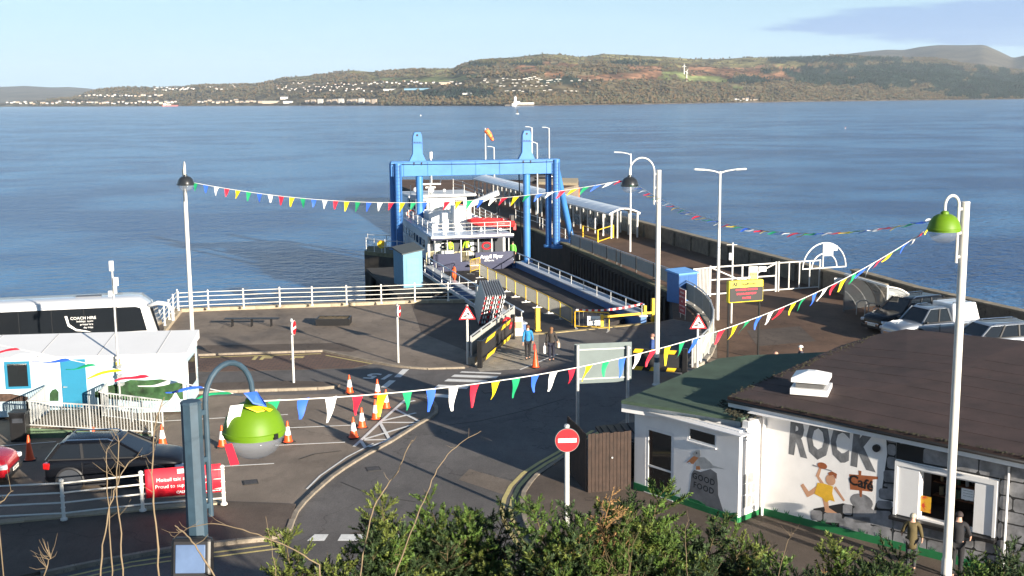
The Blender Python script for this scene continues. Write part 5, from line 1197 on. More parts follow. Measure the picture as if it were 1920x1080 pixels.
# danger sign
a = P(1267, 592); b = P(1291, 604); d = b-a; t = thing('danger_sign', 'dark red danger deep water sign on the quay corner panels', 'sign', Vector((a.x, a.y, 0)), math.atan2(d.y, d.x)); w = d.length
MB().box((w/2, 0, 1.05), (1.0, .03, 1.45)).build('board', M('deep red sign', (.33, .02, .03), .5), t); MB().box((w/2, .014, 1.05), (1.06, .02, 1.51)).build('border', SWH, t)
for i, s in enumerate(('DANGER', 'DEEP WATER', 'NO', 'UNAUTHORISED', 'ACCESS')): text(s, .16 if i != 3 else .125, SWH, t, loc=(w/2, -.02, 1.58-.265*i), rot=(R(90), 0, 0), ext=.001)
for x in (w/2-.4, w/2+.4): MB().cyl((x, .05, 0), (x, .05, 1.8), .03, n=6).build('post', GALV, t)
# curved panels right of the ramp, and the straight run on the left
def panel_run(name, label, pts, h, base=0, mat=GPANEL):
    pts = [Vector(p) for p in pts]; t = thing(name, label, 'fence', pts[0])
    for i, p in enumerate(pts):
        mb = MB(); mb.box((p.x, p.y, base+h/2+.03), (.09, .09, h+.06)); mb.build('post', GALV, t, world=True)
        if i:
            q = pts[i-1]; d = (p-q).normalized(); mb = MB(); mb.beam(q+d*.07+Vector((0, 0, base+h*.53)), p-d*.07+Vector((0, 0, base+h*.53)), .03, h*.84); l = (p-q).length; k = .2
            while k < l-.12: c = q+d*k; mb.box((c.x, c.y, base+h*.53), (.05, .055, h*.83), math.atan2(d.y, d.x)); k += .18
            mb.build('panel', mat, t, world=True)
    mb = MB(); mb.tube([p+Vector((0, 0, base+h+.05)) for p in pts], .04, 6); mb.build('top_rail', GALV, t, world=True, smooth='a')
    return t
panel_run('panel_fence', 'curved run of pale grey panels right of the ramp entrance', [P(*p) for p in ((1298, 692), (1314, 684), (1328, 668), (1336, 648), (1337, 628), (1331, 608), (1318, 590), (1302, 577), (1283, 566), (1266, 556))], 1.3, .1)
mb = MB(); cp = [P(*p) for p in ((1298, 690), (1314, 682), (1328, 667), (1336, 648), (1337, 628), (1331, 608), (1318, 590), (1302, 577), (1283, 566), (1262, 554))]
for a, b in zip(cp, cp[1:]): mb.beam(a+Vector((0, 0, .06)), b+Vector((0, 0, .06)), .4, .14)
struct('curved_upstand', mb, CONC)
panel_run('panel_fence', 'straight run of pale grey panels left of the ramp entrance', [P(*p) for p in ((884, 683), (903, 667), (922, 652), (942, 637), (964, 620))], 1.3, .08)
mb = MB(); mb.beam(P(884, 685)+Vector((0, 0, .2)), P(966, 620)+Vector((0, 0, .2)), .35, .4); struct('ramp_upstand', mb, CONC)
def flood_gate(label, a, b, h=1.15, chev=5):
    a = Vector(a); b = Vector(b); d = b-a; t = thing('flood_gate', label, 'gate', a, math.atan2(d.y, d.x)); w = d.length
    for x in (0, w): MB().box((x, 0, h/2+.1), (.22, .22, h+.2)).build('post', BLACK, t)
    for z in (.3, h): MB().box((w/2, -.02, z), (w-.22, .10, .2)).build('rail', BLACK, t)
    for k in range(chev):
        x = .25+(w-.5)*(k+.5)/chev; s = (w-.5)/chev*.33
        for z in (.3, h):
            mb = MB(); mb.slab([(x-s, -.075, z-.095), (x+s*.6, -.075, z-.095), (x+s, -.075, z+.095), (x-s*.6, -.075, z+.095)], (0, -.006, 0)); mb.build('yellow_stripe', YEL, t)
    MB().box((w/2, .03, h*.62), (w-.25, .03, h*.6)).build('gate_sheet', M('black gate mesh', (.02, .02, .022), .6), t)
    return t
flood_gate('black and yellow flood gate folded against the left panels', P(900, 690)+Vector((0, 0, .02)), P(962, 636), 1.15, 2)
flood_gate('black and yellow flood gate standing open right of the entrance behind the hi-vis man', P(1172, 700), P(1284, 706), 1.15, 3)
# life ring on the left gate
t = thing('lifebuoy', 'red lifebuoy hung on the panels left of the ramp', 'lifebuoy', P(947, 640)+Vector((.12, -.2, 0)), R(50))
mb = MB(); mb.tube([(.33*math.cos(a), 0, 1.0+.33*math.sin(a)) for a in [2*math.pi*i/16 for i in range(17)]], .07, 6); mb.build('ring', SRED, t, smooth=True)
# stack of leaning barrier boards
t = thing('barrier_stack', 'stack of long grey barrier panels leaning beside the railing', 'barrier stack', P(905, 600), 0)
a = P(888, 578); b = P(915, 604); dd = Vector((.62, -.78, 0))
for k in range(9):
    off = Vector((.82, .38, 0))*(.17*k); o_ = a+off+Vector((0, 0, 0)); mb = MB()
    e = P(897, 612)-a; e.z = 0
    lo = o_+Vector((0, 0, .1)); hi = o_+Vector((.42, .18, 1.75)); mb.hexa([lo, lo+Vector((.05, .03, 0)), lo+Vector((.05, .03, 0))+e, lo+e, hi, hi+Vector((.05, .03, 0)), hi+Vector((.05, .03, 0))+e, hi+e])
    mb.build('barrier_panel', M('grey slatted barrier', (.30, .31, .32), .5, .3, var=.3, scale=9), t, world=True)
    mb = MB()
    for j in range(6):
        c = lo+e+(hi-lo)*((j+.25)/6); c2 = lo+e+(hi-lo)*((j+.75)/6); mb.beam(c+Vector((.04, -.03, 0)), c2+Vector((.04, -.03, 0)), .09, .05)
    mb.build('end_strip', SWH if k % 3 else SRED, t, world=True)
# orange and white folding sign by the fence
t = thing('a_board', 'orange and white folding sign at the head of the ramp', 'sign', P(972, 634), R(15))
MB().slab([(-.28, 0, .12), (.28, 0, .12), (.28, .12, 1.15), (-.28, .12, 1.15)], (0, .03, 0)).build('board', M('pale cream board', (.78, .70, .52), .6), t); MB().slab([(-.22, .02, .55), (.22, .02, .55), (.22, .07, .9), (-.22, .07, .9)], (0, -.01, 0)).build('orange_panel', ORANGE, t)
MB().slab([(-.25, .5, 0), (-.2, .5, 0), (-.2, .16, 1.1), (-.25, .16, 1.1)], (0, .02, 0)).build('leg', WSTEEL, t); MB().slab([(.2, .5, 0), (.25, .5, 0), (.25, .16, 1.1), (.2, .16, 1.1)], (0, .02, 0)).build('leg', WSTEEL, t)
text('NO ENTRY', .09, SRED, t, loc=(0, .07, 1.0), rot=(R(83), 0, 0), ext=.001)
# ================================================================== LINKSPAN
LU0, LU1, LVL, LVR = 61.5, 89.3, 18.3, 25.2
ls = thing('linkspan_ramp', 'dark vehicle ramp with blue girders leading down to the ferry', 'ramp', Q(75, 21.8))
def zl(u): return -.02-.25*max(0, (u-66))/24
mb = MB(); mb.hexa([Q(66, LVL, -.5), Q(66, LVR, -.5), Q(LU1, LVR, -.8), Q(LU1, LVL, -.8), Q(66, LVL, zl(66)), Q(66, LVR, zl(66)), Q(LU1, LVR, zl(LU1)), Q(LU1, LVL, zl(LU1))]); mb.build('deck', tarmac('ramp surface', (.045, .040, .040), .3), ls, world=True)
mb = MB(); mb.hexa([Q(60.5, 18.6, -.5), Q(65, 25.0, -.5), Q(66.0, LVR, -.5), Q(66.0, LVL, -.5), Q(60.5, 18.6, -.012), Q(65, 25.0, -.012), Q(66.0, LVR, -.02), Q(66.0, LVL, -.02)]); mb.build('ramp_flap', MATS['ramp surface'], ls, world=True)
for v, s in ((LVL-.2, -1), (LVR+.2, 1)):
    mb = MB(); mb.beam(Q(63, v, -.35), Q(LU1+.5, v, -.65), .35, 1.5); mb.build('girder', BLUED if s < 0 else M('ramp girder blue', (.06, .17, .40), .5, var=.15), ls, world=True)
    mb = MB(); mb.beam(Q(63, v, .46), Q(LU1+.5, v, .16), .5, .07); mb.build('girder_cap', M('galvanised walkway', (.50, .52, .54), .5, .3), ls, world=True)
    mb = MB(); mb.tube([Q(63, v, 1.15), Q(LU1+.5, v, .85)], .045, 6); mb.build('handrail', M('pale blue rail', (.40, .50, .62), .45), ls, world=True)
    mb = MB(); mb.beam(Q(63, v+s*.9, .30), Q(LU1+.5, v+s*.9, .0), .12, .22); mb.build('outer_beam', MATS['galvanised walkway'], ls, world=True)
    for k in range(11):
        u = 63.3+k*2.6; mb = MB(); mb.cyl(Q(u, v, .4), Q(u, v, 1.15-.3*(u-63)/27), .03, n=6); mb.build('rail_post', GALV, ls, world=True)
# yellow end posts
for x, y in ((1008, 620), (1225, 600)):
    t = thing('yellow_bollard', 'square yellow post ending the ramp handrail on the %s side' % ('left' if x < 1100 else 'right'), 'post', P(x, y), PROT); MB().box((0, 0, .65), (.24, .24, 1.3)).build('post_body', YEL, t, bevel=.02); MB().box((0, 0, .03), (.34, .34, .06)).build('foot', YEL, t)
# crowd barriers down the middle of the ramp
MESHG = M('barrier mesh grey', (.28, .28, .25), .6, var=.1); CREAM = M('pale yellow barrier', (.68, .60, .36), .5, var=.1)
bt = [(845, 350), (905, 385), (967, 418), (1040, 452), (1105, 490), (1180, 527), (1262, 567), (1345, 610), (1430, 655), (1517, 705)]
bp_ = [P(680+x/3.857, 430+y/3.857, -.05) for x, y in bt]
def crowd_barrier(w, mat, bar, label, group, n=14):
    t = thing('crowd_barrier', label, 'barrier', (0, 0, 0), 0, group)
    mb = MB(); mb.tube([(0, 0, .12), (0, 0, 1.02), (.06, 0, 1.08), (w-.06, 0, 1.08), (w, 0, 1.02), (w, 0, .12)], .028, 6); mb.build('frame', mat, t, smooth='a')
    mb = MB(); mb.tube([(0, 0, .22), (w, 0, .22)], .02, 5); mb.build('bottom_rail', mat, t)
    mb = MB()
    for k in range(1, n): mb.cyl((w*k/n, 0, .22), (w*k/n, 0, 1.07), .011, n=4, cap=False)
    o = mb.build('bars', bar, t); o['kind'] = 'stuff'
    for x in (.06, w-.06):
        mb = MB(); mb.box((x, 0, .015), (.07, .62, .03)); mb.box((x, 0, .09), (.06, .05, .14)); mb.build('foot', GALV, t)
    return t
def barrier_between(a, b, mat, bar, label, group=None, n=14):
    a = Vector(a); b = Vector(b); d = b-a; d.z = 0; t = crowd_barrier(d.length, mat, bar, label, group, n); t.location = a; t.rotation_euler = (0, 0, math.atan2(d.y, d.x)); return t
ordn = ['first', 'second', 'third', 'fourth', 'fifth', 'sixth', 'seventh', 'eighth', 'ninth']
for i in range(9): barrier_between(bp_[i], bp_[i+1]+(bp_[i]-bp_[i+1]).normalized()*.06, YEL, MESHG, '%s barrier from the ferry in the row down the ramp' % ordn[i], 'barriers along the middle of the ramp', 20)
barrier_between(P(882, 514), P(900, 509), YEL, YEL, 'yellow barrier turned across at the ferry end of the row', None, 8)
barrier_between(P(817, 497), P(851, 498), CREAM, CREAM, 'pale barrier left of centre across the ferry stern', 'barriers across the ferry stern'); barrier_between(P(852, 498), P(886, 496), CREAM, CREAM, 'pale barrier right of centre across the ferry stern', 'barriers across the ferry stern')
barrier_between(P(800, 500), P(815, 496), CREAM, CREAM, 'pale barrier beside the blue cabinet at the ferry stern', 'barriers across the ferry stern', 8)
# entrance barrier with sign, height bar and tape
t = barrier_between(P(1078, 618), P(1142, 622), YEL, MESHG, 'yellow crowd barrier carrying the ferry direction sign', None, 8)
t = thing('ferry_sign', 'small white Gourock Ferry sign hung on the yellow barrier', 'sign', P(1113, 621)+Vector((0, -.08, 0)), 0)
MB().box((0, 0, .62), (.72, .02, .52)).build('board', SWH, t); text('Gourock', .15, BLACK, t, loc=(.08, -.014, .7), rot=(R(90), 0, 0), ext=.001); text('Ferry', .15, BLACK, t, loc=(.08, -.014, .52), rot=(R(90), 0, 0), ext=.001)
MB().slab([(-.33, -.014, .62), (-.22, -.014, .69), (-.22, -.014, .64), (-.1, -.014, .64), (-.1, -.014, .60), (-.22, -.014, .60), (-.22, -.014, .55)], (0, -.003, 0)).build('arrow', BLACK, t)
a = P(1128, 612); b = P(1224, 603); t = thing('height_barrier', 'low yellow swing barrier across the ramp entrance', 'barrier', a, math.atan2((b-a).y, (b-a).x)); w = (b-a).length
MB().box((w/2, 0, .55), (w, .10, .12)).build('bar', YEL, t); 
for x in (0, w-.55, w): MB().box((x, .0, .5 if x else .35), (.16, .16, 1.0 if x else .7)).build('post', YEL, t)
a = P(1080, 617)+Vector((0, 0, 1.1)); b = P(1205, 606)+Vector((0, 0, 1.15)); t = thing('hazard_tape', 'red and white hazard tape stretched above the swing barrier', 'tape', a); n = 22
for k in range(n):
    sg = lambda f: a.lerp(b, f)-Vector((0, 0, .16*math.sin(math.pi*f))); mb = MB(); mb.beam(sg(k/n), sg((k+.99)/n), .012, .11); mb.build('tape_stripe', SRED if k % 2 else SWH, t, world=True)
# ================================================================== DOLPHIN, CABINET, GANTRY
dol = thing('mooring_dolphin', 'black concrete mooring block left of the ferry', 'dolphin', Q(98, 16.5))
p0 = P(683, 470, .2); p0u, p0v = p0.dot(PU), p0.dot(PV)
mb = MB(); q = [P(683, 471, .2), P(800, 484, .2), P(800, 466, .2), P(690, 461, .2)]; mb.prism([(p.x, p.y) for p in q], -5, -.1); mb.build('block', DKWALL, dol, world=True)
mb = MB(); mb.prism([(p.x, p.y) for p in q], -.097, .2); mb.build('cap_slab', CAPB, dol, world=True)
railing('railing', [P(x, y, .2)-Vector((0, 0, .2)) for x, y in ((687, 470), (702, 472), (722, 474), (745, 476), (762, 478))], 1.1, (.55, 1.05), 'white railing along the front of the mooring block', mat=WSTEEL, pr=.03, base=.2)
railing('railing', [P(x, y, .2)-Vector((0, 0, .2)) for x, y in ((690, 462), (725, 464), (760, 466))], 1.1, (.55, 1.05), 'white railing along the back of the mooring block', mat=WSTEEL, pr=.03, base=.2)
t = thing('yellow_box', 'small yellow lifebuoy case on the mooring block railing', 'lifebuoy case', P(716, 473, .2), 0); MB().lathe([(.02, -.08), (.36, -.08), (.36, .08), (.02, .08)], (0, -.06, .7), 14, 'Y').build('case', YEL, t, smooth='a'); MB().box((0, 0, .4), (.1, .06, .8)).build('stand', GALV, t)
pf = thing('cabinet_platform', 'dark steel platform carrying the blue control cabinet', 'platform', Q(81, 15.8))
mb = MB(); mb.hexa([Q(78, 13.6, -.35), Q(78, 17.4, -.35), Q(92, 17.4, -.35), Q(92, 13.6, -.35), Q(78, 13.6, -.1), Q(78, 17.4, -.1), Q(92, 17.4, -.1), Q(92, 13.6, -.1)]); mb.build('deck', DKWALL, pf, world=True)
for u in (78.6, 85, 91.4):
    for v in (14, 17): mb = MB(); mb.cyl(Q(u, v, -5), Q(u, v, -.35), .25, n=8); mb.build('pile', DKWALL, pf, world=True)
railing('railing', [Q(u, 17.3, -.1) for u in (78.2, 81, 84, 87)], 1.1, (.55, 1.05), 'short galvanised railing between the blue cabinet and the ramp', mat=GALV, pr=.03)
o = P(757, 540, -.1); t = thing('control_cabinet', 'tall blue control cabinet with sloped dark roof left of the ramp', 'cabinet', o, R(22)); CABB = M('cabinet pale blue', (.085, .225, .33), .5, var=.1, col2=(.06, .12, .16), thr=.66)
MB().prism([(0, 0), (1.42, 0), (1.42, 2.4), (0, 2.4)], 0, 2.35).build('body', CABB, t, bevel=.01)
mb = MB(); mb.add([(-.1, -.12, 2.36), (1.55, -.12, 2.62), (1.55, 2.5, 2.82), (-.1, 2.5, 2.56), (-.1, -.12, 2.44), (1.55, -.12, 2.70), (1.55, 2.5, 2.92), (-.1, 2.5, 2.66)], [(0,3,2,1), (4,5,6,7), (0,1,5,4), (1,2,6,5), (2,3,7,6), (3,0,4,7)]); mb.build('roof', M('cabinet roof felt', (.07, .085, .09), .8), t)
mb = MB(); mb.add([(0, 0, 2.352), (1.42, 0, 2.352), (1.42, 2.4, 2.352), (0, 2.4, 2.352), (0, 0, 2.37), (1.42, 0, 2.58), (1.42, 2.4, 2.76), (0, 2.4, 2.54)], [(0,1,5,4), (1,2,6,5), (2,3,7,6), (3,0,4,7)]); mb.build('upper_wall', CABB, t)
MB().box((.71, -.012, 1.1), (.9, .02, 1.95)).build('door', M('cabinet door blue', (.10, .28, .41), .5), t)
t = thing('lifebuoy', 'orange lifebuoy hung on the left ramp handrail', 'lifebuoy', P(849, 532), R(15)); mb = MB(); mb.tube([(.1, .34*math.cos(a), .75+.42*math.sin(a)) for a in [2*math.pi*i/16 for i in range(17)]], .09, 6); mb.build('ring', M('lifebuoy orange', (.80, .12, .03), .5), t, smooth=True); MB().cyl((.1, 0, 0), (.1, 0, .4), .04, n=6).build('bracket', GALV, t)
# gantry
DL, DR = 101.5, 104.0
gA = V(733, 305, DL); gB = V(1045, 297.5, DR); gt = thing('gantry', 'tall blue steel portal gantry spanning the ferry berth', 'gantry', P(738, 467, .2))
gd = (gB-gA); gz = (gA.z+gB.z)/2; gA.z = gB.z = gz; gd = (gB-gA).normalized(); gn = Vector((gd.y, -gd.x, 0)); BH = 1.22
def gx(x): # point along beam under pixel column
    lo, hi = 0, (gB-gA).length
    for _ in range(40):
        m_ = (lo+hi)/2
        if pix(gA+gd*m_)[0] < x: lo = m_
        else: hi = m_
    return gA+gd*lo
mb = MB(); mb.beam(gA-Vector((0, 0, BH/2))-gd*.05, gB-Vector((0, 0, BH/2)), .9, BH); mb.build('cross_beam', BLUE, gt, world=True, bevel=.03)
mb = MB(); mb.beam(gA+Vector((0, 0, .03)), gB+Vector((0, 0, .03)), 1.1, .06); mb.build('beam_flange', BLUE, gt, world=True)
def col(x, zb, r=.30, off=0, lean=Vector((0, 0, 0)), zt=None):
    p = gx(x)+gn*off; mb = MB(); mb.cyl(Vector((p.x, p.y, zb))+lean, Vector((p.x, p.y, zt if zt is not None else gz-BH+.02)), r, n=18); mb.build('column', BLUE, gt, world=True, smooth='a')
    q = Vector((p.x, p.y, zb))+lean; mb = MB(); mb.cyl(q-Vector((0, 0, .1)), q+Vector((0, 0, .12)), r*1.7, n=14); mb.build('base_plate', BLUE, gt, world=True)
col(737, .1, .31, -.35, zt=gz-.1); col(745, .1, .31, .55, zt=gz-.1); col(785.5, .1, .31, .0); col(987, -1.3, .31, .0); col(1030, .05, .27, -.4); col(1041.5, .05, .31, .4, zt=gz+.02)
p = gx(1044); mb = MB(); mb.cyl(P(1073, 455), Vector((p.x, p.y, gz-.9)), .27, n=16); mb.build('raking_brace', BLUE, gt, world=True, smooth='a')
mb = MB(); mb.beam(P(1073, 456)+Vector((0, 0, .15)), P(1035, 452)+Vector((0, 0, .15)), .8, .3); mb.build('foot_block', BLUED, gt, world=True)
mb = MB(); q = P(987, 492, -1.3); pz = gx(987); mb.prism([(pz.x-1, pz.y-1.2), (pz.x+1.1, pz.y-1.2), (pz.x+1.1, pz.y+1.2), (pz.x-1, pz.y+1.2)], -5, -1.4); mb.build('footing', DKWALL, gt, world=True)
for x in (782.5, 986.5):
    c = gx(x)+Vector((0, 0, .06)); prof = [(-.72, 0), (.72, 0), (.45, .62), (.42, 2.1), (.30, 2.46), (-.22, 2.46), (-.36, 2.1), (-.40, .62)]
    mb = MB(); mb.slab([c+gd*a-gn*.35+Vector((0, 0, z)) for a, z in prof], gn*.7); mb.build('hoist_tower', BLUE, gt, world=True, bevel=.02)
    mb = MB(); mb.beam(c-gd*.5+Vector((0, 0, 1.55)), c+gd*.5+Vector((0, 0, 1.55)), .86, .05); mb.build('tower_plate', BLUED, gt, world=True)
    for k in (-.22, 0, .22):
        mb = MB(); q = c+gd*k+gn*.38+Vector((0, 0, 1.62)); mb.cyl(q, q+gn*.08, .04, n=6); mb.build('bolt', BLACK, gt, world=True)
    mb = MB(); q = c+gn*.352+Vector((0, 0, 2.2)); mb.cyl(q, q+gn*.02, .10, n=10); mb.build('sheave_hole', BLACK, gt, world=True)
    for k in (-.35, .3):
        mb = MB(); q = c+gd*k+gn*.47-Vector((0, 0, .1)); mb.slab([q-gd*.05, q+gd*.1, q-Vector((0, 0, .28))], gn*.03); mb.build('lug', BLACK, gt, world=True)
for (x, off) in ((1041.5, .4), (745, .55)):
    p = gx(x)+gn*(off+.42); mb = MB()
    for s in (-1, 1): mb.beam(Vector((p.x, p.y, .3))+gd*.2*s, Vector((p.x, p.y, gz-.2))+gd*.2*s, .05, .05)
    for k in range(24): q = Vector((p.x, p.y, .5+.3*k)); mb.beam(q-gd*.2, q+gd*.2, .03, .03)
    mb.build('access_ladder', BLUED, gt, world=True)
for k in range(7):
    mb = MB(); q = gA.lerp(gB, (k+.5)/7)+gn*.456-Vector((0, 0, BH/2)); mb.beam(q-Vector((0, 0, BH/2-.02)), q+Vector((0, 0, BH/2-.02)), .07, .02); mb.build('web_stiffener', BLUE, gt, world=True)
mb = MB(); mb.tube([gA+gn*.5-Vector((0, 0, .18)), gA.lerp(gB, .5)+gn*.5-Vector((0, 0, .26)), gB+gn*.5-Vector((0, 0, .18))], .03, 5); mb.build('cable', BLACK, gt, world=True)
mb = MB(); mb.tube([gx(977)-gn*1.2-Vector((0, 0, .6)), Vector((gx(977).x, gx(977).y+1.2, 0))], .06, 6); mb.build('service_pipe', BLACK, gt, world=True)
# ================================================================== FERRY
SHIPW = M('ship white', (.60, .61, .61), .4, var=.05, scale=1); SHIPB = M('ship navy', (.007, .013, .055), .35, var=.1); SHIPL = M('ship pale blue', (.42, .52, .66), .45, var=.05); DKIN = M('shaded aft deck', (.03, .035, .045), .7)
fe = thing('passenger_ferry', 'white and navy passenger ferry moored stern first at the ramp', 'ferry', Q(89.9, 21.75), PROT)
HB = 3.2
def hw(y): return HB*(1-max(0, (y-15)/13.5)**2.2)
def shl(y): return .0+.03*y
ys = [0, 2, 5, 9, 13, 16, 19, 21.5, 24, 26, 27.4, 28.2]
def hull_band(z0, z1, mat, name, k0=1.0, k1=1.0, zf=.03):
    mb = MB(); m = len(ys)
    for y in ys:
        w = max(.05, hw(y)); mb.v += [(-w*k0, y, z0+zf*y), (-w*k1, y, z1+zf*y), (w*k1, y, z1+zf*y), (w*k0, y, z0+zf*y)]
    for i in range(m-1):
        for (a, b) in ((0, 1), (1, 2), (2, 3), (3, 0)): mb.f.append((i*4+a, i*4+b, (i+1)*4+b, (i+1)*4+a))
    mb.f += [(0, 1, 2, 3), ((m-1)*4+3, (m-1)*4+2, (m-1)*4+1, (m-1)*4)]
    return mb.build(name, mat, fe, smooth='a')
hull_band(-4.5, -.3, SHIPB, 'hull', .86, 1.0); hull_band(-.298, .35, SHIPB, 'hull_upper', 1.0, 1.02)
# cabin: white sides from y=3 forward, aft deck open behind
mb = MB(); m = [y for y in ys if y >= 2]+[]
for y in m:
    w = max(.05, hw(y)); z1 = 2.25+.03*y; mb.v += [(-w*1.0, y, .36+.03*y), (-w*1.0, y, z1), (w*1.0, y, z1), (w*1.0, y, .36+.03*y)]
for i in range(len(m)-1):
    for (a, b) in ((0, 1), (1, 2), (2, 3), (3, 0)): mb.f.append((i*4+a, i*4+b, (i+1)*4+b, (i+1)*4+a))
mb.f += [(0, 1, 2, 3), ((len(m)-1)*4+3, (len(m)-1)*4+2, (len(m)-1)*4+1, (len(m)-1)*4)]
mb.build('saloon', SHIPW, fe, smooth='a')
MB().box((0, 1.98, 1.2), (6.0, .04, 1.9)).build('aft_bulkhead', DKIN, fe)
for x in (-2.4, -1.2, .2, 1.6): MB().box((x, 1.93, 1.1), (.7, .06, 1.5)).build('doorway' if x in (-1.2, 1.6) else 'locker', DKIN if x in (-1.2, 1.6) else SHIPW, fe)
# side windows
for k in range(14):
    y = 3.2+k*1.35; 
    for s in (-1, 1):
        w = (hw(y)+hw(y+.8))/2; MB().box((s*(w+.005), y+.4, 1.42+.03*y), (.05, .85, .62), rz=s*math.atan2(hw(y)-hw(y+.8), .8)).build('window', DGLASS, fe)
for s in (-1, 1):
    mb = MB()
    for i in range(len(ys)-1):
        a, b = ys[i], ys[i+1]; mb.beam((s*hw(a)*1.03, a, .36+.03*a), (s*hw(b)*1.03, b, .36+.03*b), .1, .09)
    mb.build('rubbing_strake', SHIPL, fe)
# upper deck plate with aft overhang, striped edge
mb = MB(); pts = [(-hw(y)-.08, y) for y in [0.1]+[q for q in ys if q > .5 and q < 24]]+[(hw(y)+.08, y) for y in reversed([0.1]+[q for q in ys if q > .5 and q < 24])]
mb.v = [(x, y, 2.28+.03*y) for x, y in pts]+[(x, y, 2.42+.03*y) for x, y in pts]; n = len(pts); mb.f = [tuple(range(n))[::-1], tuple(range(n, 2*n))]+[(i, (i+1) % n, n+(i+1) % n, n+i) for i in range(n)]
mb.build('upper_deck', SHIPL, fe)
MB().box((0, .0, 2.36), (6.7, .2, .16)).build('deck_edge', SHIPW, fe); MB().box((0, -.02, 2.20), (6.6, .2, .1)).build('deck_edge_stripe', SHIPB, fe)
for x in (-3.0, -2.0, -.9, .5, 1.6, 3.0): MB().cyl((x, .2, .2), (x, .2, 2.2), .05, n=6).build('stanchion', SHIPW, fe)
# stern bulwark with name
MB().box((1.75, -.03, .58), (3.1, .10, .95)).build('stern_bulwark', SHIPB, fe); MB().box((-2.1, -.03, .58), (2.2, .10, .95)).build('stern_bulwark', SHIPB, fe)
text('Argyll Flyer', .40, SWH, fe, loc=(1.5, -.09, .68), rot=(R(90), 0, 0), ext=.005, bold=.008); text('DUNOON', .17, SWH, fe, loc=(1.3, -.09, .36), rot=(R(90), 0, 0), ext=.004)
MB().box((.05, .6, .1), (.9, 2.4, .08)).build('gangway', GALV, fe)
mb = MB(); mb.tube([(1.2+.35*math.cos(a), .3, 1.5+.25*math.sin(a)) for a in [2*math.pi*i/14 for i in range(15)]], .07, 6); mb.build('life_ring', SRED, fe)
MB().box((-1.9, .9, .75), (1.0, .7, .9)).build('deck_locker', SHIPW, fe, bevel=.04)
# wheelhouse
zd = lambda y: 2.42+.03*y
def box_z(x, y, w, d, z0, z1, mat, name, bev=0): MB().box((x, y, (z0+z1)/2), (w, d, z1-z0)).build(name, mat, fe, bevel=bev)
box_z(.1, 14, 4.6, 4.2, zd(12), 4.55, SHIPW, 'wheelhouse', .08); box_z(.1, 13.9, 6.1, 5.2, 4.55, 4.78, SHIPW, 'wheelhouse_roof', .08)
for x in (-1.6, -.6, .7, 1.7): MB().box((x, 11.84, 3.85), (.72, .10, .72)).build('window', DGLASS if abs(x) > 1 else M('pale window', (.35, .40, .38), .2), fe)
for k in range(3): MB().box((-2.24, 12.6+1.2*k, 3.85), (.10, .8, .72)).build('window', DGLASS, fe)
box_z(-.1, 9.4, 3.4, 1.9, zd(9), 3.55, SHIPW, 'deckhouse', .05)
mb = MB()
for k in range(12):
    mb.box((-1.6+.29*k, 8.9, 3.6), (.05, 2.4, .05))
mb.build('deckhouse_slats', WSTEEL, fe)
# bow saloon roof, rounded
mb = MB()
for y in (13, 16, 19, 21.5, 24, 26):
    w = hw(y)*.98
    for i in range(9): a = math.pi*i/8; mb.v.append((-w*math.cos(a), y, zd(y)+.55*math.sin(a)**.6 if 0 < i < 8 else zd(y)))
mb.f = [(i*9+j, (i+1)*9+j, (i+1)*9+j+1, i*9+j+1) for i in range(5) for j in range(8)]+[tuple(range(9)), tuple(range(45, 54))]
mb.build('bow_roof', SHIPW, fe, smooth='a')
# side lockers / benches along port side
mb = MB(); 
for i in range(5): mb.lathe([(.02, -.75), (.27, -.7), (.27, .7), (.02, .75)], (-2.5, 3.2+1.75*i, zd(4)+.35), 10, 'Y')
MBs = mb
for i in range(5): MB().lathe([(.02, -.75), (.27, -.7), (.27, .7), (.02, .75)], (-2.5, 3.2+1.75*i, zd(4)+.35), 10, 'Y').build('liferaft_canister', SHIPW, fe, smooth='a')
for i in range(4): MB().lathe([(.02, -.6), (.30, -.55), (.30, .55), (.02, .6)], (1.9, 5.6+1.4*i, zd(6)+.42), 10, 'Y').build('liferaft_canister', SHIPW, fe, smooth='a')
# stair and rails aft
for k in range(7): MB().box((-1.7, .9+.22*k, .6+.27*k+.0), (.9, .22, .05)).build('stair_tread', GALV, fe)
for x in (-2.15, -1.25): mb = MB(); mb.tube([(x, .8, 2.45), (x, .8, 3.4), (x, 3.2, 3.45), (x, 3.2, 2.5)], .035, 6); mb.build('stair_rail', WSTEEL, fe)
for z in (.35, .65, .95):
    mb = MB(); mb.tube([(-3.15, 12, zd(12)+z), (-3.15, .25, zd(0)+z), (3.15, .25, zd(0)+z), (3.15, 12, zd(12)+z)], .025, 5); mb.build('guard_rail', WSTEEL, fe)
for k in range(7):
    for x in (-3.15, 3.15): MB().cyl((x, .25+2*k, zd(2*k)), (x, .25+2*k, zd(2*k)+.95), .03, n=5).build('guard_post', WSTEEL, fe)
for k in range(5): MB().cyl((-2.1+1.05*k, .25, zd(0)), (-2.1+1.05*k, .25, zd(0)+.95), .03, n=5).build('guard_post', WSTEEL, fe)
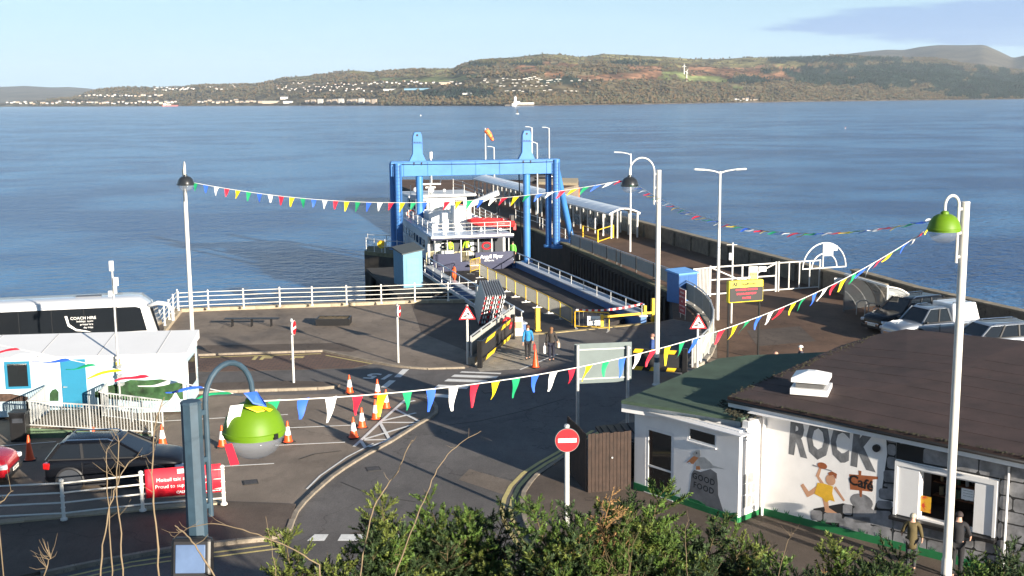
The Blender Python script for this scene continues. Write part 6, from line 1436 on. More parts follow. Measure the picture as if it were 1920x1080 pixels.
# funnel housing, crane, red boat
box_z(-.35, 3.4, 1.0, 1.3, zd(3), 4.5, SHIPW, 'exhaust_housing', .05); box_z(-1.2, 4.2, .9, 1.2, zd(3), 3.9, SHIPW, 'exhaust_housing', .05)
MB().cyl((.45, 3.1, zd(3)), (.45, 3.1, 4.6), .22, n=12).build('crane_post', SHIPW, fe, smooth='a')
mb = MB(); mb.beam((.5, 3.1, 4.55), (3.3, 4.6, 5.35), .34, .38); mb.build('crane_jib', SHIPW, fe)
mb = MB(); mb.tube([(3.2, 4.5, 5.2), (2.6, 2.2, 3.9), (1.0, 1.8, 3.35)], .02, 4); mb.tube([(3.2, 4.5, 5.2), (2.9, 2.2, 3.4)], .02, 4); mb.build('crane_wire', BLACK, fe)
mb = MB(); mb.tube([(.1, 1.75, 3.42), (.6, 1.45, 3.30), (1.4, 1.2, 3.2), (2.6, 1.05, 3.12), (3.7, 1.05, 3.1)], [.10, .26, .30, .30, .24], 10); mb.tube([(.1, 1.85, 3.42), (.6, 2.3, 3.32), (1.4, 2.6, 3.24), (2.6, 2.7, 3.16), (3.7, 2.7, 3.14)], [.10, .26, .30, .30, .24], 10)
RIB = M('inflatable red', (.70, .03, .03), .45, var=.1)
ribt = thing('inflatable_boat', 'red inflatable rescue boat resting on the ferry stern deck', 'inflatable boat', Q(89.9, 21.75), PROT)
mb.build('tube', RIB, ribt, smooth=True)
MB().prism([(.3, 1.6), (1.2, 1.3), (3.6, 1.2), (3.6, 2.6), (1.2, 2.5), (.3, 2.1)], 2.85, 3.12).build('floor', DKIN, ribt); MB().box((3.75, 1.9, 3.35), (.35, .4, .8)).build('outboard_motor', BLACK, ribt, bevel=.05); MB().box((3.75, 1.2, 2.85), (.2, .3, .5)).build('motor_leg', RIB, ribt)
for x in (1.0, 2.6): MB().box((x, 1.9, 2.72), (.15, 1.4, .3)).build('cradle', GALV, ribt)
# mast with radar and domes
MB().cyl((-.6, 13.2, 4.78), (-.6, 13.2, 6.9), .08, .05, n=8).build('mast', WSTEEL, fe)
for z, w in ((5.6, 1.9), (5.3, .9)): MB().box((-.6, 13.2, z), (w, .12, .14)).build('radar_arm', WSTEEL, fe)
mb = MB(); mb.tube([(-1.5, 13.2, 5.6), (-1.4, 13.2, 6.1)], .04, 5); mb.tube([(.3, 13.2, 5.6), (.42, 13.2, 6.2)], .04, 5); mb.build('antenna', WSTEEL, fe)
for x, z, r in ((-2.0, 5.15, .22), (-1.55, 5.1, .2), (-.6, 5.1, .3), (.6, 5.0, .16)): MB().sph((x, 13.0, z), r, n=10, m=6).build('radar_dome', SHIPW, fe, smooth=True)
for x in (-2.6, -1.0, 1.2, 2.2): MB().cyl((x, 12.0, 4.78), (x, 12.0, 5.1+.2*abs(x)), .03, n=5).build('antenna', WSTEEL, fe)
for (x, y, z) in ((-2.75, 11.2, 3.2), (1.75, 11.3, 3.5)):
    mb = MB(); mb.tube([(x+.32*math.cos(a), y, z+.32*math.sin(a)) for a in [2*math.pi*i/14 for i in range(15)]], .06, 6); mb.build('life_ring', M('lifebuoy orange', (.8, .12, .03), .5), fe)
# pier lamps, wind sock
PLM = M('lamp post grey white', (.62, .62, .60), .4, var=.05)
def pier_lamp(p, h, label, arm=-1, al=1.3, double=False, r=.09):
    t = thing('lamp_post', label, 'lamp post', p, 0)
    MB().cyl((0, 0, 0), (0, 0, h), r, r*.6, n=10).build('pole', PLM, t, smooth='a')
    for s in ((arm,) if not double else (-1, 1)):
        mb = MB(); mb.tube([(0, 0, h-.1), (s*.35*al, 0, h+.02), (s*al, 0, h+.12)], .045, 6); mb.build('arm', PLM, t, smooth='a')
        MB().box((s*(al+.25), 0, h+.12), (.62, .26, .10), ry=-s*.05).build('lantern', PLM, t, bevel=.03)
    return t
pier_lamp(P(1181.5, 472), 8.35, 'single arm lamp post on the pier behind the round headed lamp', -1, .85)
t = pier_lamp(P(1345, 600), 8.75, 'double arm lamp post by the pier gate', 1, .95, True, .11)
for x, yb, yt, l in ((1030, 345, 240, 'tall lamp post right of the right hand gantry tower'), (1008, 418, 268, 'lamp post rising just right of the right gantry column'), (998, 340, 239, 'lamp post directly behind the right gantry tower'), (927, 338, 276, 'shorter lamp post beside the red wind sock')):
    p = P(x, yb); D = p.y; h = V(x, yt, D).z; pier_lamp(p, h, l, -1, .5, False, .12 if D > 150 else .09)
p = P(911, 340); t = thing('wind_sock', 'red and orange wind sock hanging from a pole behind the gantry', 'wind sock', p); h = V(911, 240, p.y).z
MB().cyl((0, 0, 0), (0, 0, h), .12, .07, n=8).build('pole', PLM, t)
mb = MB(); mb.tube([(.1, 0, h-.3), (.7, 0, h-1.0), (1.2, 0, h-2.0)], [.42, .36, .2], 8, cap=False); mb.build('sock', M('sock orange red', (.80, .10, .03), .7, col2=(.8, .45, .1), thr=.5, scale=1), t, smooth=True)
p = P(809, 345); t = thing('signal_mast', 'short white signal post at the far corner of the pier', 'signal post', p); h = V(809, 286, p.y).z; MB().cyl((0, 0, 0), (0, 0, h), .12, n=8).build('pole', PLM, t); MB().cyl((0, 0, h-.9), (0, 0, h+.1), .25, n=8).build('light', WSTEEL, t)
# dark car on the pier head
# LED sign
a = P(1364, 677); b = P(1421, 672); d = b-a; t = thing('led_display_sign', 'yellow framed electronic display with red text on two black posts', 'sign', a, math.atan2(d.y, d.x)); w = d.length
for x in (0, w): MB().cyl((x, 0, 0), (x, 0, 3.05 if x == 0 else 3.3), .055, n=10).build('post', BLACK, t)
MB().box((w/2, -.05, 3.5), (w+.22, .3, 1.10)).build('housing', M('display yellow', (.80, .66, .04), .45, var=.05), t, bevel=.06)
MB().box((w/2, -.212, 3.36), (w+.12, .02, .70)).build('screen', BLACK, t)
LED = M('led red', (.5, .01, .03), .5, var=0, emit=(1, .02, .05), estr=.55)
for i, s in enumerate(('GOUROCK  DUNOON', 'SAILING 12:20 FERRY', 'ON TIME')): text(s, .125, LED, t, loc=(w/2, -.226, 3.6-.21*i), rot=(R(90), 0, 0), ext=.003, bold=.004, sx=.95)
text('AF', .26, BLACK, t, loc=(w/2-.62, -.212, 3.87), rot=(R(90), 0, 0), ext=.003, bold=.01); text('ArgyllFerries', .15, BLACK, t, loc=(w/2+.12, -.212, 3.87), rot=(R(90), 0, 0), ext=.003, bold=.003)
# thin camera mast by the gate
p = P(1371, 606); t = thing('camera_mast', 'thin white mast with a small camera box near the pier gate', 'mast', p); h = V(1371, 455, p.y).z
MB().cyl((0, 0, 0), (0, 0, h), .05, n=8).build('pole', WSTEEL, t); MB().box((-.14, 0, h*.83), (.16, .16, .42)).build('camera_box', WSTEEL, t, bevel=.03); MB().box((-.05, 0, h-.12), (.6, .03, .03)).build('crossbar', WSTEEL, t)
# ================================================================== HUT
hut = thing('portable_cabin', 'pale portable cabin with teal door and painted green hills on its wall', 'cabin', P(351, 776))
HO = P(351, 776); HD = (HO-P(-40, 789)).normalized(); HN = Vector((-HD.y, HD.x, 0)); HP_ = Plane(HO-HD*9.5, HD); HL = 9.5
HUTW = M('cabin pale blue wall', (.42, .56, .62), .6, var=.05, scale=1.2, col2=(.58, .64, .66), thr=.56)
TEAL = M('teal paint', (.02, .18, .30), .45, var=.06)
def hp(u, y, z): return HP_.o+HP_.d*u+HN*y+Vector((0, 0, z))
def hbox(u0, u1, y0, y1, z0, z1, mat, name, par=hut):
    mb = MB(); mb.hexa([hp(u0, y0, z0), hp(u1, y0, z0), hp(u1, y1, z0), hp(u0, y1, z0), hp(u0, y0, z1), hp(u1, y0, z1), hp(u1, y1, z1), hp(u0, y1, z1)]); return mb.build(name, mat, par, world=True)
hbox(0, HL, 0, 3.1, .12, 2.6, HUTW, 'wall'); _rf = MB(); _rf.hexa([hp(-.1, -.12, 2.58), hp(HL+.12, -.12, 2.58), hp(HL+.12, 3.25, 2.60), hp(-.1, 3.25, 2.60), hp(-.1, -.12, 2.64), hp(HL+.12, -.12, 2.64), hp(HL+.12, 3.25, 2.98), hp(-.1, 3.25, 2.98)]); _rf.build('roof', M('white cabin roof', (.70, .71, .72), .6, var=.03, scale=.6), hut, world=True)
hbox(0, HL, -.02, -.001, 2.32, 2.60, WSTEEL, 'fascia'); hbox(HL+.002, HL+.03, 0, 3.1, 2.3, 2.6, WSTEEL, 'fascia')
for k in range(4): _rf = MB(); _rf.beam(hp(1.2+2.4*k, -.12, 2.645), hp(1.2+2.4*k, 3.25, 2.985), .03, .02); _rf.build('roof_joint', M('grey roof joint', (.4, .4, .4), .6), hut, world=True)
hbox(HL-.12, HL+.02, -.03, .0, .12, 2.32, WSTEEL, 'corner_post')
u0, z1 = HP_.loc(113, 674); u1, _ = HP_.loc(160, 674)
hbox(u0-.08, u1+.06, -.03, -.001, .4, z1+.08, WSTEEL, 'door_frame'); dr = hbox(u0, u1, -.06, -.031, .45, z1, TEAL, 'door'); 
mb = MB(); mb.cyl(hp(u0+.1, -.06, 1.35), hp(u0+.1, -.14, 1.35), .03, n=8); mb.beam(hp(u0+.1, -.13, 1.35), hp(u0+.24, -.13, 1.35), .025, .03); mb.build('handle', GALV, dr, world=True)
u0, z1 = HP_.loc(8, 678); u1, z0 = HP_.loc(59, 728)
fr = hbox(u0, u1, -.05, -.001, z1-.1, z1, TEAL, 'window')
for a in ((u0, u0+.1, z0, z1-.1), (u1-.1, u1, z0, z1-.1), (u0+.1, u1-.1, z0, z0+.1)): hbox(a[0], a[1], -.05, -.001, a[2], a[3], TEAL, 'frame', fr)
hbox(u0+.1, u1-.1, -.02, -.002, z0+.1, z1-.1, DGLASS, 'pane', fr)
u0, z1 = HP_.loc(216, 673); u1, z0 = HP_.loc(226, 687); hbox(u0, u1, -.02, -.001, z0, z1, M('warning yellow', (.80, .62, .03), .5), 'warning_sign'); mb = MB(); mb.slab([hp(u0+.03, -.021, z0+.1), hp(u1-.03, -.021, z0+.1), hp((u0+u1)/2, -.021, z1-.03)], -HN*.002); mb.build('warning_symbol', BLACK, hut, world=True)
# right end: window with adverts
hbox(HL+.002, HL+.03, .5, 2.5, .9, 2.1, DGLASS, 'end_window'); hbox(HL+.002, HL+.05, .42, .5, .85, 2.15, WSTEEL, 'end_window_frame'); hbox(HL+.002, HL+.05, 2.5, 2.58, .85, 2.15, WSTEEL, 'end_window_frame')
# mural
HILLG = M('mural hill green', (.018, .06, .018), .8, var=.8, scale=2.2, col2=(.12, .16, .05), thr=.60); WATB = M('mural water', (.28, .36, .40), .7, var=.3, scale=4, col2=(.06, .09, .12), thr=.6)
HP_.paint([(178, 735), (200, 724), (225, 719), (245, 712), (272, 713), (300, 711), (325, 714), (350, 722), (351, 748), (300, 752), (230, 750), (178, 745)], .004, 'mural_hills', HILLG, hut)
HP_.paint([(235, 750.5), (300, 752.5), (351, 748.5), (351, 769), (235, 773)], .004, 'mural_water', WATB, hut)
HP_.paint([(318, 752), (329, 735), (340, 753)], .009, 'mural_sail', SWH, hut); HP_.paint([(316, 756), (342, 754), (339, 758), (319, 759)], .009, 'mural_boat', SWH, hut)
HP_.paint([(93, 738), (98, 731), (105, 729), (110, 735), (110, 752), (93, 752)], .004, 'mural_bush', HILLG, hut)
HP_.paint([(-30, 738), (20, 738), (35, 741), (52, 744), (52, 752), (-30, 754)], .004, 'mural_shore', M('mural dark brown', (.06, .035, .025), .8, var=.6, scale=6), hut); HP_.paint([(-30, 754.5), (52, 752.5), (52, 768), (-30, 771)], .004, 'mural_water', WATB, hut)
# mast in front of the cabin
p = HP_.hit(229, 745)+HP_.n*.35; t = thing('aerial_mast', 'thin grey mast with white aerial boxes rising in front of the cabin', 'mast', Vector((p.x, p.y, 0))); h = V(223, 489, p.y).z
MB().cyl((0, 0, 0), (0, 0, h), .045, n=8).build('pole', GALV, t)
for (dx, z, w, hh) in ((0, h-.2, .17, .42), (.14, h-.85, .2, .36), (.10, h-1.2, .12, .3), (-.12, h-1.35, .14, .25)): MB().box((dx, -.06, z), (w, .12, hh)).build('aerial_box', WSTEEL, t, bevel=.02)
for z in (2.2, 1.8, 1.45): MB().box((.05, .08, z), (.2, .3, .12)).build('bracket', GALV, t)
# ramp and its railings
rp_ = thing('access_ramp', 'slatted access ramp with grey metal railings in front of the cabin door', 'ramp', P(58, 822))
RA = P(56, 822); RB = P(286, 817); rd = (RB-RA); rL = rd.length; rd.normalize(); rn = Vector((-rd.y, rd.x, 0)); RW = 2.6
def rpt(u, y, z): return RA+rd*u+rn*y+Vector((0, 0, z))
def rz_(u): return .46 if u < 2.2 else lerp(.46, .06, (u-2.2)/(rL-2.2))
SLAT = M('ramp timber', (.17, .14, .10), .8, var=.3, scale=4); SKG = M('green skirt', (.10, .16, .09), .8, var=.2)
n = 36
for k in range(n):
    ua = rL*k/n+.01; ub = rL*(k+1)/n-.02; z = rz_((ua+ub)/2); mb = MB(); mb.hexa([rpt(ua, .03, z-.04), rpt(ub, .03, z-.04), rpt(ub, RW, z-.04), rpt(ua, RW, z-.04), rpt(ua, .03, z), rpt(ub, .03, z), rpt(ub, RW, z), rpt(ua, RW, z)]); mb.build('plank', SLAT, rp_, world=True)
mb = MB(); mb.hexa([rpt(0, 0, 0), rpt(rL, 0, 0), rpt(rL, .04, 0), rpt(0, .04, 0), rpt(0, 0, .41), rpt(rL, 0, .03), rpt(rL, .04, .03), rpt(0, .04, .41)]); mb.build('skirt', SKG, rp_, world=True)
GR2 = M('grey rail metal', (.46, .47, .46), .5, .2, var=.08)
def bars(a, b, h, z0, z1, nb_, mat=GR2, w=.03):
    a = Vector(a); b = Vector(b)
    A0 = a+Vector((0, 0, z0)); B0 = b+Vector((0, 0, z1)); H = Vector((0, 0, h))
    mb = MB(); mb.beam(A0+H, B0+H, .05, .05); mb.build('handrail', mat, rp_, world=True); mb = MB(); mb.beam(A0+Vector((0, 0, .1)), B0+Vector((0, 0, .1)), .04, .04); mb.build('lower_rail', mat, rp_, world=True)
    for k in (0, .5, 1): q = A0.lerp(B0, k); mb = MB(); mb.box((q.x, q.y, q.z/2+h/2), (.06, .06, q.z+h)); mb.build('post', mat, rp_, world=True)
    mb = MB()
    for k in range(1, nb_): q = A0.lerp(B0, k/nb_); mb.box((q.x, q.y, q.z+h/2+.05), (w, w*.5, h-.1))
    o = mb.build('balusters', mat, rp_, world=True); o['kind'] = 'stuff'
bars(rpt(0, 0, 0), rpt(rL, 0, 0), 1.05, .46, .06, 40); bars(rpt(0, 0, 0), rpt(-.1, RW, 0), 1.05, .46, .46, 20); bars(rpt(2.4, 1.3, 0), rpt(rL+.1, 1.3, 0), 1.05, .44, .06, 22); bars(rpt(2.4, 1.3, 0), rpt(2.3, RW+.1, 0), 1.05, .46, .46, 12)
t = thing('litter_bin', 'tall black litter bin beside the cabin ramp', 'bin', P(35, 829), R(4)); MB().box((0, .3, .55), (.62, .55, 1.1)).build('body', BLACK, t, bevel=.03); MB().box((0, .3, 1.14), (.68, .6, .07)).build('lid', M('black plastic lid', (.02,.021,.023), .35), t, bevel=.02); MB().box((0, .015, .85), (.4, .02, .18)).build('slot', DKIN, t)
# ================================================================== VEHICLES
TYRE = M('tyre rubber', (.012, .012, .012), .8, var=.2); RIMM = M('alloy rim', (.35, .35, .36), .3, .8, var=.05); CGL = M('car window glass', (.010, .012, .015), .06, var=0, spec=.5); HLG = M('headlamp glass', (.55, .57, .6), .08, var=0, coat=1); TLG = M('tail lamp red', (.45, .01, .01), .2, var=0, coat=1); PLW = M('number plate white', (.75, .75, .7), .5, var=0); PLY = M('number plate yellow', (.75, .6, .05), .5, var=0); CHR = M('chrome', (.7, .7, .7), .15, 1, var=0); TRIM = M('black plastic trim', (.018, .018, .02), .55, var=.1)
def wheel(par, x, y, r, w=.2):
    s = 1 if y > 0 else -1
    wh = MB().lathe([(r*.62, -w/2), (r*.95, -w/2), (r, -w*.3), (r, w*.3), (r*.95, w/2), (r*.62, w/2)], (x, y, r), 22, 'Y').build('wheel', TYRE, par, smooth='a')
    mb = MB(); mb.lathe([(r*.64, -.03), (r*.64, .03)], (x, y, r), 22, 'Y')
    for k in range(5):
        a = 2*math.pi*k/5; mb.beam((x, y+s*w*.42, r), (x+math.cos(a)*r*.6, y+s*w*.42, r+math.sin(a)*r*.6), .07, .04, up=(0, 1, 0))
    mb.lathe([(r*.13, 0), (r*.11, s*w*.52)], (x, y, r), 10, 'Y'); mb.lathe([(r*.56, s*w*.35), (r*.64, s*w*.35), (r*.64, s*w*.46), (r*.58, s*w*.46)], (x, y, r), 22, 'Y'); mb.build('rim', RIMM, wh)
def car(name, label, paint, prof, gh, L=4.4, W=1.82, r=.34, wb=(.82, 3.45), roof_rails=False, gap=.17, plate=True, sc=1.1, pillars=(.5,), reg='SF67 KLM', mirror=None, cat='car', glassmat=None, grille=None):
    """nose at +x; prof = [(x, z_top, halfwidth factor)], gh = (windscreen base, roof front, roof rear, rear glass base, belt z, roof z)"""
    t = thing(name, label, cat, scale=sc); hwd = W/2; gm = glassmat or CGL
    mb = MB(); n = len(prof)
    for (x, zt, k) in prof:
        w = hwd*k; z0 = gap+.04
        mb.v += [(x, -w*.86, z0), (x, -w*.985, z0+.16), (x, -w, lerp(z0, zt, .55)), (x, -w*.95, zt-.09), (x, -w*.84, zt), (x, 0, zt+.025), (x, w*.84, zt), (x, w*.95, zt-.09), (x, w, lerp(z0, zt, .55)), (x, w*.985, z0+.16), (x, w*.86, z0)]
    m = 11
    for i in range(n-1):
        for j in range(m-1): mb.f.append((i*m+j, i*m+j+1, (i+1)*m+j+1, (i+1)*m+j))
        mb.f.append((i*m+m-1, i*m, (i+1)*m, (i+1)*m+m-1))
    mb.f += [tuple(range(m)), tuple(range((n-1)*m, n*m))]
    bd = o = mb.build('body', paint, t, smooth=True); sb = o.modifiers.new('s', 'SUBSURF'); sb.levels = 1; sb.render_levels = 2
    wf, rf, rb_, wb_, zb, zr = gh
    def ring(x0, x1, w, z): return [(x0, -w, z), (x1, -w, z), (x1, w, z), (x0, w, z)]
    a = ring(wb_, wf, hwd*.87, zb-.06); b = ring(rb_, rf, hwd*.70, zr-.05); mb = MB(); mb.hexa(a+b); mb.build('glasshouse', gm, t, bevel=.03)
    mb = MB(); q0 = ring(rb_-.06, rf+.06, hwd*.72, zr-.06); q1 = ring(rb_+.12, rf-.14, hwd*.60, zr); mb.hexa(q0+q1); mb.build('roof', paint, t, bevel=.025, smooth='a')
    for s in (-1, 1):
        mb = MB(); mb.beam((wf+.02, s*hwd*.875, zb-.05), (rf+.02, s*hwd*.705, zr-.04), .06, .06); mb.build('pillar', paint, t); mb = MB(); mb.beam((wb_-.02, s*hwd*.875, zb-.05), (rb_-.02, s*hwd*.705, zr-.04), .12, .09); mb.build('pillar', paint, t)
        for f in pillars:
            mb = MB(); mb.beam((lerp(wb_, wf, f), s*hwd*.885, zb-.05), (lerp(rb_, rf, f), s*hwd*.715, zr-.05), .075, .03, up=(0, 1, 0)); mb.build('pillar', TRIM, t)
        mb = MB(); mb.beam((wb_, s*hwd*.90, zb-.02), (wf, s*hwd*.90, zb-.02), .03, .04); mb.build('waist_trim', TRIM, t)
        for f in pillars:
            xx = lerp(wb_, wf, f); mb = MB(); mb.box((xx, s*(hwd+.002), (zb+gap)/2+.02), (.012, .02, zb-gap-.25)); mb.build('door_gap', TRIM, t)
            MB().box((xx+.16, s*(hwd+.005), zb-.16), (.17, .03, .035)).build('door_handle', paint, t)
        MB().box((wf-.12, s*(hwd+.1), zb+.06), (.14, .2, .13)).build('mirror', mirror or paint, t, bevel=.03)
        x1, x0 = prof[-1][0], prof[0][0]; zh = prof[-2][1]-.18
        MB().box((x1-.17, s*hwd*.72, zh), (.30, .36, .15), rz=-s*.38).build('headlight', HLG, t, bevel=.04)
        MB().box((x0+.10, s*hwd*.76, prof[1][1]-.20), (.22, .26, .20), rz=s*.30).build('tail_light', TLG, t, bevel=.03)
        for wx in (prof[0][0]+wb[0], prof[0][0]+wb[1]):
            wheel(t, wx, s*(hwd-.09), r)
            mb = MB(); mb.tube([(wx+math.cos(a)*r*1.16, s*(hwd+.0), r+math.sin(a)*r*1.16) for a in [math.pi*(-.08+1.16*i/12) for i in range(13)]], .045, 6); mb.build('wheel_arch', TRIM, t, smooth='a')
            MB().lathe([(r*1.14, -.12), (r*1.14, .10)], (wx, s*(hwd-.1), r), 18, 'Y').build('wheel_well', DKIN, t)
        MB().box(((prof[0][0]+prof[-1][0])/2, s*(hwd*.97), gap+.1), (wb[1]-wb[0]-2*r-.1, .08, .16)).build('sill', TRIM, t)
        if roof_rails: mb = MB(); mb.tube([(rb_+.1, s*hwd*.66, zr-.02), (rb_+.2, s*hwd*.66, zr+.05), (rf-.3, s*hwd*.66, zr+.05), (rf-.15, s*hwd*.66, zr-.02)], .022, 6); mb.build('roof_rail', CHR, t)
    x1 = prof[-1][0]; MB().box((x1+.005, 0, prof[-1][1]-.16), (.06, W*.5, .16)).build('grille', grille or TRIM, t, bevel=.02); MB().box((x1-.03, 0, gap+.16), (.12, W*.8, .18)).build('lower_bumper', TRIM, t, bevel=.03)
    if plate:
        MB().box((x1+.04, 0, gap+.27), (.02, .52, .12)).build('number_plate', PLW, t); text(reg, .10, BLACK, t, 'plate_lettering', (x1+.052, 0, gap+.27), (R(90), 0, R(90)), .001)
        MB().box((prof[0][0]-.02, 0, .62), (.02, .52, .12)).build('number_plate', PLY, t)
    MB().box((prof[0][0]+.03, 0, gap+.18), (.12, W*.8, .2)).build('rear_bumper', TRIM, t, bevel=.03)
    return t
def paintm(name, col, metal=.3, rough=.25): return M(name, col, rough, metal, var=.03, coat=1)
suvp = [(-2.25, .70, .80), (-2.2, .98, .93), (-1.7, 1.06, .99), (-.5, 1.04, 1), (.7, 1.04, 1), (1.3, 1.02, .98), (1.95, .93, .94), (2.22, .80, .84), (2.30, .62, .74)]
hatp = [(-2.1, .66, .82), (-2.08, 1.0, .92), (-1.6, 1.05, .99), (-.5, 1.03, 1), (.55, 1.02, 1), (1.1, 1.02, .98), (1.7, .95, .94), (2.02, .82, .84), (2.10, .60, .74)]
PB = M('black car paint', (.005, .0055, .008), .25, 0, var=.03, spec=.35); PSIL = paintm('silver car paint', (.27, .30, .34), .5, .3); PRED = paintm('red car paint', (.45, .01, .02)); PWHT = paintm('white car paint', (.78, .78, .78), 0)
c = car('parked_car', 'black hatchback parked behind the near white railing', PB, hatp, (.98, .12, -1.62, -2.0, 1.03, 1.50), 4.2, 1.78, .35, (.78, 3.35), True, pillars=(.36, .70))
place(c, P(218, 912)+Vector((0, .55, 0)), R(5)); 
c = car('parked_car', 'nose of a bright red car just inside the left edge', PRED, hatp, (.85, .15, -1.55, -2.0, .95, 1.46), 4.2, 1.78, .33, (.78, 3.35), pillars=(.36, .70)); place(c, P(-100, 905), R(6))
c = car('parked_suv', 'black SUV with chrome front parked by the cycle shelter', PB, suvp, (1.05, .30, -1.85, -2.2, 1.04, 1.68), 4.6, 1.86, .37, (.90, 3.65), True, pillars=(.38, .68), cat='SUV', grille=CHR)
place(c, P(1694, 618)+Vector((.2, .3, 0)), R(207))
# silver pickup with white canopy
pkp = [(-2.65, .80, .86), (-2.6, 1.02, .95), (-2.0, 1.08, .99), (-.5, 1.08, 1), (.9, 1.08, 1), (1.4, 1.10, .98), (2.2, 1.04, .95), (2.55, .92, .86), (2.62, .72, .78)]
c = car('pickup_truck', 'silver double cab pickup with a white hard canopy over its bed', PSIL, pkp, (1.25, .60, -.55, -.75, 1.08, 1.78), 5.3, 1.88, .39, (1.0, 4.2), True, pillars=(.45,), cat='pickup', grille=CHR, mirror=TRIM, sc=1.02)
mb = MB(); mb.hexa([(-2.62, -.88, 1.0), (-.82, -.88, 1.0), (-.82, .88, 1.0), (-2.62, .88, 1.0), (-2.42, -.72, 1.92), (-.84, -.74, 1.92), (-.84, .74, 1.92), (-2.42, .72, 1.92)]); mb.build('canopy', PWHT, c, bevel=.05)
for s in (-1, 1): mb = MB(); mb.tube([(-2.3, s*.6, 1.92), (-2.2, s*.6, 1.99), (-1.0, s*.6, 1.99), (-.95, s*.6, 1.92)], .02, 5); mb.build('canopy_rail', TRIM, c)
place(c, P(1738, 638)+Vector((.2, .3, 0)), R(203))
c = car('estate_car', 'silver estate car parked nearest the cafe roof', PSIL, suvp, (1.05, .35, -1.95, -2.25, 1.02, 1.56), 4.6, 1.82, .34, (.90, 3.6), True, pillars=(.36, .68), cat='estate car')
place(c, Vector((23.9, 58.2, 0)), R(196))
c = car('dark_car', 'tiny dark car parked on the head of the pier', PB, hatp, (.85, .15, -1.55, -2.0, .95, 1.46), 4.2, 1.78, .33, (.78, 3.35), plate=False); place(c, P(1012, 339.5), R(10))
# coach
co = thing('coach', 'white coach with dark side windows and curved mirror arm behind the cabin', 'coach', Vector((-24.0, 57.3, 0)), R(13)); CW = M('coach white', (.60, .61, .62), .25, var=.03, coat=1)
Lc_, Wc, Hc = 12.6, 2.6, 3.45
sec = []; mb = MB()
for (x, top, z0, k) in ((-6.3, 3.2, .5, .94), (-6.2, 3.4, .38, .99), (-5, 3.45, .35, 1), (0, 3.45, .35, 1), (4.6, 3.45, .35, 1), (5.5, 3.40, .35, .99), (5.95, 3.05, .38, .96), (6.35, 1.6, .4, .90), (6.4, .9, .42, .86)):
    w = Wc/2*k; mb.v += [(x, -w, z0), (x, -w, top-.35), (x, -w*.93, top-.12), (x, -w*.78, top), (x, w*.78, top), (x, w*.93, top-.12), (x, w, top-.35), (x, w, z0)]
m = 8; n = 9
for i in range(n-1):
    for j in range(m): mb.f.append((i*m+j, i*m+(j+1) % m, (i+1)*m+(j+1) % m, (i+1)*m+j))
mb.f += [tuple(range(m)), tuple(range((n-1)*m, n*m))]; mb.build('body', CW, co, smooth='a')
for s in (-1, 1):
    MB().box((-.85, s*1.3, 2.46), (10.6, .02, 1.26)).build('window_seal', TRIM, co)
    for k in range(7): 
        x0 = -6.1+1.5*k; MB().box((x0+.75, s*1.307, 2.46), (1.485, .02, 1.22)).build('window', CGL, co)
    mb = MB(); mb.slab([(4.42, s*1.302, 1.85), (5.80, s*1.302, 1.85), (5.55, s*1.302, 3.0), (5.3, s*1.302, 3.07), (4.42, s*1.302, 3.07)], (0, s*.012, 0)); mb.build('driver_window', CGL, co)
    for x in (-3.6, 3.7): wheel(co, x, s*1.15, .5, .3)
mb = MB(); mb.slab([(6.02, -1.12, 2.95), (6.02, 1.12, 2.95), (6.37, 1.06, 1.45), (6.37, -1.06, 1.45)], (.09, 0, .03)); mb.build('windscreen', CGL, co)
MB().box((3.0, .1, 3.47), (1.2, .5, .06)).build('roof_hatch', M('hatch grey', (.12, .13, .15), .5), co); MB().box((-4.6, 0, 3.55), (3.2, 2.0, .25)).build('air_conditioner', CW, co, bevel=.1)
mb = MB(); mb.tube([(5.9, -1.1, 3.05), (6.4, -1.25, 3.2), (6.85, -1.35, 3.12), (7.05, -1.4, 2.8)], [.09, .12, .12, .08], 8); mb.build('mirror_arm', CW, co, smooth=True); MB().box((7.07, -1.4, 2.55), (.14, .26, .5)).build('mirror', CW, co, bevel=.04)
mb = MB(); mb.slab([(2.0, -1.318, 2.75), (2.12, -1.318, 2.75), (2.2, -1.318, 2.35), (2.5, -1.318, 2.1), (3.2, -1.318, 1.93), (2.5, -1.318, 2.0), (2.12, -1.318, 2.25)], (0, -.003, 0)); mb.build('swoosh', SWH, co)
for i, s in enumerate(('COACH HIRE', 'holidays  tours', 'private hire', 'day trips')): text(s, .2 if i == 0 else .13, SWH, co, loc=(2.85+.07*i, -1.32, 2.62-.155*i), rot=(R(90), 0, 0), ext=.001)
for i in range(3): MB().box((-2.2+.5*i, -1.306, 1.55), (.3, .02, .14)).build('blue_lettering', M('livery blue', (.02, .03, .4), .4), co)
for y in (-.6, .5): MB().box((6.1, y, 1.75), (.08, .5, .35)).build('seat_top', M('coach seat red', (.35, .03, .04), .7), co)
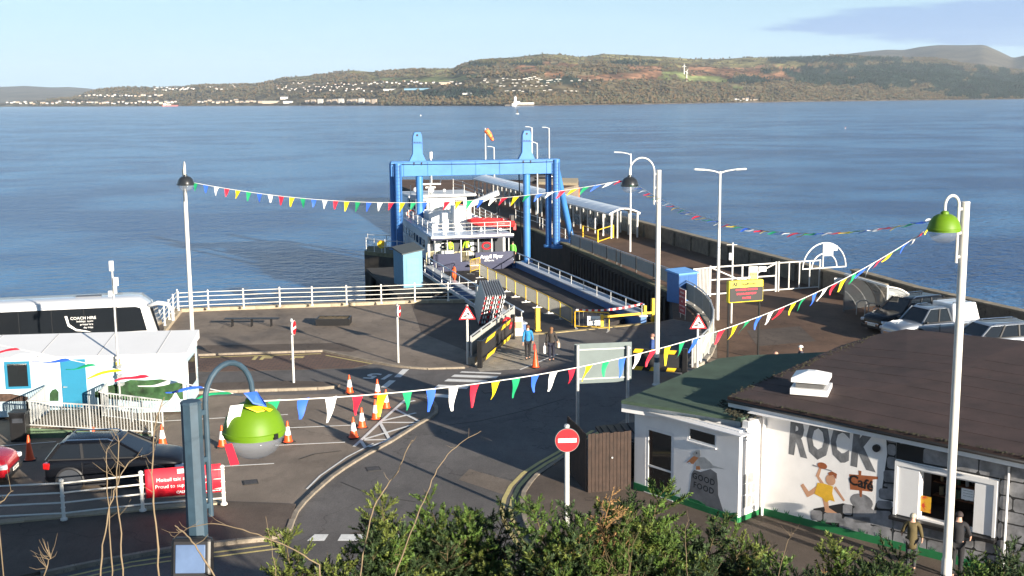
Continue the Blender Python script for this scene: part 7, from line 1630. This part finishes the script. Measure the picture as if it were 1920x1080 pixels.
# ================================================================== PEOPLE
def skinmesh(name, verts, edges, radii, mat, parent, lv=1, root=0):
    me = bpy.data.meshes.new(name); me.from_pydata([Vector(v) for v in verts], edges, []); me.update()
    o = bpy.data.objects.new(name, me); C.objects.link(o); me.materials.append(mat); o.parent = parent
    sk = o.modifiers.new('skin', 'SKIN'); sk.use_smooth_shade = True
    if not me.skin_vertices: 
        bpy.context.view_layer.objects.active = o
    for i, d in enumerate(me.skin_vertices[0].data):
        r_ = radii[i]; d.radius = (r_, r_) if isinstance(r_, (int, float)) else r_; d.use_root = (i == root)
    sb = o.modifiers.new('sub', 'SUBSURF'); sb.levels = lv; sb.render_levels = lv
    return o
SKT = M('skin', (.55, .32, .23), .55, var=.05)
def person(label, loc, rz, h=1.68, top=(.1, .1, .1), legs=(.02, .02, .03), hair=(.1, .05, .02), stride=.22, arms=((.30, .08, -.05), (.30, -.08, -.05)), coat_len=0, hat=None, hv=False, bag=None, sl=1.0, group=None, hairlen=0, shoe=(.02, .02, .02), seated=False):
    """faces +y.  arms = per side (outward, forward swing of the hand)"""
    t = thing('person', label, 'person', loc, rz, group, h/1.70)
    s2 = stride/2
    V_ = [(0, 0, .95), (0, .01, 1.12), (0, 0, 1.30), (0, -.01, 1.44), (0, .005, 1.52), (0, .02, 1.585), (0, .03, 1.645)]
    Rr = [.13, .115, .13, .075, .052, .080, .070]; E = [(i, i+1) for i in range(6)]
    def add(p, r_, frm): V_.append(p); Rr.append(r_); E.append((frm, len(V_)-1)); return len(V_)-1
    add((0, .118, 1.595), .016, 5)
    aj = {}; lj = {}
    for s, k in ((-1, 0), (1, 1)):
        ou, fw, up_ = arms[k]
        sh_ = (s*.175, 0, 1.42); el = (s*(.20+ou*.12), fw*.3-.03, 1.14+up_*.4); wr = (s*(.19+ou*.2), fw, .90+up_*2 if up_ > 0 else .90); ha = (wr[0]*1.0, wr[1]+.03, wr[2]-.08)
        i = add(sh_, .055, 3); i = add(el, .04, i); i = add(wr, .028, i); i = add(ha, (.022, .034), i); aj[s] = (sh_, el, wr)
        for f in range(4):
            fx = -.024+.016*f; j = add((ha[0]+fx*.4, ha[1]+fx, ha[2]-.045), .009, i); add((ha[0]-s*.008+fx*.4, ha[1]+fx+.006, ha[2]-.082+abs(f-1.4)*.006), .0075, j)
        j = add((ha[0]-s*.02, ha[1]+.035, ha[2]+.005), .010, i); add((ha[0]-s*.024, ha[1]+.045, ha[2]-.03), .008, j)
        hp_ = (s*.085, 0, .90); kn = (s*.09, s*s2*.6+.03, .50); an = (s*.085, s*s2*1.2-.02, .09+(.05 if s < 0 else 0)*min(1, stride*3)); to = (s*.10, an[1]+.14, .035)
        i = add(hp_, .085, 0); i = add(kn, .058, i); i = add(an, .038, i); add(to, .034, i); lj[s] = (hp_, kn, an, to)
    skinmesh('body', V_, E, Rr, SKT, t, 1)
    TM = M('cloth %.2f %.2f %.2f' % tuple(top), top, .85, var=.2, scale=9); LM = M('cloth %.2f %.2f %.2f' % tuple(legs), legs, .85, var=.2, scale=9)
    vz = [(0, 0, .93-coat_len), (0, 0, 1.0), (0, .01, 1.15), (0, 0, 1.32), (0, -.01, 1.455)]; rr2 = [(.185 if coat_len else .155), .155, .145, .165, .085]; e2 = [(0, 1), (1, 2), (2, 3), (3, 4)]
    if coat_len > .2: vz[1] = (0, 0, 1.02); rr2[0] = .19
    for s in (-1, 1):
        a, b, c = aj[s]; o_ = len(vz); vz += [a, b, (lerp(b[0], c[0], .93), lerp(b[1], c[1], .93), lerp(b[2], c[2], .93))]; rr2 += [.075, .057, .045]; e2 += [(4, o_), (o_, o_+1), (o_+1, o_+2)]
    skinmesh('jacket', vz, e2, rr2, TM, t, 1)
    vz = [(0, 0, .96)]; rr2 = [.135]; e2 = []
    for s in (-1, 1):
        a, b, c, d = lj[s]; o_ = len(vz); vz += [a, b, (c[0], c[1], c[2]+.02)]; rr2 += [.10, .072, .052]; e2 += [(0, o_), (o_, o_+1), (o_+1, o_+2)]
    skinmesh('trousers', vz, e2, rr2, LM, t, 1)
    SHM = M('shoe %.2f' % shoe[0], shoe, .6, var=.1)
    for s in (-1, 1):
        a, b, c, d = lj[s]; MB().sph((c[0]+.005*s, (c[1]+d[1])/2, max(.045, c[2]-.05)), .052, (.95, 2.5, .9), 10, 6).build('shoe', SHM, t, smooth=True)
    HM = M('hair %.2f %.2f %.2f' % tuple(hair), hair, .8, var=.3, scale=20)
    if hat: MB().sph((0, .015, 1.655), .098, (1, 1.12, .9), 12, 7, -.15, 1).build('hat', M('hat %.2f' % hat[0], hat, .9, var=.1), t, smooth=True)
    else:
        mb = MB(); mb.sph((0, .005, 1.65), .094, (1, 1.12, 1.02), 12, 8, -.35, 1)
        if hairlen: mb.sph((0, -.045, 1.56-hairlen*.4), .085, (1.05, .7, 1.2+hairlen*3), 10, 6)
        mb.build('hair', HM, t, smooth=True)
    for s in (-1, 1): MB().sph((s*.032, .103, 1.615), .010, (1.2, .6, .8), 8, 5).build('eye', BLACK, t)
    MB().box((0, .108, 1.555), (.045, .008, .008)).build('mouth', M('lips', (.4, .12, .1), .6, var=0), t)
    if hv:
        for s in (-1, 1): MB().box((s*.075, -.165, 1.22), (.035, .02, .40)).build('reflective_strip', REFL, t)
    return t
def hold_bag(t, x, y, z, w, h, mat):
    MB().box((x, y, z), (.12, w, h)).build('bag', mat, t, bevel=.02); mb = MB(); mb.tube([(x, y-w*.3, z+h/2), (x, y, z+h/2+.12), (x, y+w*.3, z+h/2)], .008, 4); mb.build('bag_strap', mat, t)
LEATH = M('cream bag', (.62, .52, .38), .6, var=.1); PLAST = M('pale carrier bag', (.75, .76, .78), .5, var=.1)
def put_bag(label, p, rz, w, h, mat):
    t = thing('handbag', label, 'bag', p, rz); MB().box((0, 0, h/2), (.12, w, h)).build('pouch', mat, t, bevel=.02); mb = MB(); mb.tube([(0, -w*.3, h), (0, 0, h+.14), (0, w*.3, h)], .01, 4); mb.build('strap', mat, t)
w1 = P(990, 676)+Vector((0, 0, .03)); w2 = P(1034, 679)+Vector((0, 0, .03))
person('woman in a bright blue jacket walking toward the ferry ramp', w1, R(4), 1.74, (.02, .19, .42), (.012, .012, .016), (.16, .06, .025), .30, ((.3, -.14, 0), (.3, .15, 0)))
person('woman in a dark top with long brown hair walking toward the ramp', w2, R(-3), 1.72, (.035, .03, .028), (.012, .014, .03), (.20, .10, .045), .26, ((.35, .12, 0), (.5, -.06, .05)), hairlen=.3)
put_bag('pale handbag on the right arm of the woman in the dark top', w2+Vector((.36, 0, .72)), 0, .34, .26, LEATH); put_bag('white carrier bag in the left hand of the woman in the dark top', w2+Vector((-.34, .05, .42)), 0, .24, .38, PLAST)
put_bag('red bag carried by the woman in the blue jacket', w1+Vector((.33, 0, .52)), 0, .26, .26, M('red bag', (.5, .03, .03), .6, var=.1))
HVY = (.45, .75, .04); HVG = (.16, .62, .08)
person('ferry worker in a yellow vest standing in the left doorway of the aft deck', Q(90.9, 20.15, .32), R(190), 1.7, HVY, (.02, .02, .04), (.06, .04, .03), .05, hv=True); person('ferry worker in a yellow vest in the middle of the aft deck', Q(91.3, 21.6, .32), R(170), 1.7, HVY, (.02, .02, .04), (.06, .04, .03), .05, ((.6, .1, 0), (.6, .1, 0)), hv=True)
person('worker in a green hi-vis jacket standing on the ramp by the ferry stern', P(962, 494, -.25), R(160), 1.78, HVG, (.012, .012, .015), (.06, .04, .03), .06)
person('man in a blue top walking past the yellow and black gate', P(1223, 697)+Vector((0, 0, .02)), R(75), 1.80, (.03, .07, .22), (.05, .03, .03), (.30, .16, .12), .3, shoe=(.5, .16, .08), hv=False)
person('bald man whose head shows above the edge of the green roof', P(1455, 662, 1.7)-Vector((0, 0, 1.72)), R(100), 1.74, (.03, .04, .06), (.02, .02, .02), (.45, .26, .19), .15)
person('person in a white knitted hat just beyond the green roof', P(1502, 650, 1.75)-Vector((0, 0, 1.75)), R(80), 1.78, (.05, .05, .07), (.02, .02, .02), (.3, .2, .1), .15, hat=(.70, .72, .70))
person('grey haired woman in an olive coat waiting at the cafe hatch', P(1707, 1077)+Vector((0, 0, .1)), R(-22), 1.62, (.085, .065, .025), (.03, .03, .035), (.42, .38, .30), .06, ((.5, .1, .12), (.4, .05, .05)), coat_len=.28)
person('person in a black jacket and red scarf ordering at the hatch', P(1792, 1092)+Vector((0, 0, .1)), R(-25), 1.86, (.014, .014, .018), (.012, .012, .015), (.03, .02, .02), .06, ((.5, .2, .15), (.4, .2, .1)))
# ================================================================== BIG LAMPS
LIME = M('lime green enamel', (.105, .21, .006), .5, var=.08, spec=.3); DKG = M('dark lamp dome', (.018, .02, .022), .3, var=.1, coat=.5); BOWL = M('clear lamp bowl', (.30, .33, .38), .04, var=0, alpha=.26, spec=1.0); POLEB = M('blue grey lamp pole', (.035, .066, .095), .5, var=.2, scale=6, col2=(.03, .05, .07), thr=.6); POLEW = M('pale lamp pole', (.62, .60, .55), .4, var=.08, scale=3)  # DKG gives the two far domes a darker tone
def dome_lamp(label, base, h, rz, pm, dm, arm=.98, r=.125, shade_h=0, drop=.45, seg=16):
    t = thing('dome_lamp_post', label, 'lamp post', base, rz)
    MB().cyl((0, 0, shade_h), (0, 0, h), r*1.05, r*.95, seg).build('pole', pm, t, smooth='a'); MB().lathe([(r*1.9, 0), (r*1.9, .04), (r*1.3, .1), (r*1.25, 1.0), (r, 1.1)], n=14).build('base_collar', pm, t, smooth='a')
    if shade_h: MB().cyl((0, 0, 1.0), (0, 0, shade_h), r*1.06, r*1.06, seg).build('shade_pole', POLEB, t, smooth='a')  # shade on the pole foot, put in as a darker colour
    MB().cyl((0, 0, h), (0, 0, h+.03), r*1.05, r*.9, seg).build('pole_cap', pm, t)
    xo = r+.09; rad = (arm-xo)/2; zt = h-.05
    pts = [(xo, 0, h-1.5), (xo, 0, h-.7), (xo, 0, zt)]+[(xo+rad-rad*math.cos(math.pi*i/12), 0, zt+rad*1.15*math.sin(math.pi*i/12)) for i in range(1, 13)]+[(arm, 0, zt-.12)]
    mb = MB(); mb.tube(pts, .036, 10); mb.build('arched_arm', pm, t, smooth='a')
    for z in (h-1.35, h-.75, h-.15): mb = MB(); mb.beam((r*.8, 0, z), (xo, 0, z), .05, .06); mb.build('arm_bracket', pm, t)
    zc = zt-drop-.10; R_ = .395
    MB().lathe([(.05, .42), (.09, .40), (.10, .345), (R_*.42, .335), (R_*.66, .28), (R_*.86, .18), (R_*.97, .06), (R_, -.0), (R_*1.03, -.01), (R_*1.03, -.045), (R_*.98, -.05), (R_*.98, -.085), (R_*.9, -.09)], (arm, 0, zc), 32).build('dome', dm, t, smooth='a')
    MB().lathe([(R_*.95, -.09), (R_*.88, -.19), (R_*.68, -.30), (R_*.38, -.365), (.01, -.385)], (arm, 0, zc), 28).build('bowl', BOWL, t, smooth=True)
    MB().box((arm, -R_*1.03, zc-.04), (.06, .03, .07)).build('clip', BLACK, t); MB().cyl((arm, 0, zc-.1), (arm, 0, zc+.1), .09, n=10).build('bulb_holder', WSTEEL, t)
    return t, (arm, zc)
nb = Vector((V(360, 800, 14.0).x, 14.0, 0)); nbz = bank_z(nb.x, nb.y)-.1
hN = V(358, 756, 14.0).z
lampN, (aN, zN) = dome_lamp('nearest lamp post with lime green dome and a blue grey pole', Vector((nb.x, nb.y, nbz)), hN-nbz, R(54), POLEB, LIME, seg=8, r=.13, drop=.40)
fb = thing('floodlight', 'black square floodlight clamped low on the near blue grey pole', 'floodlight', V(361, 1046, 13.65), R(0)); fb.rotation_euler = (R(-14), 0, 0)
MB().box((0, 0, 0), (.50, .16, .50)).build('housing', BLACK, fb, bevel=.05); MB().box((0, -.085, 0), (.42, .02, .42)).build('bezel', TRIM, fb, bevel=.008); MB().box((0, -.1, 0), (.36, .02, .34)).build('lens', M('floodlight lens', (.10, .15, .26), .15, var=.2, scale=2), fb, bevel=.009); MB().box((0, .16, 0), (.1, .2, .1)).build('clamp', GALV, fb)
lampR, _ = dome_lamp('tall pale lamp post with lime green dome in front of the cafe hatch', P(1772, 1118), V(1808, 380, P(1772, 1118).y).z, R(200), POLEW, LIME, arm=.62, r=.11)
lampM, _ = dome_lamp('pale lamp post with dark dome and shade painted on its foot behind the large sign', P(1231, 722), V(1232, 320, P(1231, 722).y).z, R(180), POLEW, DKG, arm=1.3, r=.11, shade_h=1.3)
lampL, _ = dome_lamp('pale lamp post with dark dome by the seafront railing', P(364, 690), V(346, 318, P(364, 690).y).z, R(-71), POLEW, DKG, arm=.95, r=.10)
MB().box((0, 0, 9.2), (.05, .05, 1.0)).build('lightning_rod', POLEW, lampL)
# ================================================================== BUNTING
BC_ = {'green': (.01, .30, .12), 'blue': (.03, .12, .62), 'white': (.82, .82, .80), 'red': (.70, .015, .04), 'yellow': (.85, .62, .01)}
BMAT = {k: M('bunting '+k, v, .55, var=.05) for k, v in BC_.items()}
ROPE = M('white cord', (.75, .74, .70), .7, var=.05)
def bunting(label, a, b, sag, step, cr, fs, blow, order=('green', 'blue', 'white', 'red', 'yellow'), wf=.62, seed=1, f0=0.0, f1=1.0):
    rg = random.Random(seed); a = Vector(a); b = Vector(b); t = thing('bunting', label, 'bunting', a); L_ = (b-a).length; n = int(L_/step)
    pt = lambda f: a.lerp(b, f)-Vector((0, 0, sag*4*f*(1-f)))
    mb = MB(); mb.tube([pt(i/40) for i in range(41)], cr, 5); mb.build('cord', ROPE, t, world=True, smooth=True)
    ax = (b-a).normalized()
    for i in range(n):
        f = (i+.5)/n
        if not f0 <= f <= f1: continue
        p = pt(f); w = fs*wf; l = fs*rg.uniform(.85, 1.15); bl_ = blow(f) if callable(blow) else blow
        dn = (Vector((0, 0, -1))*(1-bl_)+WIND*(bl_+.12)+Vector((rg.uniform(-.12, .12), rg.uniform(-.12, .12), rg.uniform(-.05, .05)))).normalized()
        nn_ = ax.cross(dn).normalized(); m = 5; vs = []; fs_ = []; tw = rg.uniform(-.25, .25)
        for k in range(m+1):
            u = k/m; hw_ = w*(1-u*.82)/1; wob = fs*.10*math.sin(u*4+i*1.7)*u
            axx = (ax*math.cos(tw*u*2)+nn_*math.sin(tw*u*2))
            for q in (-1, 0, 1): vs.append(p+axx*(hw_/1*q*.5)+dn*(l*u)+nn_*(wob+(fs*.03 if q == 0 else 0)))
        for k in range(m):
            for q in (0, 1): fs_.append((k*3+q, k*3+q+1, k*3+q+4, k*3+q+3))
        mb = MB(); mb.add(vs, fs_); mb.build('pennant', BMAT[order[i % 5]], t, world=True, smooth=True, fixn=False)
    return t
WIND = Vector((-.75, -.25, .12))
A0 = V(486, 752, 14.9); RL = V(1768, 409, 31.0)
def fit(a, b, px):  # sag so that the cord passes through a pixel
    lo, hi = 0, 8
    for _ in range(40):
        m_ = (lo+hi)/2; best = None
        for k in range(200):
            f = k/199; q = a.lerp(b, f)-Vector((0, 0, m_*4*f*(1-f))); x, y = pix(q)
            if best is None or abs(x-px[0]) < best[0]: best = (abs(x-px[0]), y)
        if best[1] < px[1]: lo = m_
        else: hi = m_
    return (lo+hi)/2
bunting('longest bunting string sweeping from the green near lamp up to the right lamp', A0, RL, fit(A0, RL, (1080, 690)), .47, .009, .33, lambda f: .02+.5*f, seed=3)
B0 = V(455, 742, 14.9); B1 = V(-420, 560, 17.5)
bunting('bunting string blown flat in front of the cabin, left of the near lamp', B0, B1, fit(B0, B1, (120, 668)), .42, .007, .40, .80, seed=5, wf=.36)
LL = V(356, 341, P(364, 690).y-.8); ML = V(1178, 336, P(1231, 722).y)
bunting('far bunting string from the seafront lamp past the blue gantry', LL, ML, fit(LL, ML, (640, 377)), .52, .012, .42, lambda f: .05+.85*max(0, f-.35), seed=8)
C0_ = V(1192, 345, P(1231, 722).y)
bunting('bunting string crossing the water from the middle lamp to the right lamp', C0_, RL, fit(C0_, RL, (1450, 434)), .52, .010, .42, .8, seed=9)
# loose pennants caught on the near lamp
lw_ = Matrix.Translation(lampN.location) @ lampN.rotation_euler.to_matrix().to_4x4() @ Vector((aN, 0, zN+.36))
for (c_, d1, d2, l_) in (('white', Vector((-.15, -.2, -.02)), Vector((-.28, -.25, -.28)), 'white pennant snagged on top of the near green lamp'), ('blue', Vector((.02, -.18, .14)), Vector((.22, -.2, -.02)), 'blue pennant knotted on top of the near green lamp'), ('yellow', Vector((.05, -.25, -.03)), Vector((.3, -.22, -.05)), 'yellow pennant wrapped on top of the near green lamp')):
    p = lw_; mb = MB(); mb.slab([p+d1+Vector((-.08, -.05, .03)), p+d1+Vector((.09, -.05, .05)), p+(d1+d2)*.5+Vector((.10, -.06, -.02)), p+d2, p+(d1+d2)*.5+Vector((-.06, -.05, -.03))], (0, .008, 0)); tag(mb.build('pennant_scrap', BMAT[c_]), l_, 'pennant')
p = lw_+Vector((-.28, -.3, -.62)); mb = MB(); mb.slab([p+Vector((-.04, 0, .14)), p+Vector((.06, 0, .15)), p+Vector((.14, 0, -.12)), p+Vector((.03, 0, -.14))], (0, .008, 0)); tag(mb.build('pennant_scrap', BMAT['red']), 'red pennant hanging beside the clear bowl of the near lamp', 'pennant')
# ================================================================== GORSE AND BARE STEMS
LEAFM = [M('gorse green', (.070, .130, .018), .7, var=.5, scale=7, col2=(.20, .25, .04), thr=.56), M('gorse dark green', (.028, .055, .014), .75, var=.4, scale=7), M('dead gorse', (.26, .15, .06), .85, var=.35, scale=6), M('gorse olive yellow', (.12, .155, .025), .7, var=.45, scale=5, col2=(.20, .13, .04), thr=.64)]
STEMM = M('gorse stem', (.10, .075, .035), .9, var=.3)
def shoot_mesh(seed, dead=False):
    rg = random.Random(seed); sv = MB(); lv = MB(); H = 1.0
    def leafy(base, d, L_, n, r0):
        sv.tube([base, base+d*L_], [r0, r0*.3], 4, cap=False)
        up_ = Vector((0, 0, 1)); x = d.cross(up_) if abs(d.z) < .95 else Vector((1, 0, 0)); x.normalize(); y = d.cross(x)
        for i in range(n):
            f = (i+rg.random())/n; p = base+d*L_*(.12+.88*f); a = rg.uniform(0, 6.283); sp = (x*math.cos(a)+y*math.sin(a)); tip = (sp*rg.uniform(.6, 1.1)+d*rg.uniform(.4, 1.0)).normalized()*rg.uniform(.030, .062)*(1.15-f*.4); w = tip.cross(d).normalized()*rg.uniform(.004, .0075)
            lv.add([p-w, p+w, p+tip*.6+w*.9, p+tip, p+tip*.6-w*.9], [(0, 1, 2, 3, 4)])
    main = Vector((rg.uniform(-.2, .2), rg.uniform(-.2, .2), 1)).normalized(); sv.tube([Vector((0, 0, -.6)), main*H*.5, main*H], [.014, .009, .003], 5, cap=False)
    nb_ = 26 if not dead else 16
    for i in range(nb_):
        f = .05+.93*i/nb_; p = main*H*f; a = i*2.4+rg.uniform(-.4, .4); el = rg.uniform(.1, 1.1); d = Vector((math.cos(a)*math.cos(el), math.sin(a)*math.cos(el), math.sin(el))); L_ = (.27*(1-f)**.35+.07)*rg.uniform(.4, 1.45)
        leafy(p, d, L_, int((46 if not dead else 12)*L_/.25), .004)
        for _ in range(2):
            q = p+d*L_*rg.uniform(.3, .8); a2 = a+rg.uniform(-1.2, 1.2); d2 = Vector((math.cos(a2)*.7, math.sin(a2)*.7, .75)).normalized(); leafy(q, d2, L_*.55, int((26 if not dead else 7)*L_/.25), .003)
    leafy(main*H*.85, main, H*.2, 30 if not dead else 8, .004)
    return sv, lv
SH = []
for k in range(5):
    sv, lv = shoot_mesh(40+k, False); a = sv.build('tmp', STEMM, fixn=False); b = lv.build('tmp', LEAFM[0], fixn=False); c_ = lv.build('tmp', LEAFM[1], fixn=False); d_ = lv.build('tmp', LEAFM[3], fixn=False); SH.append((a.data, b.data, c_.data, d_.data)); bpy.data.objects.remove(d_); 
    for o in (a, b, c_): bpy.data.objects.remove(o)
sv, lv = shoot_mesh(77, True); a = sv.build('tmp', LEAFM[2], fixn=False); b = lv.build('tmp', LEAFM[2], fixn=False); DEAD = (a.data, b.data)
for o in (a, b): bpy.data.objects.remove(o)
gr_ = random.Random(21)
def gorse(x, ytop, D, label, spread=.55, n=11, dead=0, dark=.3, size=1.0):
    top = V(x, ytop, D); bz = bank_z(top.x, top.y); t = thing('gorse_bush', label, 'bush', Vector((top.x, top.y, bz)), 0, 'gorse bushes on the bank')
    Ht = top.z-bz
    for i in range(n):
        r_ = 0 if i == 0 else spread*math.sqrt(gr_.random()); a = gr_.uniform(0, 6.283); hx, hy = r_*math.cos(a), r_*math.sin(a)*.8
        zt = Ht-(0 if i == 0 else (r_/spread)**1.3*gr_.uniform(.25, .75)+gr_.uniform(.05, .3)); s = size*gr_.uniform(.6, 1.15)*(1 if i else 1.2)
        isd = gr_.random() < dead; k = gr_.randrange(5); tilt = (gr_.uniform(-.42, .42), gr_.uniform(-.42, .42), gr_.uniform(0, 6.28)); z = zt-1.05*s
        src = DEAD if isd else (SH[k][0], SH[k][2] if gr_.random() < dark else SH[k][3] if gr_.random() < .35 else SH[k][1])
        for nm, me in (('branch', src[0]), ('foliage', src[1])):
            o = inst(me, nm, t, (hx, hy, z), tilt, (s, s, s)); 
            if nm == 'foliage': o['kind'] = 'stuff'
        # lower, fuller layer hides the ground behind
        if i % 2 == 0:
            k = gr_.randrange(5)
            for nm, me in (('branch', SH[k][0]), ('foliage', SH[k][2])):
                o = inst(me, nm, t, (hx*1.15+gr_.uniform(-.15, .15), hy, z-.45), (gr_.uniform(-.5, .5), gr_.uniform(-.5, .5), gr_.uniform(0, 6)), (s*1.15,)*3)
                if nm == 'foliage': o['kind'] = 'stuff'
    mb = MB(); mb.cyl((0, 0, -.2), (0, 0, max(.3, Ht-1.2)), .05, .025, 6); mb.build('trunk', STEMM, t)
    return t
GB = [(560, 1000, 12.5, .3, 6, 0, .8, 'dark sprig of gorse rising beside the give way dashes'), (605, 1052, 12.5, .35, 6, 0, .7, 'low gorse tip right under the white dashes'),
 (725, 925, 13.0, .42, 12, 0, .55, 'gorse bush whose pointed top meets the leaning bare stem'), (790, 985, 13.6, .5, 12, .03, .45, 'gorse bush filling the gap between the two tall gorse tops'), (700, 1010, 12.6, .45, 10, 0, .35, 'bright gorse bush below the pointed one at its left'), (850, 920, 13.6, .42, 13, .05, .35, 'tall gorse bush with yellow green tip left of the double yellow lines'), (898, 932, 13.8, .38, 10, .05, .5, 'gorse bush with upright dark tips beside the yellow lines'), (930, 1005, 13.0, .5, 12, .1, .4, 'broad gorse bush at the foot of the double yellow lines'), (1010, 1010, 13.4, .5, 12, 0, .55, 'shaded gorse bush left of the no entry sign pole'),
 (1036, 912, 13.2, .26, 9, .45, .3, 'gorse top with brown dead tips left of the no entry pole'), (1110, 902, 13.4, .30, 9, .85, .2, 'gorse bush with tall dry brown spikes right of the no entry pole'), (1085, 990, 12.8, .5, 12, .1, .4, 'gorse bush in front of the foot of the no entry sign'), (1190, 905, 13.5, .36, 14, .06, .15, 'bright green gorse bush standing against the cafe door'), (1165, 1000, 12.8, .5, 12, .03, .2, 'bright gorse bush under the one against the door'), (1250, 1010, 13.0, .5, 12, .05, .3, 'gorse bush below the good food mural'),
 (1290, 962, 14.0, .32, 9, .05, .75, 'dark gorse tips in front of the good food stone'), (1402, 966, 14.2, .26, 9, .1, .35, 'gorse sprig against the green corner of the cafe'), (1330, 1035, 13.0, .55, 12, .05, .4, 'low gorse bush under the corner of the cafe'), (1430, 1045, 13.2, .5, 10, .05, .6, 'low dark gorse right of the cafe corner'),
 (1560, 1018, 13.6, .34, 10, .2, .35, 'gorse bush with a dry side in front of the caveman style mural'), (1510, 1062, 13.0, .4, 8, .1, .5, 'small gorse tip near the bottom edge left of the hatch'), (1672, 1012, 13.8, .40, 12, .03, .25, 'gorse bush at the feet of the woman in the olive coat'), (1640, 1052, 13.2, .45, 10, 0, .4, 'low gorse left of the waiting woman'), (1735, 1060, 13.4, .4, 9, 0, .4, 'low gorse beside the base of the pale lamp post'), (1840, 1020, 14.0, .42, 11, .02, .45, 'gorse bush right of the pale lamp post'), (1905, 1014, 14.2, .42, 11, .02, .5, 'gorse bush in the bottom right corner')]
GB += [(1600, 1068, 13.2, .5, 9, .1, .35, 'low gorse along the bottom edge below the mural figure'), (1500, 1078, 12.6, .5, 8, .1, .5, 'lowest gorse tips at the bottom edge right of the dry spray'), (1785, 1078, 12.8, .5, 10, .05, .35, 'low gorse in front of the person in the red scarf'), (1875, 1062, 13.2, .5, 10, .05, .3, 'low yellow green gorse near the bottom right corner'), (655, 1058, 12.2, .4, 8, 0, .5, 'low gorse between the white dashes and the first tall bush')]
for (x, y, D, sp, n, de, dk, lb) in GB: gorse(x, y, D, lb, sp, n, de, dk)
DRY = M('dry bare stem', (.19, .14, .085), .8, var=.25, scale=8)
def bare(pts, D0, D1, r0, r1, label, twigs=6, seed=0):
    twigs = int(twigs*.7)
    rg = random.Random(seed); P3 = []
    n = len(pts)
    for i, (x, y) in enumerate(pts): P3.append(V(x, y, lerp(D0, D1, i/(n-1))))
    # smooth
    Q3 = []
    for i in range(n-1):
        for k in range(5):
            t_ = k/5; p0, p1, p2, p3 = P3[max(0, i-1)], P3[i], P3[i+1], P3[min(n-1, i+2)]
            Q3.append(.5*((2*p1)+(p2-p0)*t_+(2*p0-5*p1+4*p2-p3)*t_**2+(3*p1-p0-3*p2+p3)*t_**3)+Vector((rg.uniform(-.006, .006), 0, rg.uniform(-.004, .004))))
    Q3.append(P3[-1]); bz = bank_z(Q3[0].x, Q3[0].y)
    if Q3[0].z > bz: Q3.insert(0, Vector((Q3[0].x, Q3[0].y+.05, bz-.05)))
    r0 *= .5; r1 *= .5; t = thing('bare_stem', label, 'plant stem', Q3[0]); m = len(Q3); mb = MB(); mb.tube(Q3, [lerp(r0, r1, i/(m-1))*(1+.25*(i % 4 == 0)) for i in range(m)], 6); mb.build('stem', DRY, t, world=True, smooth=True)
    for k in range(twigs):
        i = int(rg.uniform(.3, .95)*m); i = min(i, m-2); q = Q3[i]; d = Vector((rg.uniform(-1, 1), rg.uniform(-.3, .3), rg.uniform(-.1, .9))).normalized()*rg.uniform(.04, .16); mb = MB(); mb.tube([q, q+d*.6, q+d+Vector((0, 0, .02))], [r1*.8, r1*.6, r1*.3], 4); mb.build('twig', DRY, t, world=True)
bare([(186, 1100), (196, 1000), (215, 920), (240, 870), (260, 855)], 6.2, 6.4, .010, .004, 'branching dry stem bending right at the far left of the tall stems', 12, 1)
bare([(212, 1100), (206, 1010), (202, 920), (200, 850), (206, 838)], 6.8, 6.9, .010, .003, 'thin upright dry stem left of the tallest pair', 8, 2); bare([(232, 1100), (226, 1000), (218, 920), (222, 830), (218, 815)], 6.8, 6.9, .011, .004, 'upright dry stem crossing the black car', 8, 3); bare([(300, 1100), (292, 980), (285, 890), (290, 800), (302, 758), (309, 745)], 6.5, 6.6, .012, .004, 'tallest dry stem reaching up to the cabin ramp', 9, 4)
bare([(672, 1100), (690, 990), (712, 930), (745, 885), (768, 832), (775, 826)], 9.5, 9.8, .014, .006, 'leaning bare stem left of centre over the road', 5, 5); bare([(734, 1100), (770, 1000), (800, 925), (826, 870), (862, 832), (902, 808)], 9.0, 9.4, .013, .004, 'long bare stem curving right over the shaded road', 5, 6)
bare([(405, 1085), (372, 1030), (346, 1000), (328, 985)], 7.5, 7.6, .012, .009, 'short thick bare stem crossing the floodlight', 3, 7); bare([(600, 1060), (540, 1025), (470, 998), (400, 982), (350, 992), (326, 1010)], 7.4, 7.6, .010, .004, 'arching bare stem above the floodlight', 10, 8); bare([(520, 1100), (512, 1040), (498, 968)], 8, 8, .006, .003, 'thin dark upright twig right of the floodlight', 4, 9)
bare([(80, 1085), (92, 1050), (95, 1040)], 6.5, 6.5, .008, .004, 'curled dry sprig near the left bottom corner', 26, 10); bare([(-5, 950), (10, 935), (25, 920)], 5.5, 5.5, .007, .003, 'dry tip entering from the left edge', 5, 12); bare([(1455, 1100), (1475, 1020), (1488, 1000)], 12, 12, .008, .004, 'thin dry spray on the path before the mural wall', 14, 13); bare([(1290, 1100), (1285, 1000), (1292, 975)], 11, 11, .006, .003, 'fine dry twig below the good food mural', 6, 14)
# ================================================================== letters become ordinary meshes
dg = bpy.context.evaluated_depsgraph_get()
for o in [o for o in SC.objects if o.type == 'FONT']:
    me = bpy.data.meshes.new_from_object(o.evaluated_get(dg)); me.name = o.name
    n_ = bpy.data.objects.new('x', me); C.objects.link(n_); nm = o.name; n_.parent = o.parent; n_.matrix_parent_inverse = o.matrix_parent_inverse.copy(); n_.location = o.location; n_.rotation_euler = o.rotation_euler; n_.scale = o.scale
    for k in o.keys():
        if k in ('label', 'category', 'group', 'kind'): n_[k] = o[k]
    bpy.data.objects.remove(o); n_.name = nm
